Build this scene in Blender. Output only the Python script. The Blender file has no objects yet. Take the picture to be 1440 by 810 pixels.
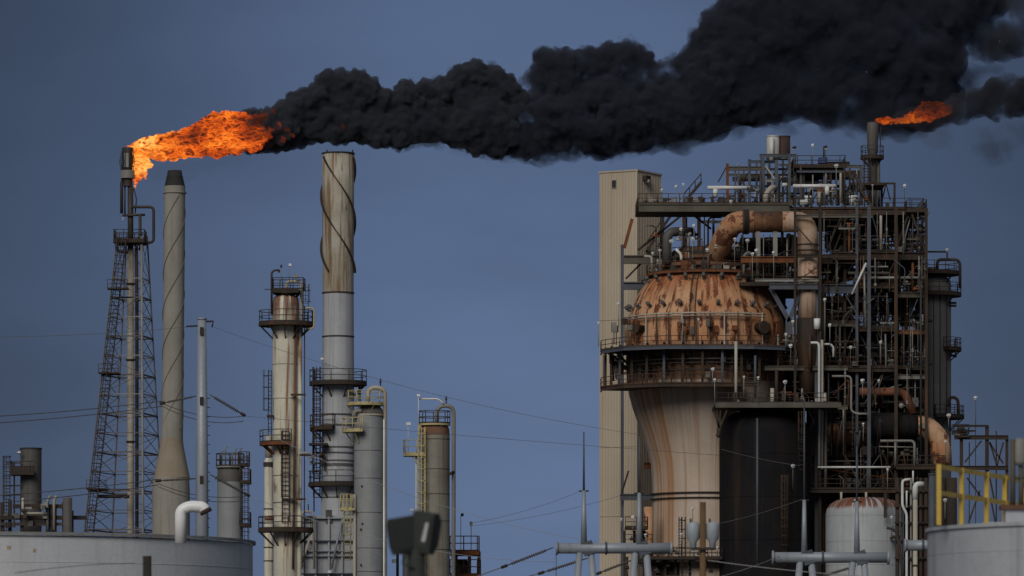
import bpy, bmesh, math, random
from mathutils import Vector, Matrix

SC = bpy.context.scene
COL = SC.collection
PI = math.pi
F = 7200.0      # focal length in pixels of the 1440 wide photograph
HY = 1020.0     # horizon row
CZ = 3.0        # eye height


def V(*a):
    return Vector(a)


def P(px, py, Y):
    return Vector(((px - 720.0) / F * Y, Y, CZ + (HY - py) / F * Y))


def X(px, Y):
    return (px - 720.0) / F * Y


def Z(py, Y):
    return CZ + (HY - py) / F * Y


def M(px, Y):                       # a length in photograph pixels, in metres at distance Y
    return px / F * Y


# ------------------------------------------------------------------ materials
MATS = {}


def lin(c):
    return tuple(((v / 12.92) if v <= 0.04045 else ((v + 0.055) / 1.055) ** 2.4) for v in c)


def mat(name, c1, c2=None, streak=None, s_amt=0.8, s_cut=0.52, s_w=0.16, patch=None, p_amt=0.9, p_cut=0.6, p_w=0.08,
        rough=0.7, metal=0.0, scale=1.0, sscale=2.2, zs=0.05, cyl=False, pscale=0.8, pz=1.0, bump=0.15, m_amt=1.0, mscale=0.35,
        top=None, fine=0.10, band=None):
    """Weathered paint or steel: two mottled base tones, vertical run-off streaks, blotches of rust, fine grain."""
    m = bpy.data.materials.new(name)
    m.use_nodes = True
    nt = m.node_tree
    N, L = nt.nodes, nt.links
    for n in list(N):
        N.remove(n)
    out = N.new('ShaderNodeOutputMaterial')
    bs = N.new('ShaderNodeBsdfPrincipled')
    bs.inputs['Metallic'].default_value = metal
    bs.inputs['Specular IOR Level'].default_value = .15 if rough > .6 else .35
    L.new(bs.outputs[0], out.inputs[0])
    tc = N.new('ShaderNodeTexCoord')
    co = tc.outputs['Object']
    sep = N.new('ShaderNodeSeparateXYZ')
    L.new(co, sep.inputs[0])

    def math_(op, a, b=None):
        n = N.new('ShaderNodeMath')
        n.operation = op
        for i, v in enumerate((a, b)):
            if v is None:
                continue
            if isinstance(v, (int, float)):
                n.inputs[i].default_value = v
            else:
                L.new(v, n.inputs[i])
        return n.outputs[0]

    def noise(vec, sc, det=4, rgh=0.55):
        n = N.new('ShaderNodeTexNoise')
        n.inputs['Scale'].default_value = sc
        n.inputs['Detail'].default_value = det
        n.inputs['Roughness'].default_value = rgh
        L.new(vec, n.inputs['Vector'])
        return n.outputs['Fac']

    def ramp(f, a, b):
        n = N.new('ShaderNodeMapRange')
        n.inputs['From Min'].default_value = a
        n.inputs['From Max'].default_value = b
        n.interpolation_type = 'SMOOTHSTEP'
        L.new(f, n.inputs['Value'])
        return n.outputs[0]

    def mix(f, a, b):
        n = N.new('ShaderNodeMix')
        n.data_type = 'RGBA'
        if isinstance(f, (int, float)):
            n.inputs[0].default_value = f
        else:
            L.new(f, n.inputs[0])
        for s, v in ((6, a), (7, b)):
            if isinstance(v, tuple):
                n.inputs[s].default_value = (*v, 1)
            else:
                L.new(v, n.inputs[s])
        return n.outputs[2]

    if cyl:
        r = math_('MAXIMUM', math_('SQRT', math_('ADD', math_('MULTIPLY', sep.outputs[0], sep.outputs[0]),
                                                  math_('MULTIPLY', sep.outputs[1], sep.outputs[1]))), 0.05)
        cx = math_('DIVIDE', sep.outputs[0], r)
        cy = math_('DIVIDE', sep.outputs[1], r)
        k = cyl if isinstance(cyl, float) else 3.0
        cb = N.new('ShaderNodeCombineXYZ')
        L.new(math_('MULTIPLY', cx, k), cb.inputs[0])
        L.new(math_('MULTIPLY', cy, k), cb.inputs[1])
        L.new(math_('MULTIPLY', sep.outputs[2], zs), cb.inputs[2])
        svec = cb.outputs[0]
    else:
        mp = N.new('ShaderNodeMapping')
        mp.inputs['Scale'].default_value = (1, 1, zs)
        L.new(co, mp.inputs[0])
        svec = mp.outputs[0]
    col = c1
    c2 = c2 or tuple(v * 0.72 for v in c1)
    col = mix(math_('MULTIPLY', ramp(noise(co, mscale * scale), 0.35, 0.65), m_amt), c1, c2)
    if streak:
        f = math_('MULTIPLY', ramp(noise(svec, sscale * scale, 5, 0.62), s_cut, s_cut + s_w), s_amt)
        col = mix(f, col, streak)
    if patch:
        mp2 = N.new('ShaderNodeMapping')
        mp2.inputs['Scale'].default_value = (1, 1, pz)
        L.new(co, mp2.inputs[0])
        f = math_('MULTIPLY', ramp(noise(mp2.outputs[0], pscale * scale, 6, 0.65), p_cut, p_cut + p_w), p_amt)
        col = mix(f, col, patch)
    if top:                               # a band of wear that reaches down from a height: (z0, z1, colour, amount)
        z0, z1, tcol, amt = top
        zz = math_('ADD', sep.outputs[2], math_('MULTIPLY', math_('SUBTRACT', noise(svec, sscale * 1.7, 4), 0.5), (z1 - z0) * 2.2))
        brk = ramp(noise(svec, sscale * .8, 5, .65), .42, .48)
        col = mix(math_('MULTIPLY', math_('MULTIPLY', ramp(zz, z0, z1), amt), brk), col, tcol)
    if band:                              # a broad run-off stain on one side: (x / r, half width, colour, amount)
        bc, bw, bcol, ba = band
        ed = math_('SUBTRACT', 1.0, math_('DIVIDE', math_('ABSOLUTE', math_('SUBTRACT', cx, bc)), bw))
        front = ramp(math_('MULTIPLY', cy, -1.0), 0.0, 0.2)
        f = math_('MULTIPLY', math_('MULTIPLY', ramp(ed, 0, .6), front), math_('MULTIPLY', ramp(noise(svec, sscale * 2.2, 5, .6), .34, .60), ba))
        col = mix(f, col, bcol)
    fn = noise(co, 6.0 * scale, 5, 0.7)
    col = mix(math_('MULTIPLY', ramp(fn, 0.4, 0.75), fine * 3), col, tuple(v * 0.55 for v in c1))
    L.new(col, bs.inputs['Base Color'])
    rr = N.new('ShaderNodeMapRange')
    rr.inputs['To Min'].default_value = rough - 0.12
    rr.inputs['To Max'].default_value = min(1, rough + 0.15)
    L.new(fn, rr.inputs['Value'])
    L.new(rr.outputs[0], bs.inputs['Roughness'])
    if bump:
        b = N.new('ShaderNodeBump')
        b.inputs['Strength'].default_value = bump
        b.inputs['Distance'].default_value = 0.05
        L.new(fn, b.inputs['Height'])
        L.new(b.outputs[0], bs.inputs['Normal'])
    MATS[name] = m
    return m


# ------------------------------------------------------------------ mesh builder
def fillet(pts, rad, n=5):
    """Round the corners of a polyline (pipe elbows)."""
    pts = [Vector(p) for p in pts]
    if len(pts) < 3 or rad <= 0:
        return pts
    out = [pts[0]]
    for i in range(1, len(pts) - 1):
        a, b, c = pts[i - 1], pts[i], pts[i + 1]
        u, w = (a - b), (c - b)
        d = min(rad, u.length * 0.49, w.length * 0.49)
        p, q = b + u.normalized() * d, b + w.normalized() * d
        for k in range(n + 1):
            t = k / n
            out.append(p * (1 - t) ** 2 + b * 2 * t * (1 - t) + q * t * t)
    out.append(pts[-1])
    return out


ROOT = {}


class MB:
    def __init__(s):
        s.v, s.f, s.sm = [], [], []

    def add(s, vs, fs, smooth=False):
        o = len(s.v)
        s.v.extend(Vector(v) for v in vs)
        s.f.extend(tuple(i + o for i in f) for f in fs)
        s.sm.extend([smooth] * len(fs))
        return s

    def box(s, c, size, rz=0.0):
        hx, hy, hz = size[0] / 2, size[1] / 2, size[2] / 2
        R = Matrix.Rotation(rz, 3, 'Z')
        vs = [Vector(c) + R @ Vector((x, y, z)) for z in (-hz, hz) for x, y in ((-hx, -hy), (hx, -hy), (hx, hy), (-hx, hy))]
        return s.add(vs, [(3, 2, 1, 0), (4, 5, 6, 7), (0, 1, 5, 4), (1, 2, 6, 5), (2, 3, 7, 6), (3, 0, 4, 7)])

    def span(s, x0, x1, y0, y1, z0, z1):
        return s.box(((x0 + x1) / 2, (y0 + y1) / 2, (z0 + z1) / 2), (abs(x1 - x0), abs(y1 - y0), abs(z1 - z0)))

    def _frame(s, a, b):
        d = (b - a).normalized()
        up = Vector((0, 0, 1)) if abs(d.z) < 0.95 else Vector((0, 1, 0))
        side = d.cross(up).normalized()
        return d, side, side.cross(d).normalized()

    def extr(s, a, b, prof):
        a, b = Vector(a), Vector(b)
        d, side, up = s._frame(a, b)
        n = len(prof)
        vs = [e + side * u + up * w for e in (a, b) for u, w in prof]
        fs = [(i, (i + 1) % n, n + (i + 1) % n, n + i) for i in range(n)]
        fs += [tuple(range(n - 1, -1, -1)), tuple(range(n, 2 * n))]
        return s.add(vs, fs)

    def bar(s, a, b, w, h=None):
        h = h or w
        return s.extr(a, b, [(-w / 2, -h / 2), (w / 2, -h / 2), (w / 2, h / 2), (-w / 2, h / 2)])

    def ibeam(s, a, b, w, h, t=None):
        t = t or 0.14 * h
        k = 0.12 * w
        p = [(-w / 2, -h / 2), (w / 2, -h / 2), (w / 2, -h / 2 + t), (k, -h / 2 + t), (k, h / 2 - t), (w / 2, h / 2 - t),
             (w / 2, h / 2), (-w / 2, h / 2), (-w / 2, h / 2 - t), (-k, h / 2 - t), (-k, -h / 2 + t), (-w / 2, -h / 2 + t)]
        return s.extr(a, b, p)

    def tube(s, pts, r, seg=10, cap=True):
        pts = [Vector(p) for p in pts]
        rs = r if isinstance(r, (list, tuple)) else [r] * len(pts)
        n = len(pts)
        vs, fs = [], []
        prev = None
        for i, p in enumerate(pts):
            d = (pts[min(i + 1, n - 1)] - pts[max(i - 1, 0)]).normalized()
            if prev is None:
                u = d.orthogonal().normalized()
            else:
                u = (prev - d * prev.dot(d))
                u = u.normalized() if u.length > 1e-6 else d.orthogonal().normalized()
            prev = u
            w = d.cross(u)
            for k in range(seg):
                an = 2 * PI * k / seg
                vs.append(p + (u * math.cos(an) + w * math.sin(an)) * rs[i])
        for i in range(n - 1):
            for k in range(seg):
                k2 = (k + 1) % seg
                fs.append((i * seg + k, i * seg + k2, (i + 1) * seg + k2, (i + 1) * seg + k))
        s.add(vs, fs, True)
        if cap:
            o = len(s.v) - len(vs)
            s.f.append(tuple(o + k for k in range(seg - 1, -1, -1)))
            s.f.append(tuple(o + (n - 1) * seg + k for k in range(seg)))
            s.sm += [False, False]
        return s

    def pipe(s, pts, r, bend=None, seg=10, flange=0):
        s.tube(fillet(pts, bend if bend is not None else r * 3), r, seg)
        if flange:
            for q, w in ((pts[0], pts[1]), (pts[-1], pts[-2])):
                q, w = Vector(q), Vector(w)
                d = (w - q).normalized()
                s.tube([q - d * 0.06, q + d * 0.12], r * 1.45, seg)
        return s

    def lathe(s, prof, cx=0, cy=0, seg=40, a0=0.0, a1=2 * PI, smooth=True, close=True):
        full = abs(a1 - a0 - 2 * PI) < 1e-6
        n = seg if full else seg + 1
        vs, fs = [], []
        for r, z in prof:
            for k in range(n):
                a = a0 + (a1 - a0) * k / seg
                vs.append((cx + r * math.cos(a), cy + r * math.sin(a), z))
        for i in range(len(prof) - 1):
            for k in range(seg):
                k2 = (k + 1) % n
                fs.append((i * n + k, i * n + k2, (i + 1) * n + k2, (i + 1) * n + k))
        s.add(vs, fs, smooth)
        if close and full:
            o = len(s.v) - len(vs)
            if prof[0][0] > 1e-4:
                s.f.append(tuple(o + k for k in range(n - 1, -1, -1)))
                s.sm.append(False)
            if prof[-1][0] > 1e-4:
                s.f.append(tuple(o + (len(prof) - 1) * n + k for k in range(n)))
                s.sm.append(False)
        return s

    def ring(s, cx, cy, r0, r1, z0, z1, a0=0.0, a1=360.0, seg=40):
        a0, a1 = math.radians(a0), math.radians(a1)
        full = abs(a1 - a0 - 2 * PI) < 1e-6
        prof = [(r0, z0), (r1, z0), (r1, z1), (r0, z1), (r0, z0)]
        s.lathe(prof, cx, cy, seg, a0, a1, False, False)
        if not full:
            for a, rev in ((a0, False), (a1, True)):
                c, n = math.cos(a), math.sin(a)
                q = [(cx + r * c, cy + r * n, z) for r, z in prof[:4]]
                s.add(q, [(0, 1, 2, 3) if rev else (3, 2, 1, 0)])
        return s

    def rail(s, path, h=1.07, sp=1.6, r=0.038, toe=0.12, closed=False, seg=6):
        path = [Vector(p) for p in path]
        if closed:
            path = path + [path[0]]
        up = Vector((0, 0, 1))
        for k in (0.52, 1.0):
            s.tube([p + up * h * k for p in path], r, seg)
        if toe:
            for a, b in zip(path, path[1:]):
                s.bar(a + up * toe / 2, b + up * toe / 2, 0.03, toe)
        dist = 0.0
        nxt = 0.0
        for a, b in zip(path, path[1:]):
            L_ = (b - a).length
            while nxt <= dist + L_ + 1e-4:
                p = a.lerp(b, min(1, (nxt - dist) / max(L_, 1e-6)))
                s.tube([p, p + up * h], r * 1.1, seg)
                nxt += sp
            dist += L_
        s.tube([path[-1], path[-1] + up * h], r * 1.1, seg)
        return s

    def ladder(s, a, b, w=0.5, r=0.03, step=0.35, cage=True, out=(0, -1, 0), cr=0.42, start=2.2):
        a, b = Vector(a), Vector(b)
        d = (b - a).normalized()
        out = Vector(out)
        side = d.cross(out).normalized()
        for k in (-1, 1):
            s.tube([a + side * k * w / 2, b + side * k * w / 2], r * 1.2, 6)
        L_ = (b - a).length
        n = int(L_ / step)
        for i in range(n + 1):
            p = a + d * min(L_, i * step)
            s.tube([p - side * w / 2, p + side * w / 2], r * 0.8, 5)
        if cage and L_ > start + 1:
            z = start
            ang = [math.radians(x) for x in (-95, -60, -30, 0, 30, 60, 95)]
            arc = lambda p: [p + out * (cr * math.cos(t) + 0.25) + side * cr * math.sin(t) for t in ang]
            while z < L_:
                q = arc(a + d * z)
                s.tube([a + d * z - side * w / 2] + q + [a + d * z + side * w / 2], r * 0.9, 5)
                z += 1.0
            for k in (1, 3, 5):
                s.tube([arc(a + d * start)[k], arc(a + d * L_)[k]], r * 0.8, 5)
        return s

    def build(s, name, m, parent=None, root=None):
        """Link the collected geometry as ONE mesh object; vertices come in world metres, stored relative to the thing's origin."""
        me = bpy.data.meshes.new(name)
        off = Vector((0, 0, 0))
        if parent is not None:
            off = ROOT[parent.name]
        elif root is not None:
            off = Vector(root)
        me.from_pydata([tuple(v - off) for v in s.v], [], s.f)
        me.polygons.foreach_set('use_smooth', s.sm)
        me.materials.append(m)
        me.update()
        o = bpy.data.objects.new(name, me)
        COL.objects.link(o)
        if parent is not None:
            o.parent = parent
        else:
            o.location = off
        ROOT[o.name] = off
        return o


def thing(name, label, cat, loc, group=None):
    o = bpy.data.objects.new(name, None)
    o.empty_display_size = 0.3
    COL.objects.link(o)
    o.location = Vector(loc)
    o['label'], o['category'], o['kind'] = label, cat, 'thing'
    if group:
        o['group'] = group
    ROOT[o.name] = Vector(loc)
    return o


def tag(o, label, cat, group=None):
    o['label'], o['category'], o['kind'] = label, cat, 'thing'
    if group:
        o['group'] = group
    return o


def arc(cx, cy, r, z, a0, a1, n=24):
    return [Vector((cx + r * math.cos(math.radians(a0 + (a1 - a0) * k / n)),
                    cy + r * math.sin(math.radians(a0 + (a1 - a0) * k / n)), z)) for k in range(n + 1)]


def round_platform(root, cx, cy, r0, r1, z, a0, a1, dm, rm, thick=0.22, rail=True, brackets=4, sp=1.5, name='platform', inner=False, h=1.07):
    """A ring deck on a vessel with its railing (a sub-part) and knee brackets."""
    b = MB().ring(cx, cy, r0, r1, z - thick, z, a0, a1, max(12, int(abs(a1 - a0) / 8)))
    for k in range(brackets):
        a = math.radians(a0 + (a1 - a0) * (k + 0.5) / brackets)
        c, n = math.cos(a), math.sin(a)
        b.bar((cx + r0 * c, cy + r0 * n, z - thick - (r1 - r0) * 0.9), (cx + (r1 - .1) * c, cy + (r1 - .1) * n, z - thick), 0.10)
    o = b.build(name, dm, root)
    if rail:
        rr = MB()
        full = abs(a1 - a0) > 359
        n = max(10, int(abs(a1 - a0) / 10))
        path = arc(cx, cy, r1 - 0.05, z, a0, a1, n)
        if not full:
            path = arc(cx, cy, r0 + .05, z, a0, a0, 1)[:1] + path + arc(cx, cy, r0 + .05, z, a1, a1, 1)[:1]
        rr.rail(path, h=h, sp=sp)
        rr.build('railing', rm, o)
    return o
# ------------------------------------------------------------------ palette
steel_dark = mat('soot dark steel', (.038, .033, .030), (.055, .040, .030), streak=(.10, .045, .022), s_amt=.5, rough=.75)  # soot tone, lowered further to stand in for cloud shade
steel_brown = mat('rusty brown steel', (.066, .046, .033), (.042, .034, .028), streak=(.15, .065, .028), s_amt=.55, rough=.8)  # rusty brown, darkened as well in place of cloud shade
steel_rust = mat('orange rusted steel', (.22, .085, .035), (.12, .05, .025), streak=(.07, .03, .02), s_amt=.7, rough=.85)
steel_blue = mat('blue grey painted steel', (.082, .095, .118), (.062, .07, .085), streak=(.09, .06, .045), s_amt=.45, rough=.6)  # paint tone darkened to stand in for cloud shade over the structure
steel_olive = mat('olive grey painted steel', (.125, .118, .098), (.09, .082, .066), streak=(.13, .075, .04), s_amt=.5, rough=.7)
galv = mat('galvanised blue grey steel', (.33, .36, .40), (.28, .305, .34), streak=(.14, .15, .17), s_amt=.4, rough=.5, metal=.2)
pipe_grey = mat('dull grey pipe cladding', (.27, .265, .25), (.20, .19, .17), streak=(.14, .09, .055), s_amt=.5, rough=.55)
pipe_white = mat('white pipe cladding', (.72, .72, .70), (.58, .58, .55), streak=(.35, .28, .2), s_amt=.35, rough=.45)
pipe_cream = mat('cream pipe paint', (.44, .41, .34), (.36, .33, .27), streak=(.26, .15, .08), s_amt=.5, rough=.55)
pipe_dark = mat('blackened pipe', (.035, .033, .032), (.05, .042, .036), streak=(.09, .045, .025), s_amt=.5, rough=.6)
rail_dark = mat('dark handrail paint', (.042, .038, .036), (.06, .045, .035), streak=(.12, .05, .025), s_amt=.4, rough=.7, bump=0)
rail_rust = mat('rusted handrail', (.095, .048, .028), (.06, .038, .028), rough=.8, bump=0)
yellow = mat('safety yellow paint', (.68, .47, .085), (.60, .41, .085), streak=(.30, .17, .06), s_amt=.4, rough=.5)
yellow_pale = mat('sun faded yellow paint', (.50, .43, .22), (.42, .36, .18), streak=(.28, .18, .08), s_amt=.45, rough=.6)
white_lamp = mat('white lamp housing', (.80, .80, .78), (.68, .68, .66), rough=.35, bump=0, fine=.03)
black_rubber = mat('dark lamp casting', (.03, .034, .032), (.04, .045, .042), rough=.6)
glass_pale = mat('pale lamp glass', (.55, .56, .55), (.48, .49, .48), rough=.2, bump=0)
wood = mat('weathered pole timber', (.17, .105, .055), (.11, .07, .04), streak=(.06, .04, .03), s_amt=.6, rough=.9)
insul = mat('dark glazed insulator', (.06, .05, .045), (.09, .08, .07), rough=.4)
wire_m = mat('dull conductor', (.10, .105, .11), (.12, .12, .125), rough=.6, bump=0)
wire_pale = mat('pale aluminium conductor', (.34, .35, .36), (.28, .29, .30), rough=.5, bump=0)
cream_rust = mat('cream paint with rust runs', (.66, .62, .50), (.55, .52, .42), streak=(.22, .085, .035), s_amt=.95, s_cut=.52, s_w=.14,
                 patch=(.15, .055, .025), p_cut=.60, p_amt=.75, pscale=.7, pz=.35, cyl=2.0, zs=.06, top=(37.2, 40.0, (.15, .05, .022), .94), rough=.55, sscale=1.6)
cream_plain = mat('cream column paint', (.40, .385, .33), (.31, .30, .25), streak=(.22, .13, .07), s_amt=.6, s_cut=.55, cyl=2.0, zs=.05, rough=.55)
stack_upper = mat('stained stack steel', (.45, .425, .355), (.33, .295, .22), streak=(.17, .085, .032), s_amt=.95, s_cut=.45, s_w=.2, cyl=2.2, zs=.08,
                  patch=(.06, .035, .025), p_cut=.60, p_amt=.7, pz=.25, pscale=.9, rough=.6, sscale=1.9)
stack_lower = mat('pale grey stack steel', (.42, .43, .45), (.36, .37, .39), streak=(.23, .23, .23), s_amt=.5, s_cut=.5, cyl=2.2, zs=.03, rough=.5)
clad_grey = mat('grey metal cladding', (.27, .28, .285), (.22, .23, .235), streak=(.36, .37, .37), s_amt=.5, s_cut=.54, cyl=1.6, zs=.02, rough=.5)
clad_olive = mat('stained olive cladding', (.24, .23, .195), (.18, .165, .13), streak=(.16, .10, .045), s_amt=.7, s_cut=.5, cyl=2.4, zs=.04, rough=.55)
collar_rust = mat('rusted collar', (.20, .11, .07), (.14, .07, .04), streak=(.08, .04, .025), s_amt=.6, cyl=2.0, rough=.8)
concrete = mat('tan stack shell', (.31, .295, .26), (.27, .255, .22), streak=(.15, .13, .10), s_amt=.4, cyl=2.0, zs=.03, rough=.85)
concrete_b = mat('buff stack cone', (.31, .26, .20), (.27, .22, .165), streak=(.17, .13, .10), s_amt=.4, cyl=2.0, zs=.03, rough=.85)
soot = mat('sooty steel cap', (.045, .042, .042), (.03, .028, .028), streak=(.10, .075, .055), s_amt=.5, cyl=2.0, rough=.7)
tank_white = mat('white tank paint', (.54, .555, .58), (.50, .515, .54), streak=(.37, .375, .38), s_amt=.5, s_cut=.5, cyl=7.0, zs=.05, rough=.45, sscale=1.2, bump=.05)
tank_near = mat('grey white tank paint', (.43, .45, .48), (.38, .40, .43), streak=(.26, .26, .26), s_amt=.6, s_cut=.5, cyl=9.0, zs=.04, rough=.45, sscale=1.0, bump=.05)
dome_rust = mat('rust stained orange dome', (.57, .34, .195), (.49, .215, .095), streak=(.12, .035, .018), s_amt=.92, s_cut=.525, s_w=.07, cyl=9.0, zs=.16,
                patch=(.10, .026, .016), p_cut=.555, p_w=.035, p_amt=.95, pscale=.75, pz=.36, rough=.7, sscale=1.0, mscale=.25,
                top=(49.0, 55.5, (.26, .075, .030), .85))
belt_rust = mat('brown stained vessel belt', (.40, .235, .15), (.30, .16, .09), streak=(.06, .035, .025), s_amt=.8, cyl=9.0, zs=.06, rough=.75)
neck_pink = mat('pale pink vessel shell', (.55, .455, .375), (.47, .385, .315), streak=(.33, .19, .10), s_amt=.78, s_cut=.48, s_w=.14, cyl=6.0, zs=.012, band=(-.76, .26, (.34, .155, .055), .85),
                patch=(.20, .12, .085), p_cut=.64, p_w=.12, p_amt=.5, pscale=.5, pz=.12, rough=.65, sscale=1.0, mscale=.18)
vessel_black = mat('soot black vessel shell', (.009, .009, .0115), (.014, .012, .012), streak=(.035, .025, .018), s_amt=.5, s_cut=.55, cyl=5.0, zs=.02, rough=.85,
                   patch=(.055, .036, .022), p_cut=.57, p_w=.16, p_amt=.5, pz=.06, pscale=.45)
vessel_grey = mat('dull grey vessel shell', (.105, .10, .095), (.085, .078, .07), streak=(.05, .045, .04), s_amt=.6, cyl=4.0, zs=.02, rough=.6)
drum_white = mat('white drum with rusty crown', (.40, .425, .44), (.36, .375, .385), streak=(.27, .26, .24), s_amt=.5, cyl=5.0, zs=.04, rough=.5,
                 top=(26.7, 27.2, (.17, .052, .020), .98))
duct_rust = mat('flaking orange duct', (.54, .34, .21), (.44, .21, .10), streak=(.20, .07, .03), s_amt=.7, patch=(.11, .030, .016), p_cut=.52, p_w=.05,
                p_amt=.9, pscale=.55, rough=.75)
duct_pink = mat('pale duct paint', (.50, .37, .285), (.42, .28, .19), streak=(.30, .13, .05), s_amt=.8, s_cut=.5, patch=(.16, .045, .02), p_cut=.57, p_w=.03, pscale=.6, rough=.7, zs=.1)
duct_dark = mat('scorched duct', (.27, .125, .06), (.06, .036, .028), streak=(.03, .025, .022), s_amt=.7, rough=.8, mscale=.2)
duct_side = mat('orange brown pipe', (.21, .085, .045), (.15, .06, .035), streak=(.08, .04, .025), s_amt=.5, rough=.7)
siding = mat('beige wall cladding', (.48, .405, .31), (.435, .365, .275), streak=(.33, .28, .20), s_amt=.5, s_cut=.52, zs=.012, rough=.6, bump=.05, fine=.06, patch=(.36, .30, .22), p_cut=.60, p_w=.12, p_amt=.5, pz=.15, mscale=.12)
siding_dark = mat('dark window glass', (.03, .035, .04), (.04, .045, .05), rough=.2, bump=0)
blue_paint = mat('bright blue machine paint', (.03, .065, .20), (.03, .05, .15), rough=.45)
trans_grey = mat('pale grey transformer paint', (.36, .40, .44), (.31, .34, .37), streak=(.22, .22, .21), s_amt=.4, rough=.45)
lattice = mat('weathered lattice steel', (.155, .145, .145), (.12, .105, .10), streak=(.14, .08, .05), s_amt=.5, rough=.7)
veil_dark = mat('shade toned sooty steelwork', (.022, .020, .020), (.032, .027, .024), streak=(.06, .035, .022), s_amt=.5, rough=.85)  # near-black colour stands in for the shade deep inside the structure
strake_tan = mat('weathered strake plate', (.17, .155, .125), (.14, .125, .10), rough=.85)
white_paint = mat('fresh white paint', (.86, .86, .85), (.80, .80, .79), rough=.35, bump=0, fine=.02)
column_grey = mat('weathered grey column cladding', (.19, .18, .17), (.15, .14, .13), streak=(.09, .075, .06), s_amt=.6, cyl=3.0, zs=.02, rough=.6)
rim_dark = mat('dirty tank rim', (.26, .265, .27), (.20, .20, .20), streak=(.15, .13, .11), s_amt=.5, rough=.7)
wire_dark = mat('dark conductor', (.045, .045, .047), (.06, .06, .06), rough=.6, bump=0)
# ================================================================== ground
g = MB()
g.add([(-4000, -600, 0), (4000, -600, 0), (4000, 9000, 0), (-4000, 9000, 0)], [(0, 1, 2, 3)])
gm = mat('gravel and asphalt yard', (.10, .095, .085), (.07, .068, .062), scale=.15, rough=.95)
go = g.build('ground', gm)
go['kind'] = 'structure'

# ================================================================== near tanks
# --- big white tank, lower left
Y = 264.0
cx, R_, zr = X(-10, Y), M(365, Y), Z(760, Y)
t = thing('storage_tank', 'wide white storage tank with a white gooseneck vent on its rim', 'tank', (cx, Y, 0))
MB().lathe([(R_, 0), (R_, zr - .25)], cx, Y, 128, close=False).build('shell', tank_white, t)
MB().lathe([(R_ - .02, zr - .22), (R_ * .5, zr + .05), (.01, zr + .2)], cx, Y, 96, close=False).build('roof', tank_white, t)
MB().ring(cx, Y, R_ + .003, R_ + .16, zr - .20, zr - .05, seg=128).build('rim', rim_dark, t)
seam = MB().ring(cx, Y, R_ + .002, R_ + .015, zr - 1.53, zr - 1.50, seg=128)
seam.build('weld_seam', tank_white, t)
yv = Y - 12.2
b = MB()
zv = lambda py: Z(py, yv)
b.pipe([P(254, 764, yv), P(254, 718, yv), P(266, 712, yv), P(285, 713, yv), P(289, 719, yv)], M(8.2, yv), bend=1.0, seg=20)
vent = b.build('gooseneck_vent', white_paint, t)
MB().tube([P(288.0, 716.5, yv), P(290.5, 721.5, yv)], M(8.6, yv), 20).build('vent_screen', steel_brown, vent)
tanp = mat('flaked tan patch', (.42, .36, .25), (.34, .28, .18))
for px, py, w in ((16, 771, 6), (51, 775, 4)):
    b = MB()
    a = math.asin(max(-1, min(1, (X(px, 252) - cx) / R_)))
    c = V(cx + math.sin(a) * (R_ + .004), Y - math.cos(a) * (R_ + .004), Z(py, 252))
    b.box(c, (M(w, 252), .012, M(5, 252)), a)
    b.build('patch_plate', tanp, t)


# --- right tank, close by
Y = 101.0
cx, R_ = X(1620, Y), M(315, Y)
zr = Z(742, Y)
t = thing('storage_tank', 'close grey white tank carrying a yellow railing on its roof', 'tank', (cx, Y, 0))
MB().lathe([(R_, 0), (R_, zr - .06)], cx, Y, 128, close=False).build('shell', tank_near, t)
MB().lathe([(R_ - .01, zr - .05), (R_ * .5, zr + .02), (.01, zr + .08)], cx, Y, 96, close=False).build('roof', tank_near, t)
MB().ring(cx, Y, R_ + .002, R_ + .045, zr - .09, zr - .02, seg=128).build('rim', tank_near, t)
yb = 99.2
a, c = P(1320, 742, yb), P(1470, 742, 106.5)
a.z = c.z = zr - .02
rl = MB()
top = Z(656, yb) - a.z
d = (c - a)
n = 6
w = M(6.5, yb)
fr = [0.0, .20, .43, .60, .80, 1.0]
for f in fr:
    p = a + d * f
    rl.bar(p, p + V(0, 0, top + w / 2), w, w)
for k in (.55, 1.0):
    rl.bar(a + V(0, -.002, top * k), c + V(0, -.002, top * k), w * .92, w * .92)
rl.build('railing', yellow, t)
for k_, dz_ in enumerate((.55, 1.7)):
    MB().ring(cx, Y, R_ + .001, R_ + .006, zr - dz_ - .012, zr - dz_, seg=128).build('weld_seam', tank_near, t)
for px_ in (1358, 1412):
    a_ = math.asin((X(px_, 97) - cx) / R_)
    MB().box(V(cx + math.sin(a_) * (R_ + .002), Y - math.cos(a_) * (R_ + .002), zr * .5), (.014, .008, zr - .2), a_).build('weld_seam', tank_near, t)
# roof hatch and its gauge
hx, hy = X(1427, 100.5), 100.5
b = MB().span(hx - .20, hx + .20, hy - .2, hy + .2, zr - .02, Z(717, hy))
b.build('roof_hatch', tank_near, t)
b = MB().span(hx - .29, hx + .40, hy - .28, hy + .28, Z(717, hy) + .002, Z(711, hy))
b.build('hatch_flange', collar_rust, t)
b = MB()
b.tube([P(1424, 712, hy - .1), P(1424, 618, hy - .1)], .055, 8)
b.tube([P(1436, 712, hy), P(1436, 655, hy)], .05, 8)
b.tube([P(1421, 672, hy - .1), P(1440, 672, hy)], .03, 8)
b.build('gauge_post', steel_olive, t)
MB().lathe([(.001, Z(655, hy)), (.14, Z(653, hy)), (.155, Z(648, hy)), (.155, Z(624, hy)), (.13, Z(619, hy)), (.04, Z(616, hy)), (.001, Z(616, hy))],
           X(1434, hy), hy, 20, close=False).build('gauge_head', pipe_grey, t)
b = MB()
p = P(1397, 733, 103)
b.span(p.x - .22, p.x + .22, 102.8, 103.2, zr - .02, zr + .18)
b.build('roof_fitting', pipe_white, t)

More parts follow.
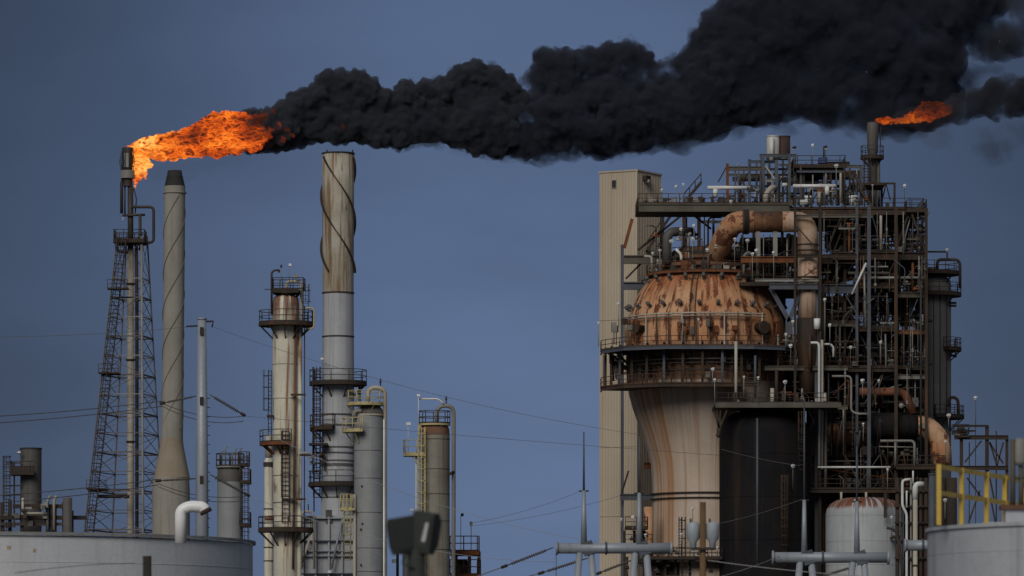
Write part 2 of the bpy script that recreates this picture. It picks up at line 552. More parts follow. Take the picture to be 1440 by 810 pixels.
# ================================================================== floodlight close to the eye
Y = 60.0
t = thing('floodlight_mast', 'black twin headed floodlight mast close by, out of focus', 'floodlight', (X(586, Y), Y, 0))
b = MB().tube([V(X(586, Y), Y, 0), P(586, 770, Y)], [.14, .11], 14)
b.build('pole', black_rubber, t)
b = MB().bar(P(560, 776, Y), P(608, 776, Y), .06, .06)
b.build('crossbar', black_rubber, t)
MB().tube([P(570, 781, Y - .1), P(566, 792, Y - .12), P(583, 800, Y - .12)], .012, 8).build('cable', black_rubber, t)
MB().box(P(586, 776, Y), (.16, .16, .09)).build('clamp', steel_dark, t)
for (x0, x1, y0, y1, rz, nm) in ((544, 586, 728, 777, .5, 0), (584, 618, 721, 777, -.5, 1)):
    hd = MB()
    # tapered shallow housing, tipped to one side
    cx0, cz0 = X((x0 + x1) / 2, Y), Z((y0 + y1) / 2, Y)
    w, h, dp = M((x1 - x0), Y), M((y1 - y0), Y), .30
    R = Matrix.Rotation(rz, 3, 'Z') @ Matrix.Rotation(.17 if nm else -.17, 3, 'Y')
    pr = [(-.5, -.5, .42), (.5, -.5, .42), (.5, .5, .5), (-.5, .5, .5)]
    vs = []
    for yy, k in ((-.5, 1.0), (-.15, 1.05), (.5, .62)):
        for sx, sz in ((-.5, -.5), (.5, -.5), (.5, .5), (-.5, .5)):
            vs.append(V(cx0, Y, cz0) + R @ V(sx * w * k, yy * dp, sz * h * k))
    fs = [(0, 1, 2, 3), (11, 10, 9, 8)]
    for q in (0, 4):
        fs += [(q + (i + 1) % 4, q + i, q + 4 + i, q + 4 + (i + 1) % 4) for i in range(4)]
    hd.add(vs, fs)
    o = hd.build('lamp_head', black_rubber, t)
    gl = MB()
    fr_ = [V(cx0, Y, cz0) + R @ V(sx * w * .8, -.5 * dp - .004, sz * h * .8) for sx, sz in ((-.5, -.5), (.5, -.5), (.5, .5), (-.5, .5))]
    bk = [v + R @ V(0, -.01, 0) for v in fr_]
    gl.add(fr_ + bk, [(0, 1, 2, 3), (7, 6, 5, 4), (0, 4, 5, 1), (1, 5, 6, 2), (2, 6, 7, 3), (3, 7, 4, 0)])
    gl.build('lamp_glass', black_rubber, o)
    if nm:
        rf = MB()
        q = [V(cx0, Y, cz0) + R @ V(sx * w, -.5 * dp - .018, sz * h) for sx, sz in ((.12, -.22), (.30, -.22), (.34, .26), (.20, .26))]
        q2 = [v + R @ V(0, -.008, 0) for v in q]
        rf.add(q + q2, [(0, 1, 2, 3), (7, 6, 5, 4), (0, 4, 5, 1), (1, 5, 6, 2), (2, 6, 7, 3), (3, 7, 4, 0)])
        rf.build('reflector', glass_pale, o)

# ================================================================== timber posts
Y = 110.0
t = thing('timber_post', 'short dark timber post in front of the white storage tank', 'post', (X(207, Y), Y, 0))
MB().tube([V(X(207, Y), Y, 0), P(207, 783, Y)], M(6.2, Y), 12).build('shaft', mat('dark creosote timber', (.05, .045, .035), (.035, .03, .025), rough=.9), t)
MB().tube([P(207, 783.0, Y) + V(0, 0, .004), P(207, 782, Y)], M(6.6, Y), 12).build('cap', steel_dark, t)

Y = 150.0
t = thing('utility_pole', 'brown timber utility pole carrying a pair of pale grey transformers', 'pole', (X(988, Y), Y, 0))
MB().tube([V(X(988, Y), Y, 0), P(988.5, 706, Y)], [.11, .088], 14).build('pole', wood, t)
MB().bar(P(972, 772, Y - .14), P(1006, 772, Y - .14), .07, .07).build('bracket', steel_dark, t)
for px in (975, 1002):
    cx = X(px, Y + .05)
    can = MB().lathe([(.001, Z(774, Y)), (.09, Z(773, Y)), (.1, Z(762, Y)), (.19, Z(757, Y)), (.20, Z(738, Y)), (.17, Z(735, Y)), (.001, Z(733, Y))], cx, Y + .12, 20, close=False)
    o = can.build('transformer', trans_grey, t)
    MB().tube([V(cx - .08, Y + .05, Z(735, Y)), V(cx - .08, Y + .05, Z(729, Y))], .03, 8).build('bushing', insul, o)

# ================================================================== transmission monopole
Y = 300.0
cx = X(284, Y)
t = thing('steel_monopole', 'tall grey steel monopole between the tan chimney and the grey column', 'pole', (cx, Y, 0))
MB().tube([V(cx, Y, 0), P(284, 640, Y), P(284, 448, Y)], [M(11.5, Y), M(8.6, Y), M(5.9, Y)], 16).build('shaft', galv, t)
MB().tube([P(284, 449.5, Y), P(284, 447, Y)], M(6.8, Y), 16).build('cap', galv, t)
b = MB()
for k, py in enumerate(range(560, 800, 13)):
    sx = M(8.2, Y)
    b.tube([V(cx + sx * .9, Y, Z(py, Y)), V(cx + sx * 1.4, Y, Z(py, Y))], .025, 6)
for k in range(19):
    pass
b.build('climbing_step', steel_dark, t)
for py in (458, 556, 667):
    MB().box(V(cx, Y - M(6.4 if py < 500 else 7.8, Y), Z(py + 8, Y)), (.2, .22, .45)).build('attachment_plate', steel_dark, t)
arm = MB()
arm.tube([P(284, 458, Y), P(262, 459, Y)], .05, 8)
arm.tube([P(284, 452, Y), P(300, 452, Y), P(298, 460, Y)], .06, 8)
arm.build('cross_arm', steel_dark, t)


def insulator_string(name, a, b_, label, n=14, r=.11, grp='insulator strings'):
    """A strain string: sheds threaded on a rod."""
    a, b_ = Vector(a), Vector(b_)
    t_ = thing(name, label, 'insulator', a, grp)
    m_ = MB()
    d_ = b_ - a
    pts, rs = [], []
    pts.append(a); rs.append(.03)
    for k in range(n):
        f0 = .15 + .7 * k / n
        for df, q in ((0, .04), (.012, r), (.026, r * .9), (.034, .04)):
            pts.append(a + d_ * (f0 + df)); rs.append(q)
    pts.append(b_); rs.append(.03)
    m_.tube(pts, rs, 8)
    m_.build('shed_string', insul, t_)
    e = MB().tube([b_ - d_ * .08, b_ + d_.normalized() * .15], .09, 8)
    e.build('clamp', steel_dark, t_)
    return t_


insulator_string('insulator_string', P(295, 555, Y), P(342, 583, Y), 'upper slanting insulator string on the far side of the monopole')
insulator_string('insulator_string', P(295, 667, Y), P(348, 696, Y), 'lower slanting insulator string on the far side of the monopole')
insulator_string('insulator_string', P(276, 557, Y), P(228, 567, Y), 'upper dark insulator string crossing the tan chimney', 12, .08)
insulator_string('insulator_string', P(276, 673, Y), P(222, 676, Y), 'lower dark insulator string crossing the tan chimney', 12, .08)


def wire(pts, label, Y0, Y1=None, r=.018, m=None, sag=0.0, n=24):
    """An overhead conductor hung between two points with its sag."""
    Y1 = Y1 or Y0
    a, b_ = P(*pts[0], Y0), P(*pts[1], Y1)
    q = []
    for k in range(n + 1):
        f = k / n
        p = a.lerp(b_, f)
        p.z -= M(sag, (Y0 + Y1) / 2) * 4 * f * (1 - f)
        q.append(p)
    o = MB().tube(q, r, 5).build('power_line', m or wire_m, None, a)
    return tag(o, label, 'cable', 'overhead power lines')


wire(((-60, 588), (228, 564)), 'upper conductor of the pair reaching the tan chimney at mid height', 300, sag=3, r=.026, m=wire_dark)
wire(((-60, 598), (230, 571)), 'lower conductor of the pair reaching the tan chimney at mid height', 300, sag=3, r=.026, m=wire_dark)
wire(((-60, 700), (222, 674)), 'upper of the two conductors passing before the small box stack to the monopole', 300, sag=3, r=.026, m=wire_dark)
wire(((-60, 711), (222, 682)), 'lower of the two conductors passing before the small box stack to the monopole', 300, sag=3, r=.026, m=wire_dark)
wire(((-60, 474), (262, 460)), 'thin shield wire reaching the top of the monopole from beyond the flare tower', 300, sag=4, r=.014)
wire(((230, 568), (345, 585)), 'upper jumper loop under the slanting string on the monopole', 300, sag=8, r=.022, m=wire_dark)
wire(((230, 572), (343, 592)), 'lower jumper loop under the slanting string on the monopole', 300, sag=10, r=.022, m=wire_dark)
wire(((222, 680), (350, 697)), 'jumper loop just above the gooseneck vent', 300, sag=9, r=.022, m=wire_dark)
wire(((222, 684), (350, 703)), 'jumper loop touching the top of the gooseneck vent', 300, sag=10, r=.022, m=wire_dark)
wire(((300, 460), (905, 612)), 'faint shield wire falling from monopole top to the first lightning spike', 300, 300, sag=16, r=.012)
wire(((345, 585), (1010, 640)), 'upper faint conductor from the monopole passing over the yellow railed columns', 300, 310, sag=2, r=.012)
wire(((342, 592), (840, 762)), 'pale conductor crossing the grey columns down to the steel gantry', 300, 300, sag=24, r=.014, m=wire_pale)
wire(((350, 697), (780, 790)), 'pale conductor low across the rusty cream column', 300, 300, sag=22, r=.014, m=wire_pale)
wire(((660, 736), (818, 690)), 'faint wire rising to the bare spike left of the beige building', 300, 300, sag=5, r=.012)
wire(((660, 740), (872, 697)), 'faint wire rising past the spike toward the blue grey beam', 320, 320, sag=5, r=.012)
wire(((995, 788), (1245, 812)), 'pale service wire leaving the timber utility pole across the black vessel', 150, 150, sag=3, r=.012, m=wire_pale)
wire(((1010, 812), (1095, 782)), 'pale stay wire climbing to the end of the second steel gantry', 200, 300, sag=2, r=.016, m=wire_pale)
wire(((20, 806), (190, 792)), 'thin service wire in front of the white storage tank', 110, 110, sag=-3, r=.008)
wire(((1015, 632), (1125, 655)), 'thin wire slanting across the soot black vessel', 310, 310, sag=2, r=.014)
wire(((960, 745), (1128, 702)), 'thin wire running up to the second spike before the black vessel', 300, 300, sag=5, r=.012)

# ================================================================== substation gantries with lightning spikes
GY = 300.0


def gantry(x0, x1, y, spikes, label, legs=True):
    t_ = thing('substation_gantry', label, 'gantry', (X((x0 + x1) / 2, GY), GY, 0))
    r_ = M(7.6, GY)
    MB().tube([P(x0, y, GY), P(x1, y, GY)], r_, 18).build('cross_beam', galv, t_)
    for q in (x0, x1):
        MB().tube([P(q - 1.6, y, GY), P(q + 1.6, y, GY)], r_ * 1.28, 18).build('end_flange', galv, t_)
    for q in (x0 + (x1 - x0) * .43, ):
        MB().tube([P(q - 1.4, y, GY), P(q + 1.4, y, GY)], r_ * 1.22, 18).build('splice_flange', steel_blue, t_)
    for (sx, ytop, ythick, wd) in spikes:
        b_ = MB().tube([P(sx, y - 5, GY), P(sx, ythick, GY)], [M(wd, GY), M(wd * .55, GY)], 14)
        sp = b_.build('spike_post', galv, t_)
        MB().tube([P(sx, ythick + 1, GY), P(sx, ytop, GY)], [M(1.6, GY), M(.9, GY)], 8).build('lightning_rod', steel_blue, sp)
        MB().tube([P(sx - 7, ythick + .5, GY), P(sx + 7, ythick + .5, GY)], M(1.0, GY), 8).build('wire_bracket', steel_dark, sp)
        cl = MB()
        cl.ring(0, 0, 0, 0.001, 0, .001)
        cl = MB().bar(P(sx + 3, y - 9, GY - .1), P(sx + 9, y + 9, GY - .1), M(6, GY), r_ * 2.15)
        cl.build('clamp_band', steel_blue, t_)
        if legs:
            for s in (-1, 1):
                a_ = P(sx + 2 + s * 8, y + 6, GY)
                b2 = V(X(sx + 2 + s * 34, GY), GY + .3, 0)
                lg = MB().tube([b2, a_], [M(6.5, GY), M(4.8, GY)], 14)
                lg.build('leg', galv, t_)
    return t_


gantry(783, 944, 771, ((821, 607, 690, 4.6), (899, 613, 693, 4.6)), 'blue grey tubular steel gantry with twin spikes in front of the beige building')
gantry(1087, 1249, 784, ((1131, 560, 703, 4.4), (1205, 628, 705, 4.4)), 'blue grey tubular steel gantry with twin spikes before the black vessel and white drum')
gantry(1273, 1330, 767, (), 'short blue grey gantry beam end beside the cream riser pipe', False)
for k, (a, b_, lab) in enumerate((((778, 770), (708, 797), 'brown insulator string reaching down from the gantry end beside the beige building'),
                                  ((826, 785), (760, 806), 'brown insulator string under the middle of the first gantry'),
                                  ((890, 787), (842, 806), 'brown insulator string before the foot of the beige building'),
                                  ((1204, 796), (1150, 812), 'brown insulator string under the second gantry by the white drum'))):
    insulator_string('insulator_string', P(*a, GY), P(*b_, GY), lab, 16, .10)
wire(((708, 797), (640, 822)), 'conductor leaving the outermost brown insulator string', 300, r=.03)
wire(((760, 806), (700, 822)), 'conductor leaving the second brown insulator string', 300, r=.03)
wire(((782, 778), (782, 815)), 'short vertical jumper at the end of the first gantry', 300, r=.024)

# ================================================================== flare tower
FY = 610.0
s = M(1, FY)
t = thing('flare_tower', 'lattice flare tower with a burning tip at its top', 'flare tower', (X(183, FY), FY, 0))
lat = lattice
# corner lines (top at row 330, base far below the picture)
corn = {}
for nm, xt, xb, yt, yb in (('a', 165, 119, FY - 1.4, FY - 4.2), ('b', 199, 201, FY - 1.6, FY - 4.6), ('c', 207, 230, FY + 1.6, FY + 4.6), ('d', 178, 158, FY + 1.7, FY + 4.8)):
    top_, low = P(xt, 332, yt), P(xb, 745, yb)
    d_ = (low - top_)
    base = top_ + d_ * (top_.z / (top_.z - low.z))
    corn[nm] = (top_, base)
for nm in corn:
    MB().tube([corn[nm][1], corn[nm][0]], M(1.1 if nm != 'b' else 1.7, FY), 8).build('leg', pipe_grey if nm == 'b' else lat, t)
at = lambda nm, z: corn[nm][0].lerp(corn[nm][1], (corn[nm][0].z - z) / corn[nm][0].z)
rows = [338] + [393 + 27.2 * k for k in range(0, 19)]
zs_ = [Z(r_, FY) for r_ in rows]
zs_.append(0.3)
for i, z in enumerate(zs_[:-1]):
    b = MB()
    for u, w in (('a', 'b'), ('b', 'c'), ('c', 'd'), ('d', 'a')):
        b.bar(at(u, z), at(w, z), .11 if i % 2 else .17, .11 if i % 2 else .17)
    b.build('girt', pipe_grey if i % 2 == 1 and i < 8 else lat, t)
    z2 = zs_[i + 1]
    b = MB()
    for k, (u, w) in enumerate((('a', 'b'), ('b', 'c'), ('c', 'd'), ('d', 'a'))):
        if (i + k) % 2:
            b.bar(at(u, z), at(w, z2), .065, .065)
        else:
            b.bar(at(w, z), at(u, z2), .065, .065)
        if k in (1, 3):
            b.bar(at(u, z), at(w, z2), .055, .055) if not (i + k) % 2 else b.bar(at(w, z), at(u, z2), .055, .055)
    b.build('cross_brace', lattice, t)
ld = MB().ladder(at('a', 1) + V(.7, -.8, 0), at('a', Z(334, FY)) + V(.7, -.8, 0), w=.8, r=.045, step=.45, out=(0, -1, 0), cr=.62)
ld.build('caged_ladder', rail_dark, t)
ld2 = MB()
for py in (410, 528, 690):
    p = at('a', Z(py, FY))
    ld2 = MB().span(p.x - .3, p.x + 2.2, FY - 4.4, FY - 2.8, p.z - .06, p.z)
    o = ld2.build('rest_platform', steel_dark, t)
    MB().rail([V(p.x - .28, FY - 4.3, p.z), V(p.x + 2.1, FY - 4.3, p.z)], sp=1.1, r=.03).build('railing', rail_dark, o)
cxr = X(183.5, FY)
MB().tube([V(cxr, FY, 0), V(cxr, FY, Z(350, FY))], M(4.8, FY), 16).build('riser_pipe', pipe_cream, t)
MB().tube([V(cxr, FY, Z(350, FY)), V(cxr, FY, Z(262, FY))], M(4.0, FY), 16).build('upper_riser', pipe_dark, t)
b = MB()
for py in (398, 505, 620):
    b = MB().ring(cxr, FY, M(4.8, FY), M(6.5, FY), Z(py, FY) - .2, Z(py, FY), seg=16)
    b.build('riser_guide', steel_dark, t)
MB().tube([V(X(193, FY), FY - .6, 0), V(X(193, FY), FY - .6, Z(420, FY)), V(X(192, FY), FY - .6, Z(345, FY))], M(2.5, FY), 10).build('steam_line', steel_dark, t)
MB().pipe([P(184, 291, FY - .3), P(216, 291, FY - .3), P(216, 341, FY - .3), P(200, 341, FY - .3), P(196, 352, FY - .3)], M(2.1, FY), bend=.5).build('loop_pipe', pipe_dark, t)
MB().pipe([P(172, 303, FY - .5), P(204, 302, FY - .5)], M(1.8, FY)).build('ring_header', pipe_dark, t)
MB().pipe([P(197, 302, FY - .6), P(197, 336, FY - .6), P(183, 340, FY - .6)], M(2.2, FY), bend=.4).build('steam_pipe', pipe_dark, t)
MB().pipe([P(171, 300, FY + .2), P(171, 256, FY + .2), P(174, 250, FY + .2)], M(2.2, FY), bend=.3).build('pilot_line', pipe_dark, t)
MB().pipe([P(175.5, 303, FY + .2), P(175.5, 262, FY + .2)], M(1.2, FY)).build('pilot_line', pipe_dark, t)
MB().pipe([P(190, 300, FY + .2), P(192, 280, FY + .2), P(188, 265, FY + .2)], M(.9, FY)).build('pilot_line', pipe_dark, t)
MB().tube([P(173.0, 311, FY), P(173.4, 305, FY)], M(1.0, FY), 8).build('drain_cone', pipe_white, t)
for py_, h_ in ((689, 1.7), (698, 2.6)):
    MB().tube([P(137, py_, FY - 3), P(182, py_, FY - 3)], M(h_, FY), 10).build('cross_header', pipe_dark, t)
# flare tip with wind shield
zt = lambda py: Z(py, FY)
MB().lathe([(M(6.5, FY), zt(262)), (M(6.5, FY), zt(240)), (M(8, FY), zt(238)), (M(8, FY), zt(210)), (M(7.4, FY), zt(207.5)), (M(6.0, FY), zt(208))], X(180, FY), FY, 20,
           close=False).build('flare_tip', pipe_dark, t)
MB().ring(X(180, FY), FY, M(6, FY), M(10.5, FY), zt(251), zt(240), seg=20).build('muffler_ring', pipe_grey, t)
b = MB()
for k in range(10):
    a = 2 * PI * k / 10
    r1 = M(9.6, FY)
    q = [V(X(180, FY) + r1 * .9 * math.cos(a), FY + r1 * .9 * math.sin(a), zt(248)), V(X(180, FY) + r1 * 1.25 * math.cos(a), FY + r1 * 1.25 * math.sin(a), zt(228)),
         V(X(180, FY) + r1 * .85 * math.cos(a), FY + r1 * .85 * math.sin(a), zt(208))]
    b.tube(q, .04, 5)
b.build('steam_injector', pipe_dark, t)
b = MB().span(X(175.5, FY), X(181.5, FY), FY - M(9, FY), FY - M(8.1, FY), zt(236), zt(216))
b.build('heat_shield', pipe_grey, t)
# platform under the tip
zp = zt(339)
b = MB().span(X(161, FY), X(205, FY), FY - 2.2, FY + 2.2, zp - .35, zp)
o = b.build('platform', steel_dark, t)
MB().rail([V(X(161.5, FY), FY + 2.1, zp), V(X(161.5, FY), FY - 2.1, zp), V(X(204.5, FY), FY - 2.1, zp), V(X(204.5, FY), FY + 2.1, zp)], h=1.2, sp=.9, r=.045, closed=True).build('railing', rail_dark, o)
MB().pipe([P(163, 342, FY - 2.4), P(164, 353, FY - 2.4), P(180, 355, FY - 2.0)], M(1.8, FY), bend=.4).build('loop_pipe', pipe_dark, t)

# ================================================================== tan chimney with strakes
CY = 560.0
cx = X(245.5, CY)
t = thing('strake_chimney', 'tan round chimney with thin spiral strakes and a dark stepped cap', 'chimney', (cx, CY, 0))
m1 = lambda v: M(v, CY)
zc = lambda py: Z(py, CY)
MB().lathe([(m1(26.5), 0), (m1(26.5), zc(690)), (m1(25.5), zc(672)), ], X(240.5, CY) - 0, CY, 40, close=False).build('base_section', concrete, t)
MB().lathe([(m1(25.5), zc(672)), (m1(20), zc(645)), (m1(16.4), zc(625)), (m1(15.6), zc(615))], X(241.5, CY), CY, 40, close=False).build('cone_section', concrete_b, t)
bod = MB()
prof, n = [], 26
rows_ = [(618, 15.7, 241.6), (560, 15.2, 242.8), (480, 14.8, 243.8), (400, 14.8, 244.6), (330, 14.8, 245.2), (262, 14.9, 245.6)]
vs, fs, sg = [], [], 40
for r_, rad, px in rows_:
    for k in range(sg):
        a = 2 * PI * k / sg
        vs.append((X(px, CY) + m1(rad) * math.cos(a), CY + m1(rad) * math.sin(a), zc(r_)))
for i in range(len(rows_) - 1):
    fs += [(i * sg + k, i * sg + (k + 1) % sg, (i + 1) * sg + (k + 1) % sg, (i + 1) * sg + k) for k in range(sg)]
bod.add(vs, fs, True)
bod.build('shaft', concrete, t)
cxt = X(245.7, CY)
MB().ring(cxt, CY, m1(14.6), m1(16.6), zc(272), zc(270), seg=32).build('stiffening_ring', concrete, t)
MB().lathe([(m1(14.6), zc(262)), (m1(11.6), zc(250)), (m1(11.8), zc(248.6))], cxt, CY, 32, close=False).build('cap_skirt', soot, t)
MB().lathe([(m1(11.2), zc(250)), (m1(10), zc(240)), (m1(8.6), zc(240)), (m1(8.6), zc(246))], cxt, CY, 32, close=False).build('cap', soot, t)
for k in range(3):
    b = MB()
    q = []
    for i in range(90):
        f = i / 89
        py = 276 + f * 330
        px = 245.6 + (242.2 - 245.6) * ((py - 276) / 330)
        a = 2 * PI * (f * 330 / 170.0) + 2 * PI * k / 3 + 1.1
        r_ = m1(15.2)
        q.append((V(X(px, CY) + r_ * math.cos(-a), CY + r_ * math.sin(-a), zc(py))))
    b.tube(q, m1(.6), 6)
    b.build('strake', strake_tan, t)

# ================================================================== little grey column by the monopole
Y = 430.0
cx = X(323.5, Y)
m1 = lambda v: M(v, Y)
zc = lambda py: Z(py, Y)
t = thing('grey_column', 'short grey column with a dark collar behind the white storage tank', 'column', (cx, Y, 0))
MB().lathe([(m1(19), 0), (m1(18.2), zc(678))], cx, Y, 32, close=False).build('shell', clad_grey, t)
MB().lathe([(m1(18.0), zc(678)), (m1(17.8), zc(662)), (m1(15), zc(657)), (.01, zc(654))], cx, Y, 32, close=False).build('collar', vessel_grey, t)
o = round_platform(t, cx, Y, m1(12), m1(20), zc(656), 0, 359.9, pipe_grey, rail_dark, .12, True, 3, .9, 'top_platform')
for px, y0, y1 in ((309, 656, 640), (312, 656, 634), (317, 656, 629), (323, 656, 642), (327, 656, 638), (331, 656, 631), (335, 656, 636), (338, 656, 630)):
    MB().pipe([P(px, y0, Y - .4), P(px, y1, Y - .4), P(px + 3, y1, Y - .4)], m1(.9), bend=.1).build('vent_pipe', pipe_grey, t)
for py, x1 in ((678, 353), (739, 353)):
    z = zc(py)
    b = MB().span(X(338, Y), X(x1, Y), Y - 1.1, Y + 1.0, z - .15, z)
    o = b.build('side_platform', steel_dark, t)
    MB().rail([V(X(338, Y), Y - 1.05, z), V(X(x1 - 1, Y), Y - 1.05, z), V(X(x1 - 1, Y), Y + .95, z)], sp=.7).build('railing', rail_dark, o)
MB().ladder(V(X(345, Y), Y - .6, 0), V(X(345, Y), Y - .6, zc(640)), w=.5, cage=True).build('ladder', rail_dark, t)
b = MB().span(X(336, Y), X(351, Y), Y - .9, Y + .6, zc(654) - .12, zc(654))
o = b.build('upper_landing', steel_dark, t)
MB().rail([V(X(336, Y), Y - .85, zc(654)), V(X(350.5, Y), Y - .85, zc(654)), V(X(350.5, Y), Y + .55, zc(654))], sp=.7).build('railing', rail_dark, o)

# ================================================================== far left heater and its pipework
Y = 520.0
m1 = lambda v: M(v, Y)
zc = lambda py: Z(py, Y)
t = thing('heater_stack', 'stubby grey heater stack with a railed box landing beside the flare tower', 'stack', (X(43, Y), Y, 0))
MB().lathe([(m1(15), 0), (m1(15), zc(632))], X(43.5, Y), Y, 28, close=False).build('shell', vessel_grey, t)
MB().ring(X(43.5, Y), Y, m1(13), m1(15.8), zc(632), zc(630), seg=28).build('top_ring', soot, t)
z = zc(665)
b = MB().span(X(17, Y), X(51, Y), Y - 2.2, Y + .5, z - .3, z)
o = b.build('landing', steel_dark, t)
MB().rail([V(X(17.5, Y), Y + .4, z), V(X(17.5, Y), Y - 2.1, z), V(X(50.5, Y), Y - 2.1, z)], sp=.9, toe=.6).build('railing', rail_dark, o)
b = MB().ladder(V(X(12, Y), Y - 1.6, 0), V(X(12, Y), Y - 1.6, zc(642)), w=.6, cage=True, r=.045)
b.build('ladder', rail_dark, t)
b = MB()
for y_ in (651, 683, 696):
    b.bar(P(8, y_, Y - 1), P(30, y_, Y - 1), .12)
b.bar(P(20, 740, Y - 1), P(20, 651, Y - 1), .14)
b.build('ladder_tie', steel_dark, t)
MB().pipe([P(30, 640, Y - 1.4), P(23, 636, Y - 1.4)], .05).build('lamp_arm', pipe_grey, t)
MB().box(P(27, 636, Y - 1.5), (m1(4), .3, m1(2))).build('lamp_head', white_lamp, t)
t = thing('pipe_rack', 'low dark pipe rack rising behind the rim of the white storage tank', 'pipe rack', (X(60, Y - 4), Y - 4, 0))
Yp = Y - 4
for px in (3, 14, 31, 68, 76, 90, 101):
    MB().bar(V(X(px, Yp), Yp, 0), P(px, 700 + random.Random(px).randint(0, 18), Yp), .35 if px not in (68, 76) else .5).build('post', steel_dark, t)
for y_, x0, x1, m_ in ((728, 0, 122, steel_dark), (712, 18, 92, steel_dark), (722, 30, 68, pipe_grey), (737, 0, 100, pipe_dark), (733, 30, 66, pipe_rust := pipe_dark)):
    MB().bar(P(x0, y_, Yp - .3), P(x1, y_, Yp - .3), .4 if m_ is steel_dark else .3).build('beam', m_, t)
MB().lathe([(m1(6.4), 0), (m1(6.4), zc(704)), (.01, zc(703))], X(95, Yp - 2), Yp - 2, 20, close=False).build('small_vessel', vessel_grey, t)
MB().pipe([P(67, 745, Yp - 1), P(67, 703, Yp - 1), P(71, 697, Yp - 1)], m1(2), bend=.4).build('riser', pipe_grey, t)
MB().pipe([P(76, 745, Yp - 1), P(76, 703, Yp - 1), P(80, 697, Yp - 1)], m1(2), bend=.4).build('riser', pipe_cream, t)
MB().pipe([P(32, 700, Yp - 1.5), P(32, 722, Yp - 1.5), P(66, 722, Yp - 1.5)], m1(1.8), bend=.4).build('riser', pipe_cream, t)
for k in range(14):
    r_ = random.Random(k + 50)
    px, py = r_.uniform(6, 66), r_.uniform(708, 740)
    MB().box(P(px, py, Yp - r_.uniform(0, 2)), (m1(r_.uniform(3, 9)), .8, m1(r_.uniform(3, 8)))).build('valve', r_.choice([pipe_dark, steel_dark, vessel_grey, pipe_grey]), t)
# ================================================================== rusty cream column
Y = 450.0
m1 = lambda v: M(v, Y)
zc = lambda py: Z(py, Y)
cx = X(402, Y)
t = thing('process_column', 'slender cream column streaked with rust, black railed crown on top', 'column', (cx, Y, 0))
MB().lathe([(m1(17.6), 0), (m1(17.6), zc(745)), (m1(18.4), zc(600)), (m1(18.8), zc(428)), (m1(17.6), zc(419)), (m1(13), zc(415.5)), (m1(6), zc(414))], cx, Y, 36, close=False).build('shell', cream_rust, t)
for py in (512, 560, 668, 706):
    MB().ring(cx, Y, m1(17.8), m1(19.2), zc(py) - .06, zc(py), seg=36).build('seam_ring', cream_plain, t)
MB().pipe([P(403, 425, Y - .2), P(403, 396, Y - .2), P(424, 396, Y - .2), P(424, 470, Y - .3)], m1(2.3), bend=.35).build('overhead_pipe', pipe_cream, t)
MB().tube([P(421.5, 455, Y - .35), V(X(420.5, Y), Y - .35, 0)], m1(3.4), 12).build('downcomer', cream_rust, t)
MB().tube([P(428.4, 430, Y - .1), V(X(427.6, Y), Y - .1, 0)], m1(.8), 8).build('conduit', steel_dark, t)
MB().tube([P(415.5, 440, Y - m1(18.0) * .8), P(414.6, 600, Y - m1(18.0) * .8), P(412, 800, Y - 1)], m1(1.6), 8).build('rust_pipe', collar_rust, t)
# crown
o = round_platform(t, X(404, Y), Y, m1(4), m1(20), zc(409), 0, 359.9, steel_dark, rail_dark, .3, False, 6, 1.0, 'crown_platform')
zt_ = zc(406)
MB().span(X(384, Y), X(421, Y), Y - 1.2, Y + 1.2, zc(413), zc(408)).build('crown_deck', steel_dark, t)
MB().rail([V(X(384, Y), Y - 1.15, zc(408)), V(X(427, Y), Y - 1.15, zc(408)), V(X(429, Y), Y + 1.1, zc(408)), V(X(384, Y), Y + 1.1, zc(408))], h=m1(16), sp=.9, closed=True, r=.035).build('crown_railing', rail_dark, t)
MB().pipe([P(382, 442, Y - .6), P(382, 383, Y - .6), P(386, 380, Y - .6), P(393, 380, Y - .6)], m1(1.5), bend=.5).build('vent_pipe', pipe_dark, t)
MB().box(P(392.5, 381.5, Y - .6), (m1(3), .25, m1(3.4))).build('vent_cowl', steel_dark, t)
MB().box(P(417, 388.5, Y - .6), (m1(5.5), .4, m1(6))).build('valve', pipe_grey, t)
MB().tube([P(406.7, 397, Y - .8), P(406.7, 374, Y - .8)], .03, 6).build('lamp_post', pipe_grey, t)
MB().box(P(408, 372.5, Y - .8), (m1(3.6), .3, m1(3.2))).build('lamp_head', white_lamp, t)
MB().tube([P(395.3, 397, Y + .8), P(395.3, 378, Y + .8)], .025, 6).build('lamp_post', pipe_grey, t)
MB().box(P(395.6, 374.5, Y + .8), (m1(2.6), .3, m1(4))).build('lamp_head', steel_dark, t)
MB().bar(P(372, 407, Y - .7), P(384, 407, Y - .7), .07).build('antenna', steel_dark, t)
round_platform(t, cx, Y, m1(19), m1(38.5), zc(454.5), 0, 359.9, steel_brown, rail_dark, .28, True, 10, 1.6)
MB().pipe([P(430, 433, Y - .9), P(441.5, 433, Y - .9), P(441.5, 462, Y - .9), P(430, 462, Y - .9)], m1(1.2), bend=.3).build('loop_pipe', yellow_pale, t)
MB().ladder(P(430, 460, Y - .4), P(430, 400, Y - .4), w=.45, cage=True).build('ladder', rail_dark, t)
MB().ladder(P(379.5, 612, Y - .4), P(379.5, 520, Y - .4), w=.4, cage=True, out=(-.7, -.7, 0)).build('ladder', rail_dark, t)
MB().span(X(376, Y), X(385, Y), Y - .9, Y + .3, zc(587), zc(584)).build('rest_platform', steel_brown, t)
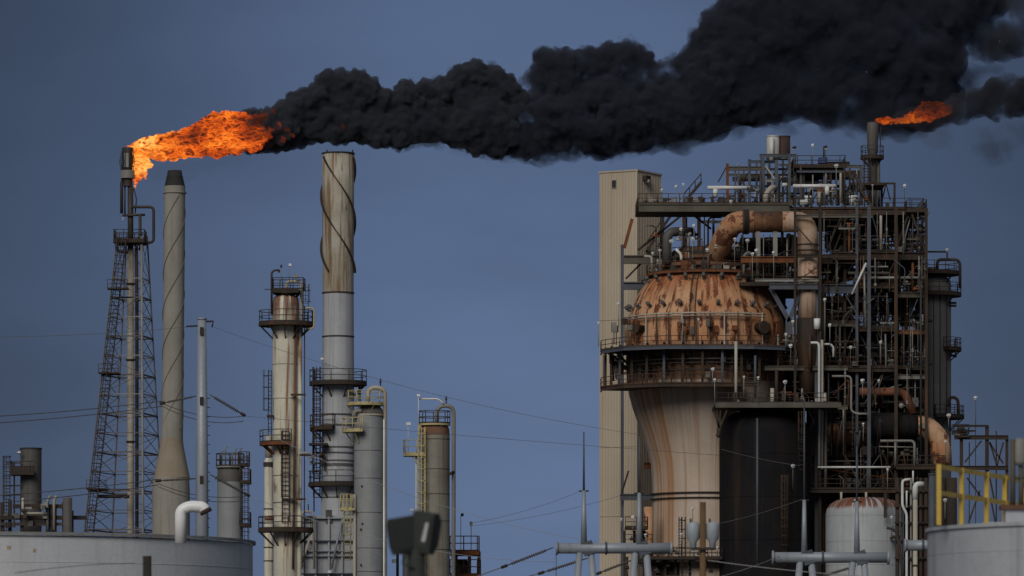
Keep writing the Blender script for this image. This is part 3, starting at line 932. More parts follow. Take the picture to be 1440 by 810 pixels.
# mid landing
z = zc(622.5)
b = MB().add([], [])
b.ring(cx, Y, m1(19), m1(37), z - .28, z, 155, 285, 18)
for a in (170, 210, 250, 275):
    c, n = math.cos(math.radians(a)), math.sin(math.radians(a))
    b.bar((cx + m1(19) * c, Y + m1(19) * n, z - 1.0), (cx + m1(33) * c, Y + m1(33) * n, z - .25), .14)
o = b.build('platform', steel_rust, t)
MB().rail(arc(cx, Y, m1(36.4), z, 155, 285, 16), sp=1.1).build('railing', rail_dark, o)
MB().ladder(V(X(402.5, Y), Y - m1(20), zc(735)), V(X(402.5, Y), Y - m1(20), zc(607)), w=.62, step=.4, r=.04, cr=.40).build('caged_ladder', rail_dark, t)
for py, x0, x1 in ((702, 396, 430), (555, 409, 430), (640, 418, 446)):
    MB().bar(P(x0, py, Y - 1.35), P(x1, py, Y - 1.35), .22, .16).build('pipe_support', steel_brown, t)
round_platform(t, cx, Y, m1(18), m1(39), zc(744), 150, 390, steel_brown, rail_dark, .3, True, 7, 1.3)
b = MB()
b.lathe([(.45, zc(733)), (.5, zc(731.5)), (.45, zc(730))], X(377, Y), Y - 1.6, 12)
MB().tube([P(372, 729, Y - 1.8), P(384, 729, Y - 1.8)], m1(3.2), 12).build('manway', collar_rust, t)
MB().pipe([P(420, 700, Y - 1.9), P(420, 637, Y - 1.9), P(437, 637, Y - 1.9)], m1(1.3), bend=.3).build('instrument_pipe', pipe_cream, t)

# slimmer column just behind it
Yb = 456.0
cxb = X(377.8, Yb)
t = thing('process_column', 'thin pale column half hidden behind the rusty cream column', 'column', (cxb, Yb, 0))
mb = lambda v: M(v, Yb)
MB().lathe([(mb(6.5), 0), (mb(6.2), Z(648, Yb)), (mb(4), Z(644, Yb)), (.01, Z(643, Yb))], cxb, Yb, 24, close=False).build('shell', cream_rust, t)
MB().tube([P(378, 643, Yb), P(378.5, 612, Yb)], mb(5.4), 14).build('vapour_pipe', pipe_cream, t)
MB().ring(cxb, Yb, mb(6.2), mb(7.6), Z(656, Yb), Z(650, Yb), seg=20).build('flange', pipe_dark, t)
for py in (715, 769, 788):
    MB().ring(cxb, Yb, mb(6.2), mb(7.4), Z(py, Yb) - .07, Z(py, Yb), seg=20).build('seam_ring', steel_brown, t)

# ================================================================== big stack with spiral strakes
Y = 480.0
m1 = lambda v: M(v, Y)
zc = lambda py: Z(py, Y)
cx = X(475.5, Y)
t = thing('strake_stack', 'tall wide grey stack, stained brown at its straked top', 'chimney', (cx, Y, 0))
MB().lathe([(m1(21.8), zc(412)), (m1(22.3), zc(300)), (m1(22.6), zc(216)), (m1(21.4), zc(215.5)), (m1(21.0), zc(226))], cx, Y, 44, close=False).build('upper_shaft', stack_upper, t)
MB().ring(cx, Y, m1(21.5), m1(23.4), zc(217.2), zc(215.2), seg=40).build('top_ring', soot, t)
for px in (460, 496):
    MB().span(X(px - 1, Y), X(px + 1, Y), Y - .2, Y + .2, zc(215), zc(211)).build('lifting_lug', soot, t)
MB().lathe([(m1(24.2), 0), (m1(24.2), zc(712)), (m1(23.2), zc(640)), (m1(22.6), zc(560)), (m1(21.8), zc(412))], cx, Y, 44, close=False).build('lower_shaft', stack_lower, t)
for py in (412, 473.5, 583, 598, 629, 637, 648, 653, 655, 700, 706):
    r0 = 21.9 if py < 500 else 23.2
    MB().ring(cx, Y, m1(r0 - .6), m1(r0 + .9), zc(py) - .08, zc(py) + .05, seg=44).build('stiffening_ring', steel_dark if py < 500 else vessel_grey, t)
for k in range(3):
    b = MB()
    vs = []
    n = 96
    for i in range(n):
        f = i / (n - 1)
        py = 222 + f * 161
        a = -(2 * PI * f * 161 / 220.0) - 2 * PI * k / 3 + 2.55
        for rr in (22.0, 25.6):
            for dz in (-1.1, 1.1):
                vs.append(V(cx + m1(rr) * math.cos(-a), Y + m1(rr) * math.sin(-a), zc(py + dz)))
    fs = []
    for i in range(n - 1):
        o_ = i * 4
        for u, w in ((0, 1), (1, 3), (3, 2), (2, 0)):
            fs.append((o_ + u, o_ + w, o_ + 4 + w, o_ + 4 + u))
    fs += [(0, 2, 3, 1), (n * 4 - 4, n * 4 - 3, n * 4 - 1, n * 4 - 2)]
    b.add(vs, fs)
    b.build('strake', steel_dark, t)
round_platform(t, cx, Y, m1(22), m1(40.5), zc(538), 0, 359.9, steel_dark, rail_dark, .3, True, 8, 1.7, h=1.15)
round_platform(t, cx, Y, m1(23), m1(42), zc(680), 150, 420, steel_dark, rail_dark, .3, True, 8, 1.7, h=1.15)
round_platform(t, cx, Y, m1(23), m1(40), zc(602), 130, 260, steel_brown, rail_rust, .25, True, 4, 1.2, h=1.2)
MB().span(X(436, Y), X(462, Y), Y - 2.6, Y - 1.0, zc(628), zc(625)).build('landing', steel_dark, t)
for k in range(10):
    r_ = random.Random(k)
    b = MB()
    px, py = r_.uniform(430, 452), r_.uniform(592, 652)
    b.pipe([P(px, py, Y - 1.8 + k * .1), P(px + r_.uniform(4, 12), py, Y - 1.8 + k * .1), P(px + r_.uniform(6, 12), py + r_.uniform(5, 16), Y - 1.8 + k * .1)], m1(r_.uniform(.6, 1.3)), bend=.2)
    b.box(P(px + 3, py + 1, Y - 1.8 + k * .1), (m1(4), .4, m1(r_.uniform(2, 5))))
    b.build('instrument_pipe', r_.choice([pipe_dark, pipe_grey, steel_brown, rail_dark]), t)
MB().ladder(V(X(446, Y), Y - .9, zc(700)), V(X(446, Y), Y - .9, zc(517)), w=.6, r=.05, cage=True).build('caged_ladder', rail_dark, t)
MB().tube([V(X(442, Y), Y - .7, zc(720)), V(X(442, Y), Y - .7, zc(520))], m1(.9), 8).build('conduit', steel_dark, t)
MB().tube([V(X(506, Y), Y - .5, zc(700)), V(X(506, Y), Y - .5, zc(545))], m1(2.0), 8).build('conduit', vessel_grey, t)
b = MB()
for k, py in enumerate((604, 617, 629, 641, 653)):
    MB().span(X(496, Y), X(501, Y), Y - .6, Y + .3, zc(py + 4), zc(py)).build('rung_box', steel_blue, t)
MB().span(X(454, Y), X(456, Y), Y - m1(23), Y - m1(22), zc(508), zc(505)).build('port', steel_dark, t)
MB().tube([P(454, 519, Y - 2.2), P(454, 505, Y - 2.2)], .03, 6).build('lamp_post', pipe_grey, t)
MB().box(P(453, 504.5, Y - 2.2), (m1(4), .3, m1(2.4))).build('lamp_head', white_lamp, t)
# furnace box at the foot
t = thing('heater_box', 'pale grey furnace casing at the foot of the tall straked stack', 'furnace', (X(468, 474), 474, 0))
Yh = 473.0
MB().span(X(425, Yh), X(499, Yh), Yh + .02, Yh + 8, 0, Z(725, Yh)).build('casing', stack_lower, t)
for px in (426, 444, 462.5, 481, 498):
    MB().span(X(px - 1.2, Yh), X(px + 1.2, Yh), Yh - .25, Yh, 0, Z(727, Yh)).build('stud', stack_lower, t)
for py in (728, 760, 774, 781, 806):
    MB().span(X(424.5, Yh), X(499.5, Yh), Yh - .34, Yh + .01, Z(py + 1.6, Yh), Z(py, Yh)).build('girt', steel_blue if py in (760, 806) else galv, t)
for px in (458, 463):
    pass
MB().span(X(458, Yh), X(467, Yh), Yh - .16, Yh - .004, Z(735, Yh), Z(717, Yh)).build('louvre', vessel_grey, t)
for a, b_ in (((435, 759), (424, 794)), ((480, 734), (466, 800))):
    MB().tube([P(*a, Yh - .6), P(*b_, Yh - .6)], M(1.6, Yh), 8).build('diagonal_strut', pipe_cream if a[0] < 450 else galv, t)
MB().box(P(463.5, 804, Yh - .7), (M(5, Yh), .5, M(4, Yh))).build('floodlamp', white_lamp, t)
MB().pipe([P(424, 800, Yh - 1.0), P(424, 719, Yh - 1.0), P(440, 719, Yh - 1.0), P(442, 800, Yh - 1.0)], M(1.7, Yh), bend=.6).build('loop_pipe', pipe_cream, t)
MB().tube([P(433.5, 718, Yh - 1.0), P(433.5, 709, Yh - 1.0)], M(.8, Yh), 8).build('relief_valve', steel_dark, t)

# ================================================================== grey column with yellow balconies
Y = 440.0
m1 = lambda v: M(v, Y)
zc = lambda py: Z(py, Y)
cx = X(518.5, Y)
t = thing('process_column', 'smooth grey clad column with yellow balconies and a pale overhead pipe', 'column', (cx, Y, 0))
MB().lathe([(m1(20.6), 0), (m1(20.6), zc(590)), (m1(20.2), zc(583))], cx, Y, 36, close=False).build('shell', clad_grey, t)
MB().lathe([(m1(20.0), zc(582)), (m1(19.6), zc(579)), (m1(14), zc(572.5)), (m1(14), zc(569))], X(521, Y), Y, 36, close=False).build('head', vessel_grey, t)
MB().ring(X(520, Y), Y, m1(19.6), m1(21.2), zc(585), zc(582.5), seg=36).build('collar', pipe_cream, t)
for py in (634, 673, 721, 771, 804):
    MB().ring(cx, Y, m1(20.4), m1(20.9), zc(py) - .03, zc(py) + .02, seg=36).build('seam_ring', vessel_grey, t)
o = round_platform(t, X(514, Y), Y, m1(9), m1(26.5), zc(568), 0, 359.9, yellow_pale, yellow_pale, .16, True, 3, 1.1, h=1.1)
z = zc(606)
b = MB().ring(X(517, Y), Y, m1(20.6), m1(36), z - .16, z, 150, 260, 16)
for a in (165, 235):
    c, n = math.cos(math.radians(a)), math.sin(math.radians(a))
    b.bar((X(517, Y) + m1(21) * c, Y + m1(21) * n, z - 1.1), (X(517, Y) + m1(32) * c, Y + m1(32) * n, z - .1), .09)
o = b.build('balcony', yellow_pale, t)
MB().rail(arc(X(517, Y), Y, m1(35.5), z, 150, 260, 12), sp=.8, r=.042, h=1.05).build('railing', yellow_pale, o)
MB().pipe([P(517.5, 566, Y - .3), P(517.5, 545, Y - .3), P(541.5, 545, Y - .3), V(X(541.5, Y), Y - .3, 0)], m1(2.9), bend=.75, seg=14).build('overhead_pipe', pipe_cream, t)
MB().tube([P(540.0, 590, Y - .55), V(X(540.0, Y), Y - .55, 0)], m1(1.4), 10).build('trace_pipe', pipe_white, t)
MB().pipe([P(498, 588, Y - .9), P(498, 580, Y - .9), P(503, 577, Y - .9), P(509, 578, Y - .9)], m1(3.4), bend=.4, seg=14).build('nozzle_elbow', pipe_grey, t)
b = MB().tube([P(535, 546, Y - .3), P(535, 532, Y - .3)], m1(.9), 8)
b.box(P(535, 537, Y - .3), (m1(3.4), .2, m1(2)))
b.build('relief_valve', steel_dark, t)
MB().ladder(V(X(489, Y), Y - 1.0, zc(788)), V(X(489, Y), Y - 1.0, zc(697)), w=.55, r=.04, cr=.38).build('caged_ladder', yellow_pale, t)
z = zc(716)
b = MB().span(X(479, Y), X(500, Y), Y - 1.5, Y + .3, z - .16, z)
o = b.build('landing', yellow_pale, t)
MB().rail([V(X(479.5, Y), Y + .2, z), V(X(479.5, Y), Y - 1.45, z), V(X(496, Y), Y - 1.45, z)], h=m1(20), sp=.55, r=.042).build('railing', yellow_pale, o)
MB().tube([V(X(499, Y), Y - .9, 0), V(X(499, Y), Y - .9, zc(696))], m1(2.2), 10).build('riser', pipe_cream, t)
for px, py in ((509.5, 684.5), (508, 745), (508, 795), (510, 737)):
    MB().tube([V(X(px, Y), Y - m1(18), zc(py)), V(X(px, Y), Y - m1(20.5), zc(py))], m1(1.4), 8).build('nozzle', steel_dark, t)

# ================================================================== olive column with rusty collar
Y = 445.0
m1 = lambda v: M(v, Y)
zc = lambda py: Z(py, Y)
cx = X(612, Y)
t = thing('process_column', 'olive stained column with a rusty collar and lamp above its yellow railing', 'column', (cx, Y, 0))
MB().lathe([(m1(20.4), 0), (m1(20.4), zc(612))], cx, Y, 36, close=False).build('shell', clad_olive, t)
MB().lathe([(m1(20.8), zc(612)), (m1(20.4), zc(604)), (m1(18.2), zc(599)), (m1(18.2), zc(597))], X(611.5, Y), Y, 36, close=False).build('rusty_collar', collar_rust, t)
for py in (618, 660, 695, 733, 773):
    MB().ring(cx, Y, m1(20.2), m1(20.7), zc(py) - .03, zc(py) + .02, seg=36).build('seam_ring', steel_dark, t)
o = round_platform(t, X(611, Y), Y, m1(9), m1(22.5), zc(596), 0, 359.9, yellow_pale, rail_dark, .16, True, 3, 1.1, h=1.1)
MB().pipe([P(614.5, 594, Y - .3), P(614.5, 570.5, Y - .3), P(638, 570.5, Y - .3), V(X(637.5, Y), Y - .3, 0)], m1(2.9), bend=.75, seg=14).build('overhead_pipe', pipe_grey, t)
b = MB()
b.pipe([P(589.5, 561, Y - .5), P(617, 561, Y - .5), P(624, 568, Y - .5)], m1(1.3), bend=.4)
b.build('lamp_arm', pipe_white, t)
MB().tube([P(588.5, 602, Y - .8), P(588.5, 557, Y - .8)], m1(.6), 6).build('lamp_post', pipe_white, t)
MB().box(P(588.5, 556, Y - .8), (m1(4.4), .3, m1(3))).build('lamp_head', white_lamp, t)
b = MB().tube([P(627.5, 570, Y - .3), P(627.5, 557, Y - .3)], m1(.9), 8)
b.box(P(627.5, 561, Y - .3), (m1(3.4), .2, m1(2)))
b.build('relief_valve', steel_dark, t)
MB().span(X(588, Y), X(592, Y), Y - 1.2, Y - .2, zc(603), zc(599)).build('valve_box', yellow_pale, t)
z = zc(639)
b = MB().span(X(567.5, Y), X(598, Y), Y - 1.5, Y + .5, z - .2, z)
b.bar((X(577, Y), Y - 1.2, z - .1), (X(594, Y), Y - 1.2, z - 1.2), .1)
b.bar((X(586, Y), Y - 1.2, z - .1), (X(594, Y), Y - 1.2, z - 1.0), .1)
o = b.build('balcony', yellow_pale, t)
MB().rail([V(X(568, Y), Y + .4, z), V(X(568, Y), Y - 1.45, z), V(X(597, Y), Y - 1.45, z)], h=m1(19), sp=1.0, r=.04).build('railing', yellow_pale, o)
MB().tube([P(574, 640, Y - 1.2), P(574, 597, Y - 1.2)], m1(.5), 6).build('lamp_post', pipe_white, t)
MB().box(P(574.5, 596, Y - 1.2), (m1(6.5), .35, m1(4))).build('lamp_head', white_lamp, t)
for px in (585.5, ):
    MB().tube([V(X(px, Y), Y - .9, 0), V(X(px, Y), Y - .9, zc(640))], m1(1.3), 8).build('riser', pipe_white, t)
MB().ladder(V(X(593.5, Y), Y - 1.25, 0), V(X(593.5, Y), Y - 1.25, zc(602)), w=.45, r=.045, cr=.36).build('caged_ladder', yellow_pale, t)
MB().tube([V(X(597.5, Y), Y - 1.2, 0), V(X(597.5, Y), Y - 1.2, zc(605))], m1(1.2), 8).build('conduit', steel_dark, t)
MB().tube([V(X(631, Y), Y - 1.0, zc(668)), V(X(638, Y), Y - .4, zc(664))], m1(2.2), 8).build('pipe_guide', steel_dark, t)
for px in (579, ):
    MB().tube([P(579, 730, Y - .9), P(579, 717, Y - .9)], .03, 6).build('lamp_post', pipe_white, t)
    MB().box(P(579, 717, Y - .9), (m1(5), .3, m1(3))).build('lamp_head', white_lamp, t)

# small steel platform tower right of it
Y = 452.0
m1 = lambda v: M(v, Y)
zc = lambda py: Z(py, Y)
t = thing('access_tower', 'low rusty steel access tower at the foot of the olive column', 'platform', (X(655, Y), Y, 0))
for px in (641, 660, 673.5):
    for dy in (0, 3):
        MB().bar(V(X(px, Y), Y + dy, 0), V(X(px, Y), Y + dy, zc(775)), .28).build('post', steel_dark, t)
for py, x0, x1 in ((775, 633, 674), (808, 633, 676)):
    z = zc(py)
    o = MB().span(X(x0, Y), X(x1, Y), Y - .3, Y + 3.2, z - .35, z).build('deck', steel_rust, t)
    MB().rail([V(X(x0, Y), Y - .2, z), V(X(x1 - .5, Y), Y - .2, z), V(X(x1 - .5, Y), Y + 3, z)], h=m1(21), sp=1.2, r=.045).build('railing', rail_rust, o)
MB().lathe([(m1(9), 0), (m1(9), zc(790)), (m1(6), zc(786))], X(650, Y), Y + 1.6, 20, close=False).build('small_vessel', steel_dark, t)
MB().tube([P(648, 775, Y), P(648, 725, Y)], .03, 6).build('lamp_post', pipe_grey, t)
MB().box(P(650, 724, Y), (m1(4), .3, m1(4))).build('lamp_head', steel_dark, t)
MB().tube([P(662.5, 775, Y), P(662.5, 737, Y)], .04, 6).build('lamp_post', pipe_grey, t)
MB().box(P(662.5, 736, Y), (m1(4), .4, m1(5))).build('lamp_head', pipe_grey, t)
t = thing('small_column', 'stubby grey column mostly hidden behind the near floodlight mast', 'column', (X(570, 447), 447, 0))
MB().lathe([(M(11, 447), 0), (M(11, 447), Z(775, 447)), (M(7, 447), Z(771, 447)), (.01, Z(770, 447))], X(577, 447), 447, 24, close=False).build('shell', clad_grey, t)
MB().pipe([P(559, 815, 446), P(559, 776, 446), P(566, 776, 446)], M(2, 447), bend=.4).build('side_pipe', pipe_dark, t)
MB().box(P(554, 789, 445), (M(6, 445), .4, M(5, 445))).build('lamp_head', white_lamp, t)
# ================================================================== beige clad stair tower
Y = 600.0
TH = math.radians(30)
w_, d_ = M(52, Y) / math.cos(TH), M(35, Y) / math.sin(TH)
edge = V(X(895, Y), Y - 4, 0)                 # the corner nearest the eye
u = V(-math.cos(TH), math.sin(TH), 0)         # along the wide face
n_ = V(math.sin(TH), math.cos(TH), 0)         # along the narrow face
zt_ = Z(245.5, Y)
t = thing('stair_tower', 'beige ribbed stair tower beside the rusty vessel', 'building', edge + u * w_ / 2 + n_ * d_ / 2)


def ribbed(a, b_, z0, z1, pitch, depth, outward):
    L_ = (b_ - a).length
    d = (b_ - a) / L_
    k = max(1, round(L_ / pitch))
    p = L_ / k
    q = []
    for i in range(k):
        x = i * p
        q += [(x, 0), (x + p * .70, 0), (x + p * .76, depth), (x + p * .94, depth)]
    q.append((L_, 0))
    vs, fs = [], []
    for x, o in q:
        c = a + d * x + outward * o
        vs += [V(c.x, c.y, z0), V(c.x, c.y, z1)]
    for i in range(len(q) - 1):
        fs.append((2 * i, 2 * i + 2, 2 * i + 3, 2 * i + 1))
    return MB().add(vs, fs)


c0, c1, c2, c3 = edge, edge + u * w_, edge + u * w_ + n_ * d_, edge + n_ * d_
ribbed(c1, c0, 0, zt_, .40, .05, -n_).build('front_wall', siding, t)
ribbed(c0, c3, 0, zt_, .40, .05, -u).build('side_wall', siding, t)
ribbed(c3, c2, 0, zt_, .40, .05, n_).build('rear_wall', siding, t)
ribbed(c2, c1, 0, zt_, .40, .05, u).build('side_wall', siding, t)
ctr = (c0 + c2) / 2
MB().box(V(ctr.x, ctr.y, zt_ + .09), (w_ + .24, d_ + .24, .18), -TH).build('roof', siding, t)
MB().box(V(edge.x, edge.y, zt_ / 2) - n_ * .04 + u * .02, (.16, .16, zt_ - .04), -TH).build('corner_trim', siding, t)
pw = edge + u * (w_ * (895 - 863.5) / 52) - n_ * .06
MB().box(V(pw.x, pw.y, Z(262, Y)), (M(7, Y) / math.cos(TH), .12, M(12, Y)), -TH).build('window_frame', siding, t)
wf = MB().box(V(pw.x, pw.y, Z(262, Y)) - n_ * .07, (M(5.6, Y) / math.cos(TH), .03, M(10.4, Y)), -TH).build('window_pane', siding_dark, t)
pv = edge + n_ * (d_ * 11 / 35) + u * -.25
MB().box(V(pv.x, pv.y, Z(254, Y)), (.5, 1.1, M(7, Y)), -TH).build('wall_fan', steel_dark, t)
MB().box(V(pv.x, pv.y, Z(258, Y)) - u * .2, (.6, .5, M(4, Y)), -TH).build('fan_bracket', pipe_grey, t)
for py in (452, 540, 630, 727):
    p = edge - n_ * .062 + u * w_ / 2
    MB().box(V(p.x, p.y, Z(py, Y)), (w_, .03, .06), -TH).build('panel_seam', siding, t)

# ================================================================== the big rusty vessel
VY = 580.0
vcx = X(992.5, VY)
m1 = lambda v: M(v, VY)
zc = lambda py: Z(py, VY)
t = thing('regenerator_vessel', 'huge rusty onion domed vessel with a pale pink lower shell', 'vessel', (vcx, VY, 0))
vessel = t
dome = [(113.0, 487), (113.2, 478), (112.6, 466), (110.6, 454), (107, 442), (102.6, 431), (98.5, 420), (92.5, 409.5), (85.5, 400), (77, 392), (66, 386), (52, 381.5)]
MB().lathe([(m1(r), zc(y)) for r, y in dome], vcx, VY, 96, close=False).build('dome', dome_rust, t)
MB().lathe([(m1(110.5), zc(540)), (m1(112), zc(520)), (m1(112.8), zc(487.2))], vcx, VY, 96, close=False).build('belt', belt_rust, t)
neck = [(76, 1000), (76, 780), (75, 720), (74.8, 690), (75.5, 668), (77.5, 652), (82, 634), (88.5, 614), (96, 594), (103, 574), (108, 556), (110.4, 540.2)]
MB().lathe([(m1(r), max(0, zc(y))) for r, y in neck], vcx, VY, 96, close=False).build('neck', neck_pink, t)
# stacked crown rings above the dome
MB().lathe([(m1(76), zc(392)), (m1(76), zc(388)), (m1(66), zc(388)), (m1(66), zc(379)), (m1(72), zc(378)), (m1(72), zc(374)), (m1(56), zc(374)), (m1(56), zc(368)), (m1(60), zc(367)), (m1(60), zc(363)), (m1(38), zc(362.5)), (m1(38), zc(350)), (.01, zc(349))],
           vcx, VY, 64, close=False, smooth=False).build('crown_ring', collar_rust, t)
round_platform(t, vcx, VY, m1(50), m1(84), zc(386.5), 150, 390, steel_rust, rail_rust, .22, True, 0, 1.6)
round_platform(t, vcx, VY, m1(30), m1(60), zc(365), 140, 400, steel_brown, rail_dark, .2, True, 0, 1.4)
# clamped nozzles in two rows round the dome


def dome_r(py):
    for (r0, y0), (r1, y1) in zip(dome, dome[1:]):
        if y1 <= py <= y0:
            return r0 + (r1 - r0) * (py - y0) / (y1 - y0)
    return 50


for row, cnt, a0 in ((399.5, 22, 4), (436.5, 26, 0)):
    r0 = dome_r(row)
    tilt = math.radians(52 if row < 410 else 28)
    for k in range(cnt):
        a = math.radians(a0 + 360.0 * k / cnt)
        if -8 < (math.degrees(a) - 90 + 180) % 360 - 180 < 8 or math.sin(a) > .25:
            continue
        dr = V(math.cos(a) * math.cos(tilt), math.sin(a) * math.cos(tilt), math.sin(tilt))
        base = V(vcx + m1(r0) * math.cos(a), VY + m1(r0) * math.sin(a), zc(row))
        b = MB().tube([base - dr * .3, base + dr * .45], m1(2.1), 12)
        b.tube([base + dr * .45, base + dr * .62, base + dr * .64, base + dr * .86], [m1(3.0), m1(3.0), m1(2.6), m1(2.1)], 12)
        b.build('nozzle', vessel_grey, t)
for px, py, r_ in ((902, 468, 5.5), (1062, 468, 7.2)):
    a = -math.acos((px - 992.5) / 113.0)
    dr = V(math.cos(a), math.sin(a), 0)
    q = V(vcx, VY, zc(py)) + dr * m1(112)
    MB().tube([q, q + dr * .9, q + dr * .92, q + dr * 1.15], [m1(r_), m1(r_), m1(r_ * 1.25), m1(r_ * 1.25)], 18).build('manway', steel_brown, t)
MB().box(P(1073, 459, VY - m1(84)), (m1(9), .6, m1(8))).build('junction_box', pipe_dark, t)
# platforms round the belt
GP = [(-149, 577.5), (-149, 575), (-120, 570.2), (-62, 567.9), (62, 567.9), (106, 569.8), (122, 573.5)]


def gallery(pts, row, name, fas, rl):
    """A polygonal walkway hung on the belt: deck slab, fascia channel, railing."""
    z = Z(row, 567.0)
    q = [V(vcx + M(px, Y_), Y_, z) for px, Y_ in pts]
    back = [V(vcx + (p.x - vcx) * .45, min(VY + .5, VY + (p.y - VY) * .45), z) for p in q]
    n = len(q)
    vs = q + back + [p - V(0, 0, .25) for p in q + back]
    fs = []
    for i_ in range(n - 1):
        fs += [(i_, i_ + 1, n + i_ + 1, n + i_), (2 * n + i_ + 1, 2 * n + i_, 3 * n + i_, 3 * n + i_ + 1), (i_ + 1, i_, 2 * n + i_, 2 * n + i_ + 1), (n + i_, n + i_ + 1, 3 * n + i_ + 1, 3 * n + i_)]
    fs += [(0, n, 3 * n, 2 * n), (n - 1, 3 * n - 1, 4 * n - 1, 2 * n - 1)]
    o_ = MB().add(vs, fs).build(name, steel_dark, t)
    b_ = MB()
    for p, r_ in zip(q, q[1:]):
        b_.ibeam(p + V(0, -.05, -.22), r_ + V(0, -.05, -.22), .16, .42)
    b_.build('fascia', fas, o_)
    MB().rail([p + V(0, .06, 0) for p in q], sp=1.7, r=.04).build('railing', rl, o_)
    return q


up_ = gallery(GP, 484.5, 'upper_gallery', steel_blue, rail_rust)
lo_ = gallery(GP[:5] + [(70, 567.6)], 537.5, 'lower_gallery', steel_brown, rail_rust)
for k in range(12):
    a = math.radians(178 + k * 11)
    c, n = math.cos(a), math.sin(a)
    r0, r1 = m1(112), m1(143)
    MB().bar((vcx + r1 * c, VY + r1 * n, Z(538, 568)), (vcx + r1 * c, VY + r1 * n, Z(487, 568)), .26).build('gallery_post', steel_brown if k % 3 else steel_blue, t)
    MB().bar((vcx + r0 * c, VY + r0 * n, zc(520)), (vcx + r1 * c, VY + r1 * n, zc(491)), .22).build('gallery_brace', steel_dark if k % 2 else steel_brown, t)
MB().tube(arc(vcx, VY, m1(118), zc(449), 190, 312, 30), m1(1.3), 8).build('ring_pipe', pipe_cream, t)
MB().tube(arc(vcx, VY, m1(118), zc(453), 190, 312, 30), m1(1.0), 8).build('ring_pipe', pipe_grey, t)
for r_, py, m_ in ((130, 503, steel_brown), (128, 513, pipe_grey), (133, 519, pipe_dark), (126, 528, pipe_dark)):
    MB().tube(arc(vcx, VY, m1(r_), zc(py), 182, 330, 30), m1(1.1), 8).build('ring_pipe', m_, t)
rnd = random.Random(7)
for k in range(26):
    a = math.radians(rnd.uniform(182, 352))
    c, n = math.cos(a), math.sin(a)
    r_ = m1(rnd.uniform(118, 140))
    y1 = rnd.uniform(492, 512)
    y2 = rnd.uniform(524, 538)
    b = MB().tube([(vcx + r_ * c, VY + r_ * n, zc(y2)), (vcx + r_ * c, VY + r_ * n, zc(y1))], m1(rnd.uniform(.7, 1.6)), 8)
    b.box((vcx + r_ * c, VY + r_ * n, zc(rnd.uniform(y1, y2))), (rnd.uniform(.4, .9), .5, rnd.uniform(.4, .9)), a)
    b.build('valve_manifold', rnd.choice([pipe_dark, steel_brown, pipe_grey, pipe_dark, rail_rust, vessel_grey]), t)
for k in range(22):
    a = math.radians(rnd.uniform(182, 352))
    c, n = math.cos(a), math.sin(a)
    r_ = m1(rnd.uniform(115, 136))
    y2, y1 = 486, rnd.uniform(452, 474)
    b = MB().tube([(vcx + r_ * c, VY + r_ * n, zc(y2)), (vcx + r_ * c, VY + r_ * n, zc(y1))], m1(rnd.uniform(.6, 1.2)), 8)
    b.box((vcx + r_ * c, VY + r_ * n, zc(y1 + 2)), (rnd.uniform(.3, .8), .4, rnd.uniform(.4, .9)), a)
    b.build('instrument_stand', rnd.choice([pipe_dark, steel_rust, pipe_grey, steel_brown, vessel_grey]), t)
for k in range(13):
    a = math.radians(194 + k * 9.6)
    p = V(vcx + m1(118) * math.cos(a), VY + m1(118) * math.sin(a), zc(455))
    MB().bar(V(p.x, p.y, Z(484, 568)), V(p.x, p.y, zc(447)), .16).build('ring_pipe_post', rail_rust if k % 3 else pipe_cream, t)
for k in range(20):
    a = math.radians(186 + k * 6.6)
    p = V(vcx + m1(124) * math.cos(a), VY + m1(124) * math.sin(a), Z(537, 568))
    MB().bar(p, V(p.x, p.y, Z(490, 568)), rnd.uniform(.08, .2)).build('gallery_hanger', rnd.choice([rail_rust, steel_brown, rail_dark, vessel_grey]), t)
# ladder over the dome
q = [(r, y) for r, y in dome if y <= 478]
b = MB()
a = math.radians(258)
for s_ in (-.3, .3):
    b.tube([V(vcx + (m1(r) + .25) * math.cos(a) + s_, VY + (m1(r) + .25) * math.sin(a), zc(y)) for r, y in q], .05, 6)
for i in range(len(q) - 1):
    for f in (0, .33, .66):
        r = q[i][0] + (q[i + 1][0] - q[i][0]) * f
        y = q[i][1] + (q[i + 1][1] - q[i][1]) * f
        p = V(vcx + (m1(r) + .25) * math.cos(a), VY + (m1(r) + .25) * math.sin(a), zc(y))
        b.bar(p - V(.3, 0, 0), p + V(.3, 0, 0), .05)
b.build('dome_ladder', rail_rust, t)
z = zc(406)
b = MB().span(vcx - m1(27), vcx + m1(12), VY - m1(84), VY - m1(60), z - .2, z)
o = b.build('dome_landing', steel_dark, t)
MB().rail([V(vcx - m1(26), VY - m1(83), z), V(vcx + m1(12), VY - m1(83), z)], sp=1.2).build('railing', rail_dark, o)
for k in range(78):
    a = math.radians(rnd.uniform(182, 358))
    r_ = m1(rnd.uniform(30, 82))
    yb = 386 if r_ > m1(52) else 365
    y1 = yb - rnd.uniform(8, 26)
    p = V(vcx + r_ * math.cos(a), VY + r_ * math.sin(a), zc(yb))
    b = MB()
    if k % 3 == 0:
        b.pipe([p, V(p.x, p.y, zc(y1)), V(p.x + m1(rnd.uniform(-16, 16)), p.y, zc(y1))], m1(rnd.uniform(.9, 2.0)), bend=.6)
    else:
        b.tube([p, V(p.x, p.y, zc(y1))], m1(rnd.uniform(.6, 1.5)), 8)
        b.box((p.x, p.y, zc(yb - rnd.uniform(3, 8))), (rnd.uniform(.4, 1.2), .6, rnd.uniform(.4, 1.0)))
    b.build('crown_pipe', rnd.choice([pipe_dark, steel_brown, pipe_grey, pipe_dark, steel_rust, vessel_grey, pipe_cream]), t)
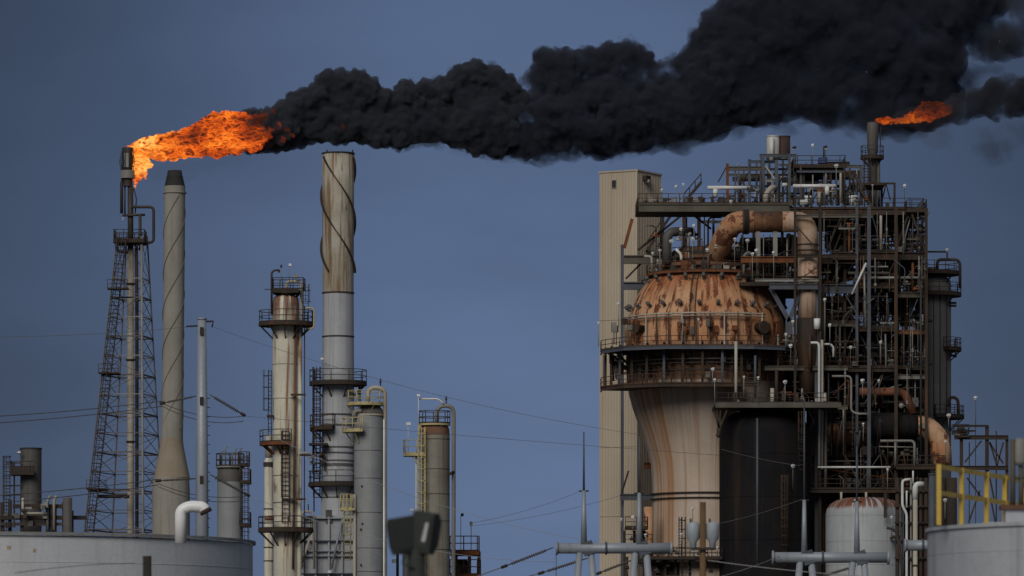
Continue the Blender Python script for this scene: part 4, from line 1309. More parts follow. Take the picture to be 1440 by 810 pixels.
MB().pipe([P(938, 372, VY - 4), P(938, 333, VY - 4), P(944, 326, VY - 4), P(972, 326, VY - 2)], m1(6.5), bend=1.4, seg=16).build('grey_elbow', vessel_grey, t)
MB().pipe([P(968, 365, VY - 4), P(968, 330, VY - 4), P(972, 328, VY - 4)], m1(2.3), bend=.5).build('vent_pipe', pipe_grey, t)
MB().pipe([P(958, 366, VY - 5), P(958, 358, VY - 5), P(950, 350, VY - 5)], m1(2), bend=.5).build('vent_pipe', pipe_white, t)
MB().pipe([P(1046, 386, VY - 6), P(1046, 360, VY - 6), P(1051, 355, VY - 6), P(1056, 356, VY - 6)], m1(2.2), bend=.6).build('vent_pipe', pipe_grey, t)
# stiffener and handrail lines round the lower shell
MB().ring(vcx, VY, m1(74.5), m1(78.5), zc(696), zc(694.6), 180, 360, 40).build('girdle_rail', steel_dark, t)
MB().ring(vcx, VY, m1(74.5), m1(78.5), zc(703), zc(701.8), 180, 360, 40).build('girdle_rail', steel_dark, t)
o = round_platform(t, vcx, VY, m1(76), m1(100), zc(788), 175, 330, steel_dark, rail_dark, .4, True, 0, 1.5, 'foot_platform')
MB().tube([P(932, 774, VY - 10), P(932, 774, VY - 6)], m1(7), 18).build('manway', vessel_grey, t)
b = MB()
b.tube([V(X(912, VY - 6), VY - 6, zc(810)), V(X(912, VY - 6), VY - 6, zc(716))], m1(6.5), 16)
b.build('rusty_standpipe', duct_rust, t)
MB().ladder(P(957, 810, VY - 8), P(957, 727, VY - 8), w=.5, r=.05, cage=True, out=(.7, -.7, 0)).build('ladder', rail_dark, t)

# ---- the big duct out of its head
DY = 571.5
b = MB().pipe([P(1004, 374, DY + 6), P(1012, 345, DY + 2.5), P(1031, 312, DY), P(1060, 312, DY)], m1(15.2), bend=2.2, seg=28)
b.build('duct_elbow', duct_rust, t)
b = MB().tube([P(1044, 312, DY), P(1046, 312, DY), P(1046.2, 312, DY), P(1053, 312, DY)], [m1(16.5), m1(18), m1(17.2), m1(17.2)], 28)
b.build('duct_flange', pipe_dark, t)
MB().tube([P(1053, 312, DY), P(1100, 312, DY)], m1(14.5), 28).build('duct_run', duct_dark, t)
MB().pipe([P(1098, 312, DY), P(1136, 312, DY), P(1136, 360, DY)], m1(14.3), bend=2.9, seg=28).build('duct_bend', duct_pink, t)
MB().tube([P(1136, 359, DY), P(1136, 458, DY)], m1(14.0), 28).build('duct_drop', duct_pink, t)
MB().lathe([(m1(11), zc(560)), (m1(15.5), zc(488)), (m1(15.5), zc(456))], X(1136, DY), DY, 28).build('duct_casing', steel_brown, t)
for py in (354, 362, 399, 404, 460):
    MB().ring(X(1136, DY), DY, m1(13.8), m1(15.2), zc(py) - .12, zc(py) + .05, seg=28).build('duct_band', steel_brown, t)
for px in (1066, 1090):
    MB().span(X(px - 3, DY), X(px + 3, DY), DY - .4, DY + .4, zc(372), zc(325)).build('duct_support', pipe_grey, t)

# ================================================================== black vessel in front
Y = 568.0
m1 = lambda v: M(v, Y)
zc = lambda py: Z(py, Y)
cx = X(1075, Y)
t = thing('reactor_vessel', 'soot black round shouldered vessel standing against the pink shell', 'vessel', (cx, Y, 0))
MB().lathe([(m1(63.5), 0), (m1(63.5), zc(612)), (m1(62), zc(602)), (m1(57), zc(592)), (m1(48), zc(584)), (m1(36), zc(579)), (m1(20), zc(576)), (.01, zc(575))], cx, Y, 64, close=False).build('shell', vessel_black, t)
MB().tube([V(cx - m1(13), Y - m1(62.5), zc(592)), V(cx - m1(13), Y - m1(62.5), zc(800))], m1(1.6), 8).build('thermowell_pipe', steel_blue, t)
for py in (640, 700, 760):
    MB().ring(cx, Y, m1(63.2), m1(64.0), zc(py) - .05, zc(py), seg=64).build('seam_ring', vessel_black, t)
z = zc(571)
b = MB().span(X(1003, Y), X(1178, Y), Y - 6.2, Y - 5.6, z - M(7, Y), z)
b.build('platform_beam', steel_olive, t)
b = MB().span(X(1003.5, Y), X(1177.5, Y), Y - 5.55, Y + 4, z - .32, z - .02)
dk = b.build('platform_deck', steel_dark, t)
MB().rail([V(X(1004, Y), Y - 5.9, z), V(X(1174, Y), Y - 5.9, z)], sp=1.35, r=.04).build('railing', rail_dark, dk)
for px, dx in ((1004, 7), (1008, 3), (1013, -2), (1022, -10)):
    MB().bar(P(px, 577, Y - 5.9), P(px + dx, 602, Y - 5.9), .17).build('strut', steel_dark, t)
MB().pipe([P(1011, 602, Y - 5.9), P(1011, 611, Y - 5.9), P(1008, 614, Y - 5.9)], m1(3), bend=.4).build('strut_foot', steel_dark, t)
MB().ladder(P(1127, 660, Y - 5.2), P(1127, 578, Y - 5.2), w=.55, r=.05, cage=True, step=.5).build('caged_ladder', steel_brown, t)
MB().ladder(P(1103, 795, Y - 5.6), P(1103, 668, Y - 5.6), w=.42, r=.05, cage=True, step=.55).build('caged_ladder', steel_brown, t)
for px, h in ((1033, 20), (1038, 10), (1053, 8), (1070, 14), (1086, 26), (1101, 22), (1121, 20), (1128, 26), (1148, 12), (1160, 20)):
    b = MB().tube([P(px, 572, Y - 4), P(px, 572 - h, Y - 4)], m1(random.Random(px).uniform(1, 3)), 10)
    b.box(P(px, 570 - h * .4, Y - 4), (m1(4), .5, m1(4)))
    b.build('riser', random.Random(px).choice([pipe_grey, steel_brown, pipe_dark, pipe_cream]), t)

# ================================================================== white drum
Y = 566.0
m1 = lambda v: M(v, Y)
zc = lambda py: Z(py, Y)
cx = X(1216, Y)
t = thing('process_drum', 'squat white drum with a rusty crown beneath the dark steelwork', 'vessel', (cx, Y, 0))
MB().lathe([(m1(55), 0), (m1(55), zc(724)), (m1(53.5), zc(716)), (m1(49), zc(709)), (m1(41), zc(704)), (m1(28), zc(700.5)), (.01, zc(699))], cx, Y, 64, close=False).build('shell', drum_white, t)
for py in (726, 762, 795):
    MB().ring(cx, Y, m1(54.8), m1(55.3), zc(py) - .03, zc(py) + .03, seg=64).build('seam_ring', drum_white, t)
for px in (1183, 1218, 1245):
    MB().tube([P(px, 706, Y - 1), P(px, 692, Y - 1)], m1(1.7), 10).build('nozzle', pipe_cream, t)
z = zc(757)
b = MB().span(X(1248, Y), X(1262, Y), Y - 5.4, Y - 3.6, z - .2, z)
o = b.build('balcony', steel_dark, t)
MB().rail([V(X(1248.5, Y), Y - 5.3, z), V(X(1261.5, Y), Y - 5.3, z)], sp=.6).build('railing', rail_dark, o)
MB().bar(P(1245, 690, Y - 5), P(1245, 728, Y - 5), .35).build('strut', steel_brown, t)

# ================================================================== tall grey vessel at the structure's far side
Y = 588.0
m1 = lambda v: M(v, Y)
zc = lambda py: Z(py, Y)
cx = X(1312, Y)
t = thing('fractionator_column', 'tall dull grey column with railed landings on the dark flank of the structure', 'column', (cx, Y, 0))
MB().lathe([(m1(25.5), 0), (m1(25.5), zc(400)), (m1(24), zc(394)), (m1(18), zc(389)), (m1(8), zc(386)), (m1(8), zc(376))], cx, Y, 40, close=False).build('shell', column_grey, t)
for px in (1299, 1311, 1320, 1329):
    MB().tube([V(X(px, Y), Y - m1(25.5), zc(412)), V(X(px, Y), Y - m1(25.3), zc(590))], .05, 6).build('cladding_seam', steel_dark, t)
for py, a0, a1, r1 in ((383, 0, 359.9, 38), (413, 0, 359.9, 40), (490, 300, 420, 40), (585, 270, 430, 44)):
    round_platform(t, cx, Y, m1(25 if py > 400 else 8), m1(r1), zc(py), a0, a1, steel_dark, rail_dark, .35, True, 4, 1.3, h=1.15)
MB().pipe([P(1318, 378, Y - 1), P(1318, 365, Y - 1), P(1350, 365, Y - 1), P(1350, 405, Y - 1)], m1(2.2), bend=.7).build('overhead_pipe', pipe_dark, t)
MB().pipe([P(1297, 400, Y - 2), P(1297, 354, Y - 2), P(1332, 354, Y - 2), P(1332, 362, Y - 2)], m1(1.3), bend=.2).build('davit', steel_dark, t)
MB().pipe([P(1335, 572, Y - 2), P(1335, 558, Y - 2), P(1347, 560, Y - 2), P(1348, 584, Y - 2)], m1(2.3), bend=.7).build('side_pipe', steel_brown, t)
for py in (426, 430, 500):
    MB().tube([P(1336, py, Y - 1), P(1345, py, Y - 1)], m1(1.6), 8).build('nozzle', steel_dark, t)
MB().tube([P(1344, 475, Y - 2), P(1344, 503, Y - 2)], m1(1.4), 8).build('gauge_pipe', steel_dark, t)

# ================================================================== second flare stack on the structure
Y = 604.0
m1 = lambda v: M(v, Y)
zc = lambda py: Z(py, Y)
t = thing('vent_stack', 'slender dark flare stack rising above the structure, flame at its lip', 'flare stack', (X(1228, Y), Y, 0))
MB().lathe([(m1(6.2), 0), (m1(6.2), zc(217)), (m1(7.6), zc(212)), (m1(7.6), zc(196)), (m1(8.2), zc(188)), (m1(8.2), zc(177)), (m1(6.5), zc(172)), (m1(6.0), zc(172)), (m1(6.0), zc(180))], X(1227, Y), Y, 24, close=False).build('stack', vessel_grey, t)
MB().tube([P(1236, 300, Y - .2), P(1235.5, 222, Y - .2)], m1(2.2), 10).build('riser', steel_olive, t)
MB().tube([P(1238, 206, Y), P(1238, 190, Y), P(1239, 178, Y)], .06, 6).build('pilot_line', steel_dark, t)
round_platform(t, X(1226.5, Y), Y, m1(6.5), m1(16.5), zc(220), 0, 359.9, steel_dark, rail_dark, .35, True, 6, .95, h=1.2)
MB().ladder(P(1219, 300, Y - .8), P(1219, 219, Y - .8), w=.55, r=.05, cage=True, cr=.5).build('caged_ladder', rail_dark, t)

# ================================================================== steel structure
FYN, FYF = 571.0, 598.0
t = thing('process_structure', 'towering dark rusty steel structure packed with decks and pipes', 'process structure', (X(1200, 585), 585, 0))
st = t


def col(px, y0, y1, Y, wpx, m_):
    a = P(px, y0, Y)
    b_ = P(px, y1, Y) if y1 < 900 else V(X(px, Y), Y, 0)
    w = M(wpx, Y)
    MB().ibeam(b_, a, w, w).build('steel_column', m_, st)


def beam(x0, x1, y, Y, hpx, m_, y2=None):
    MB().ibeam(P(x0, y, Y), P(x1, y if y2 is None else y2, Y), M(hpx * .6, Y), M(hpx, Y)).build('steel_beam', m_, st)


def brace(x0, y0, x1, y1, Y, wpx, m_):
    MB().bar(P(x0, y0, Y), P(x1, y1, Y), M(wpx, Y), M(wpx, Y)).build('brace', m_, st)


def deck(x0, x1, y, Y0, Y1, m_, rm=None, thick=.3, front=True, ends='', sp=1.7):
    z = Z(y, Y0)
    o_ = MB().span(X(x0, Y0), X(x1, Y0), Y0, Y1, z - thick, z).build('deck', m_, st)
    if rm:
        e = .06
        pth = []
        if 'l' in ends:
            pth.append(V(X(x0, Y0) + e, Y1 - e, z))
        pth += [V(X(x0, Y0) + e, Y0 + e, z), V(X(x1, Y0) - e, Y0 + e, z)]
        if 'r' in ends:
            pth.append(V(X(x1, Y0) - e, Y1 - e, z))
        MB().rail(pth, sp=sp, r=.042).build('railing', rm, o_)
    return o_


# columns: near row, middle row, far row
for px, y0, wd, m_, Y in (
        (1118, 282, 3.2, steel_dark, 569.6), (1153, 285, 3.8, steel_dark, 569.8), (1148, 400, 5, steel_blue, 571), (1158, 400, 3, steel_brown, 571.5),
        (1205, 285, 3.6, steel_blue, 572), (1222, 288, 4.8, steel_blue, 570.5), (1188, 288, 3.5, steel_brown, 574), (1260, 294, 4.6, steel_brown, 571), (1302.5, 294, 4, steel_brown, 571.5),
        (1248, 285, 5, steel_dark, 578), (1274, 300, 5.5, steel_dark, 578), (1178, 300, 4, steel_dark, 584), (1238, 300, 5, steel_dark, 586), (1100, 300, 4, steel_dark, 590), (1060, 300, 4, steel_dark, 594),
        (1290, 300, 4, steel_dark, 590), (1136, 300, 4, steel_dark, 594), (1207, 300, 4, steel_dark, 595), (1262, 300, 4.5, steel_dark, 595),
        (931, 292, 6.5, steel_dark, 592), (962, 292, 5, steel_dark, 596), (983, 292, 5, steel_dark, 598)):
    col(px, y0, 999, Y, wd, m_)
# pale uprights and blue frame left of the vessel
col(875, 344, 999, 590, 4.5, steel_blue)
for y, x0, x1, h, m_ in ((365, 877, 932, 12, steel_olive), (402, 877, 924, 11, steel_blue), (699, 872, 918, 9, steel_blue)):
    beam(x0, x1, y, 589, h, m_)
brace(878, 349, 889, 308, 589, 4.6, steel_rust)
brace(874, 694, 884, 662, 589, 2.6, steel_brown)
brace(880, 392, 906, 366, 589.5, 2.6, steel_dark)
brace(897, 352, 962, 300, 590, 3.2, steel_dark)
brace(977, 304, 1000, 322, 588, 2.6, steel_olive)
for k in range(9):
    MB().bar(P(874, 434 + k * 3, 590), P(878, 434 + k * 3, 590), .12).build('rung', steel_dark, st) if k < 0 else None
beam(905, 918, 655, 592, 9, steel_rust)
# top walkway and main decks: x0, x1, row, near, far
deck(897, 1112, 285.5, 575, 588, steel_dark, rail_rust, ends='l', sp=1.25)
MB().ibeam(P(898, 292, 574.6), P(1112, 292, 574.6), M(5, 572), M(11.5, 572)).build('steel_beam', steel_olive, st)
deck(1112, 1300, 292, 574, 599, steel_dark, rail_dark, ends='r', sp=1.9)
MB().ibeam(P(1112, 297.5, 573.6), P(1304, 297.5, 573.6), M(5, 572), M(9.5, 572)).build('steel_beam', steel_brown, st)
for y, x0, x1, h, m_, Y in ((304, 1112, 1228, 5, steel_olive, 573), (360, 1170, 1304, 11, steel_brown, 572.5), (365, 1040, 1118, 13, steel_rust, 586), (365, 1150, 1205, 12, steel_brown, 573), (394, 1062, 1152, 4, pipe_grey, 570), (403, 1082, 1150, 8, steel_blue, 570),
                            (406, 1150, 1206, 13, steel_blue, 573), (415, 1262, 1304, 7, steel_olive, 572.2), (403, 1205, 1262, 5, steel_brown, 572.6), (423, 1150, 1222, 5, steel_olive, 576.6), (457, 1150, 1205, 4, steel_olive, 572.6), (464, 1205, 1262, 4, steel_brown, 572.2), (467, 1262, 1303, 6, steel_rust, 571.8), (518, 1075, 1192, 6, steel_olive, 570.6),
                            (520, 1192, 1262, 6, steel_dark, 571.5), (530, 1262, 1302, 6, pipe_grey, 572), (573, 1178, 1192, 6, steel_olive, 570), (600, 1180, 1230, 6, steel_dark, 574), (640, 1145, 1262, 5, steel_brown, 576),
                            (690, 1100, 1302, 6, steel_brown, 568.5), (657, 1260, 1330, 6, steel_brown, 569), (330, 1180, 1250, 5, steel_dark, 592), (345, 1240, 1300, 4, steel_dark, 588), (385, 1120, 1300, 6, steel_dark, 594), (440, 1120, 1300, 6, steel_dark, 594),
                            (500, 1120, 1300, 6, steel_dark, 594), (560, 1120, 1300, 6, steel_dark, 594), (312, 985, 1050, 4, steel_blue, 590)):
    beam(x0, x1, y, Y, h, m_)
for y, x0, x1, Y0, Y1 in ((352, 1205, 1262, 574, 590), (357, 1262, 1303, 572.5, 597), (365, 1150, 1205, 576, 592), (398, 1205, 1262, 573, 588), (411, 1262, 1303, 573, 597), (418, 1150, 1222, 577, 592), (452, 1150, 1205, 573, 590), (459, 1205, 1262, 572.6, 586), (466, 1262, 1303, 573, 597), (480, 1150, 1205, 576, 590), (497, 1222, 1262, 574, 590), (398, 1040, 1150, 572.5, 590), (515, 1085, 1300, 572, 597), (594, 1180, 1300, 575, 597), (635, 1145, 1300, 577, 597)):
    deck(x0, x1, y, Y0, Y1, steel_dark, rail_dark, ends='r' if x1 > 1290 else '', sp=1.6)
deck(1100, 1305, 687, 569, 575, steel_dark, rail_dark, sp=1.6)
deck(1075, 1192, 515, 571.2, 572, steel_brown, rail_rust, sp=1.7)
deck(1258, 1330, 654, 569.5, 575, steel_dark, rail_dark, sp=1.4)
brace(1120, 318, 1150, 352, 569.4, 1.6, steel_dark)
brace(1150, 376, 1122, 394, 569.4, 1.6, steel_dark)
beam(1042, 1118, 365, 571, 9, steel_rust)
beam(1118, 1205, 360, 569.9, 5, steel_dark)
beam(1118, 1206, 304, 569.8, 4, steel_olive)
# right hand end frame beside the sky
beam(1262, 1305, 297, 588, 8, steel_olive)
brace(1282, 300, 1302, 357, 572, 2.6, steel_dark)
brace(1278, 300, 1262, 344, 573, 2.2, steel_brown)
brace(1276, 318, 1288, 352, 580, 2.6, steel_dark)
brace(1248, 412, 1262, 366, 574, 2.4, steel_brown)
brace(1282, 448, 1290, 470, 573, 2.2, steel_dark)
deck(1275, 1304.5, 294.4, 571.6, 576, steel_brown, rail_dark, ends='lr', sp=1.2)
# raking struts by the dome
brace(1083, 404, 1110, 452, 571, 6, steel_blue)
brace(1128, 406, 1108, 455, 571, 6, steel_blue)
MB().box(P(1109, 462, 571), (M(9, 571), .6, M(16, 571))).build('gusset', steel_blue, st)
# braces in the dim interior
rnd = random.Random(11)
for k in range(44):
    x0 = rnd.choice([1153, 1178, 1205, 1222, 1238, 1260])
    x1 = x0 + rnd.choice([22, 28, 36, -24])
    y0 = rnd.choice([300, 362, 412, 462, 520, 575, 600, 640])
    y1 = y0 + rnd.choice([38, 46, 52])
    brace(x0, y0, max(1120, min(1300, x1)), y1, rnd.uniform(574, 594), rnd.uniform(1.6, 3.2), rnd.choice([steel_dark, steel_dark, steel_brown, steel_blue]))
for k in range(12):
    x0 = 1150 + k * 9
    brace(x0, 592 + (k % 3) * 6, x0 + 34, 640 + (k % 4) * 4, 575 + (k % 4), 1.3, steel_brown)
# stairs
for x0, y0, x1, y1, Y, m_ in ((962, 284, 986, 256, 594, rail_dark), (910, 352, 945, 300, 597, rail_dark), (1228, 292, 1206, 262, 580, rail_dark), (1168, 457, 1196, 412, 576, rail_dark), (1232, 515, 1256, 462, 575, steel_brown)):
    a, b_ = P(x0, y0, Y), P(x1, y1, Y)
    b = MB()
    for dy in (0, 1.0):
        b.bar(a + V(0, dy, 0), b_ + V(0, dy, 0), .10, .3)
        b.tube([a + V(0, dy, 1.0), b_ + V(0, dy, 1.0)], .045, 6)
        for f in (0, .33, .66, 1):
            p = a.lerp(b_, f) + V(0, dy, 0)
            b.tube([p, p + V(0, 0, 1)], .04, 6)
    n = int(abs(b_.z - a.z) / .25)
    for i in range(n + 1):
        p = a.lerp(b_, i / n)
        b.box(p + V(0, .5, 0), (.28, 1.0, .05))
    b.build('staircase', m_, st)

# thin pale lines and odd fittings in front
rnd = random.Random(77)
for k in range(70):
    x0, x1, ya, yb = rnd.choice([(1150, 1302, 298, 357), (1150, 1302, 360, 411), (1150, 1302, 412, 459), (1150, 1302, 460, 517), (1085, 1302, 518, 574), (1150, 1302, 575, 640), (1110, 1300, 630, 688), (1020, 1215, 232, 288)])
    Y_ = rnd.uniform(569.6, 571.4) if ya > 290 else rnd.uniform(576, 586)
    px = rnd.uniform(x0, x1)
    if k % 3 == 0:
        pts = [P(px, yb, Y_), P(px, rnd.uniform(ya, yb - 8), Y_), P(px + rnd.uniform(-28, 28), rnd.uniform(ya, yb - 6), Y_)]
    else:
        pts = [P(px, yb, Y_), P(px, ya, Y_)]
    b = MB().pipe(pts, M(rnd.uniform(.35, .8), Y_), bend=.25, seg=6)
    for _ in range(2):
        q = pts[0].lerp(pts[1], rnd.uniform(.1, .9))
        b.box(q, (M(rnd.uniform(1.5, 3.4), Y_), .25, M(rnd.uniform(1.2, 3.2), Y_)))
    b.build('instrument_line', rnd.choice([pipe_grey, vessel_grey, vessel_grey, steel_brown, steel_olive, steel_rust, steel_blue, pipe_dark]), st)
for k in range(46):
    ya, yb = rnd.choice([(298, 355), (360, 411), (415, 457), (460, 515), (518, 572), (575, 635), (640, 687)])
    px = rnd.uniform(1155, 1285)
    Y_ = rnd.uniform(570.4, 584)
    MB().bar(P(px, yb, Y_), P(px + rnd.choice([-1, 1]) * rnd.uniform(14, 40), ya, Y_), M(rnd.uniform(.9, 2), Y_)).build('tie_rod', rnd.choice([steel_dark, steel_brown, steel_olive, steel_dark, steel_blue]), st)
for k in range(34):
    px, py, Y_ = rnd.uniform(1022, 1215), rnd.uniform(262, 288), rnd.uniform(575.5, 592)
    h = rnd.uniform(5, 22)
    b = MB().tube([P(px, 289, Y_), P(px, 289 - h, Y_)], M(rnd.uniform(.8, 3.0), Y_), 10)
    b.tube([P(px - 3, 289 - h, Y_), P(px + rnd.uniform(3, 8), 289 - h, Y_)], M(rnd.uniform(.8, 2.4), Y_), 10)
    b.build('roof_valve', rnd.choice([pipe_grey, pipe_white, pipe_dark, steel_blue, vessel_grey, pipe_cream, steel_dark]), st)
for k in range(24):
    px, Y_ = rnd.uniform(1020, 1212), rnd.uniform(577, 592)
    ya = rnd.uniform(228, 250)
    MB().tube([P(px, 288, Y_), P(px, ya, Y_)], M(rnd.uniform(.5, 1.5), Y_), 8).build('roof_pipe', rnd.choice([steel_blue, steel_dark, pipe_grey, steel_dark, steel_olive]), st)
# a second, deeper thicket behind the front fittings
rnd = random.Random(131)
BAYS = [(1150, 1205, 298, 365), (1205, 1262, 298, 352), (1262, 1302, 298, 357), (1150, 1222, 366, 418), (1205, 1262, 353, 398), (1262, 1302, 360, 411), (1150, 1205, 420, 452), (1205, 1262, 400, 459), (1262, 1302, 414, 466), (1150, 1205, 453, 515),
        (1205, 1262, 460, 518), (1262, 1302, 468, 528), (1085, 1160, 518, 572), (1160, 1302, 520, 575), (1150, 1302, 576, 640), (1110, 1300, 640, 688), (1000, 1118, 322, 396), (1085, 1150, 466, 515)]
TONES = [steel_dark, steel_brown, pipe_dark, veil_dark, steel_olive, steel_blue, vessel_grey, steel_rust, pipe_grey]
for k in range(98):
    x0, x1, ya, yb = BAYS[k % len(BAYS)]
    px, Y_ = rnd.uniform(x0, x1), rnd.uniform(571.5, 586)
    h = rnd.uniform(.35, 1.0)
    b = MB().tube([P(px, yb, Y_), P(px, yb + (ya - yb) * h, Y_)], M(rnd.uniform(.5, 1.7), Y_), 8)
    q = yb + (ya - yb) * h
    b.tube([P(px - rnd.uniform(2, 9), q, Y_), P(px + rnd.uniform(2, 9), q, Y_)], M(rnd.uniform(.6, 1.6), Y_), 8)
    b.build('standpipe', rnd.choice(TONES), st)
for k in range(98):
    x0, x1, ya, yb = BAYS[k % len(BAYS)]
    Y_, py = rnd.uniform(570.8, 588), rnd.uniform(ya + 3, yb - 3)
    xa = rnd.uniform(x0, x1 - 12)
    xb = min(x1, xa + rnd.uniform(12, 60))
    b = MB().bar(P(xa, py, Y_), P(xb, py, Y_), M(rnd.uniform(.8, 2.4), Y_))
    for f_ in (.1, .5, .9):
        xx = xa + (xb - xa) * f_
        b.bar(P(xx, py, Y_), P(xx, max(ya, py - rnd.uniform(3, 14)), Y_), M(.6, Y_))
    b.build('cable_tray', rnd.choice(TONES), st)
for k in range(98):
    x0, x1, ya, yb = BAYS[(k * 5) % len(BAYS)]
    px, Y_ = rnd.uniform(x0, x1), rnd.uniform(570.6, 584)
    py = rnd.uniform(ya + 4, yb - 4)
    r_ = M(rnd.uniform(1.4, 4.2), Y_)
    b = MB().lathe([(.001, -r_), (r_ * .8, -r_ * .7), (r_, 0), (r_ * .8, r_ * .7), (.001, r_)], 0, 0, 10, close=False)
    b.v = [v + P(px, py, Y_) for v in b.v]
    b.tube([P(px, py, Y_), P(px, yb, Y_)], M(.7, Y_), 6)
    b.tube([P(px - rnd.uniform(3, 8), py, Y_), P(px + rnd.uniform(3, 8), py, Y_)], M(rnd.uniform(.5, 1.2), Y_), 6)
    b.build('valve_body', rnd.choice(TONES), st)
for k in range(60):
    x0, x1, ya, yb = BAYS[(k * 7) % len(BAYS)]
    Y_ = rnd.uniform(570.4, 580)
    xa, xb = rnd.uniform(x0, x1), rnd.uniform(x0, x1)
    MB().tube([P(xa, rnd.uniform(ya, (ya + yb) / 2), Y_), P(xb, rnd.uniform((ya + yb) / 2, yb), Y_)], M(rnd.uniform(.5, 1.3), Y_), 6).build('slant_pipe', rnd.choice(TONES), st)
for k in range(30):
    px, Y_ = rnd.uniform(905, 1020), rnd.uniform(576, 586)
    h = rnd.uniform(2, 9)
    b = MB().box(P(px, 285.5 - h / 2, Y_), (M(rnd.uniform(1.5, 7), Y_), .6, M(h, Y_)))
    b.tube([P(px - 3, 285.5 - h, Y_), P(px + 4, 285.5 - h, Y_)], M(rnd.uniform(.5, 1.2), Y_), 6)
    b.build('deck_fitting', rnd.choice([steel_dark, pipe_grey, steel_brown, vessel_grey, pipe_dark]), st)
for x0, x1, y, Y_, h in ((1054, 1118, 246, 580, 3), (1054, 1094, 262, 579, 3), (1070, 1120, 238, 585, 3), (1118, 1168, 256, 583, 3), (1140, 1211, 268, 586, 3), (1024, 1054, 262, 584, 3), (1024, 1072, 246, 588, 3.5), (1165, 1211, 250, 584, 3), (1090, 1140, 272, 589, 3), (1120, 1186, 241, 579.5, 3.4), (1095, 1120, 232, 590, 3)):
    beam(x0, x1, y, Y_, h, rnd.choice([steel_blue, steel_blue, steel_dark, steel_olive]))
for px, y0, Y_, w in ((1034, 240, 588, 2.4), (1046, 236, 590, 2.4), (1064, 228, 584, 3), (1082, 222, 585, 3), (1101, 224, 588, 3), (1126, 236, 580, 2.6), (1150, 238, 590, 2.6), (1159, 240, 580, 2.2), (1176, 236, 583, 2.6), (1195, 236, 585, 2.6), (1204, 242, 590, 2.4)):
    MB().ibeam(P(px, 288, Y_), P(px, y0, Y_), M(w, Y_), M(w, Y_)).build('penthouse_post', rnd.choice([steel_blue, steel_dark, steel_blue]), st)
for a in ((1024, 288, 1054, 240, 583), (1094, 288, 1112, 250, 584), (1140, 286, 1166, 246, 586), (1186, 286, 1210, 252, 586), (1060, 286, 1072, 258, 580), (1126, 240, 1140, 268, 584)):
    brace(*a, 1.3, steel_dark)
for x0, x1, y, r, Y_ in ((1165, 1200, 318, 8, 592), (1210, 1255, 325, 10, 594), (1160, 1215, 345, 6, 594), (1225, 1262, 372, 9, 593), (1265, 1298, 335, 6, 594), (1150, 1190, 400, 8, 594), (1265, 1300, 395, 7, 594), (1210, 1260, 412, 8, 594),
                       (1265, 1300, 450, 9, 593), (1130, 1160, 430, 12, 594), (1090, 1125, 500, 12, 593), (1266, 1298, 500, 10, 593), (1150, 1200, 375, 7, 595), (1095, 1150, 545, 12, 590)):
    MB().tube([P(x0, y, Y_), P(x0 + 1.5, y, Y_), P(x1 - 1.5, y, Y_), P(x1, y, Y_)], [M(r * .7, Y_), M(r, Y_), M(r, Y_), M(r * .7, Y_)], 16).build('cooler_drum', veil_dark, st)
# dense dim fittings between the decks
rnd = random.Random(31)
for k in range(90):
    x0, x1, ya, yb = rnd.choice([(1150, 1302, 300, 355), (1150, 1302, 360, 411), (1150, 1302, 415, 457), (1150, 1302, 460, 515), (1085, 1302, 518, 572), (1150, 1302, 575, 640), (1145, 1300, 640, 687), (1040, 1118, 330, 396), (1085, 1150, 470, 515)])
    px, Y_ = rnd.uniform(x0, x1), rnd.uniform(570.8, 582)
    w = rnd.uniform(.8, 2.6)
    MB().tube([P(px, yb, Y_), P(px, ya, Y_)], M(w / 2 + .2, Y_), 8).build('riser', rnd.choice([steel_dark, steel_brown, pipe_dark, veil_dark, veil_dark, steel_olive, steel_blue, pipe_grey]), st)
for k in range(80):
    x0, x1, ya, yb = rnd.choice([(1150, 1302, 300, 355), (1150, 1302, 360, 411), (1150, 1302, 415, 457), (1150, 1302, 460, 515), (1085, 1302, 518, 572), (1150, 1302, 575, 640), (1145, 1300, 640, 687), (1040, 1118, 330, 396)])
    xa = rnd.uniform(x0, x1 - 30)
    xb = min(x1, xa + rnd.uniform(25, 90))
    Y_, py = rnd.uniform(571.5, 590), rnd.uniform(ya + 4, yb - 4)
    b = MB().tube([P(xa, py, Y_), P(xb, py, Y_)], M(rnd.uniform(.5, 2.2), Y_), 8)
    b.tube([P(xb, py, Y_), P(xb, yb, Y_)], M(.8, Y_), 6)
    b.build('process_line', rnd.choice([steel_dark, steel_brown, pipe_dark, veil_dark, veil_dark, steel_olive, pipe_grey, vessel_grey]), st)
for k in range(95):
    x0, x1, ya, yb = rnd.choice([(1150, 1302, 300, 355), (1150, 1302, 360, 411), (1150, 1302, 415, 457), (1150, 1302, 460, 515), (1085, 1302, 518, 572), (1150, 1302, 575, 640), (1145, 1300, 640, 687), (1000, 1118, 330, 396), (1020, 1210, 240, 290)])
    px, Y_ = rnd.uniform(x0, x1), rnd.uniform(571, 586)
    h = rnd.uniform(4, 16)
    b = MB().box(P(px, yb - h / 2, Y_), (M(rnd.uniform(2, 9), Y_), rnd.uniform(.4, 1.4), M(h, Y_)))
    b.tube([P(px - 4, yb - h * .7, Y_ - .5), P(px + 4, yb - h * .7, Y_ - .5)], M(rnd.uniform(.6, 1.6), Y_), 8)
    b.build('equipment_skid', rnd.choice([steel_dark, steel_brown, pipe_dark, veil_dark, vessel_grey, steel_olive, pipe_grey]), st)
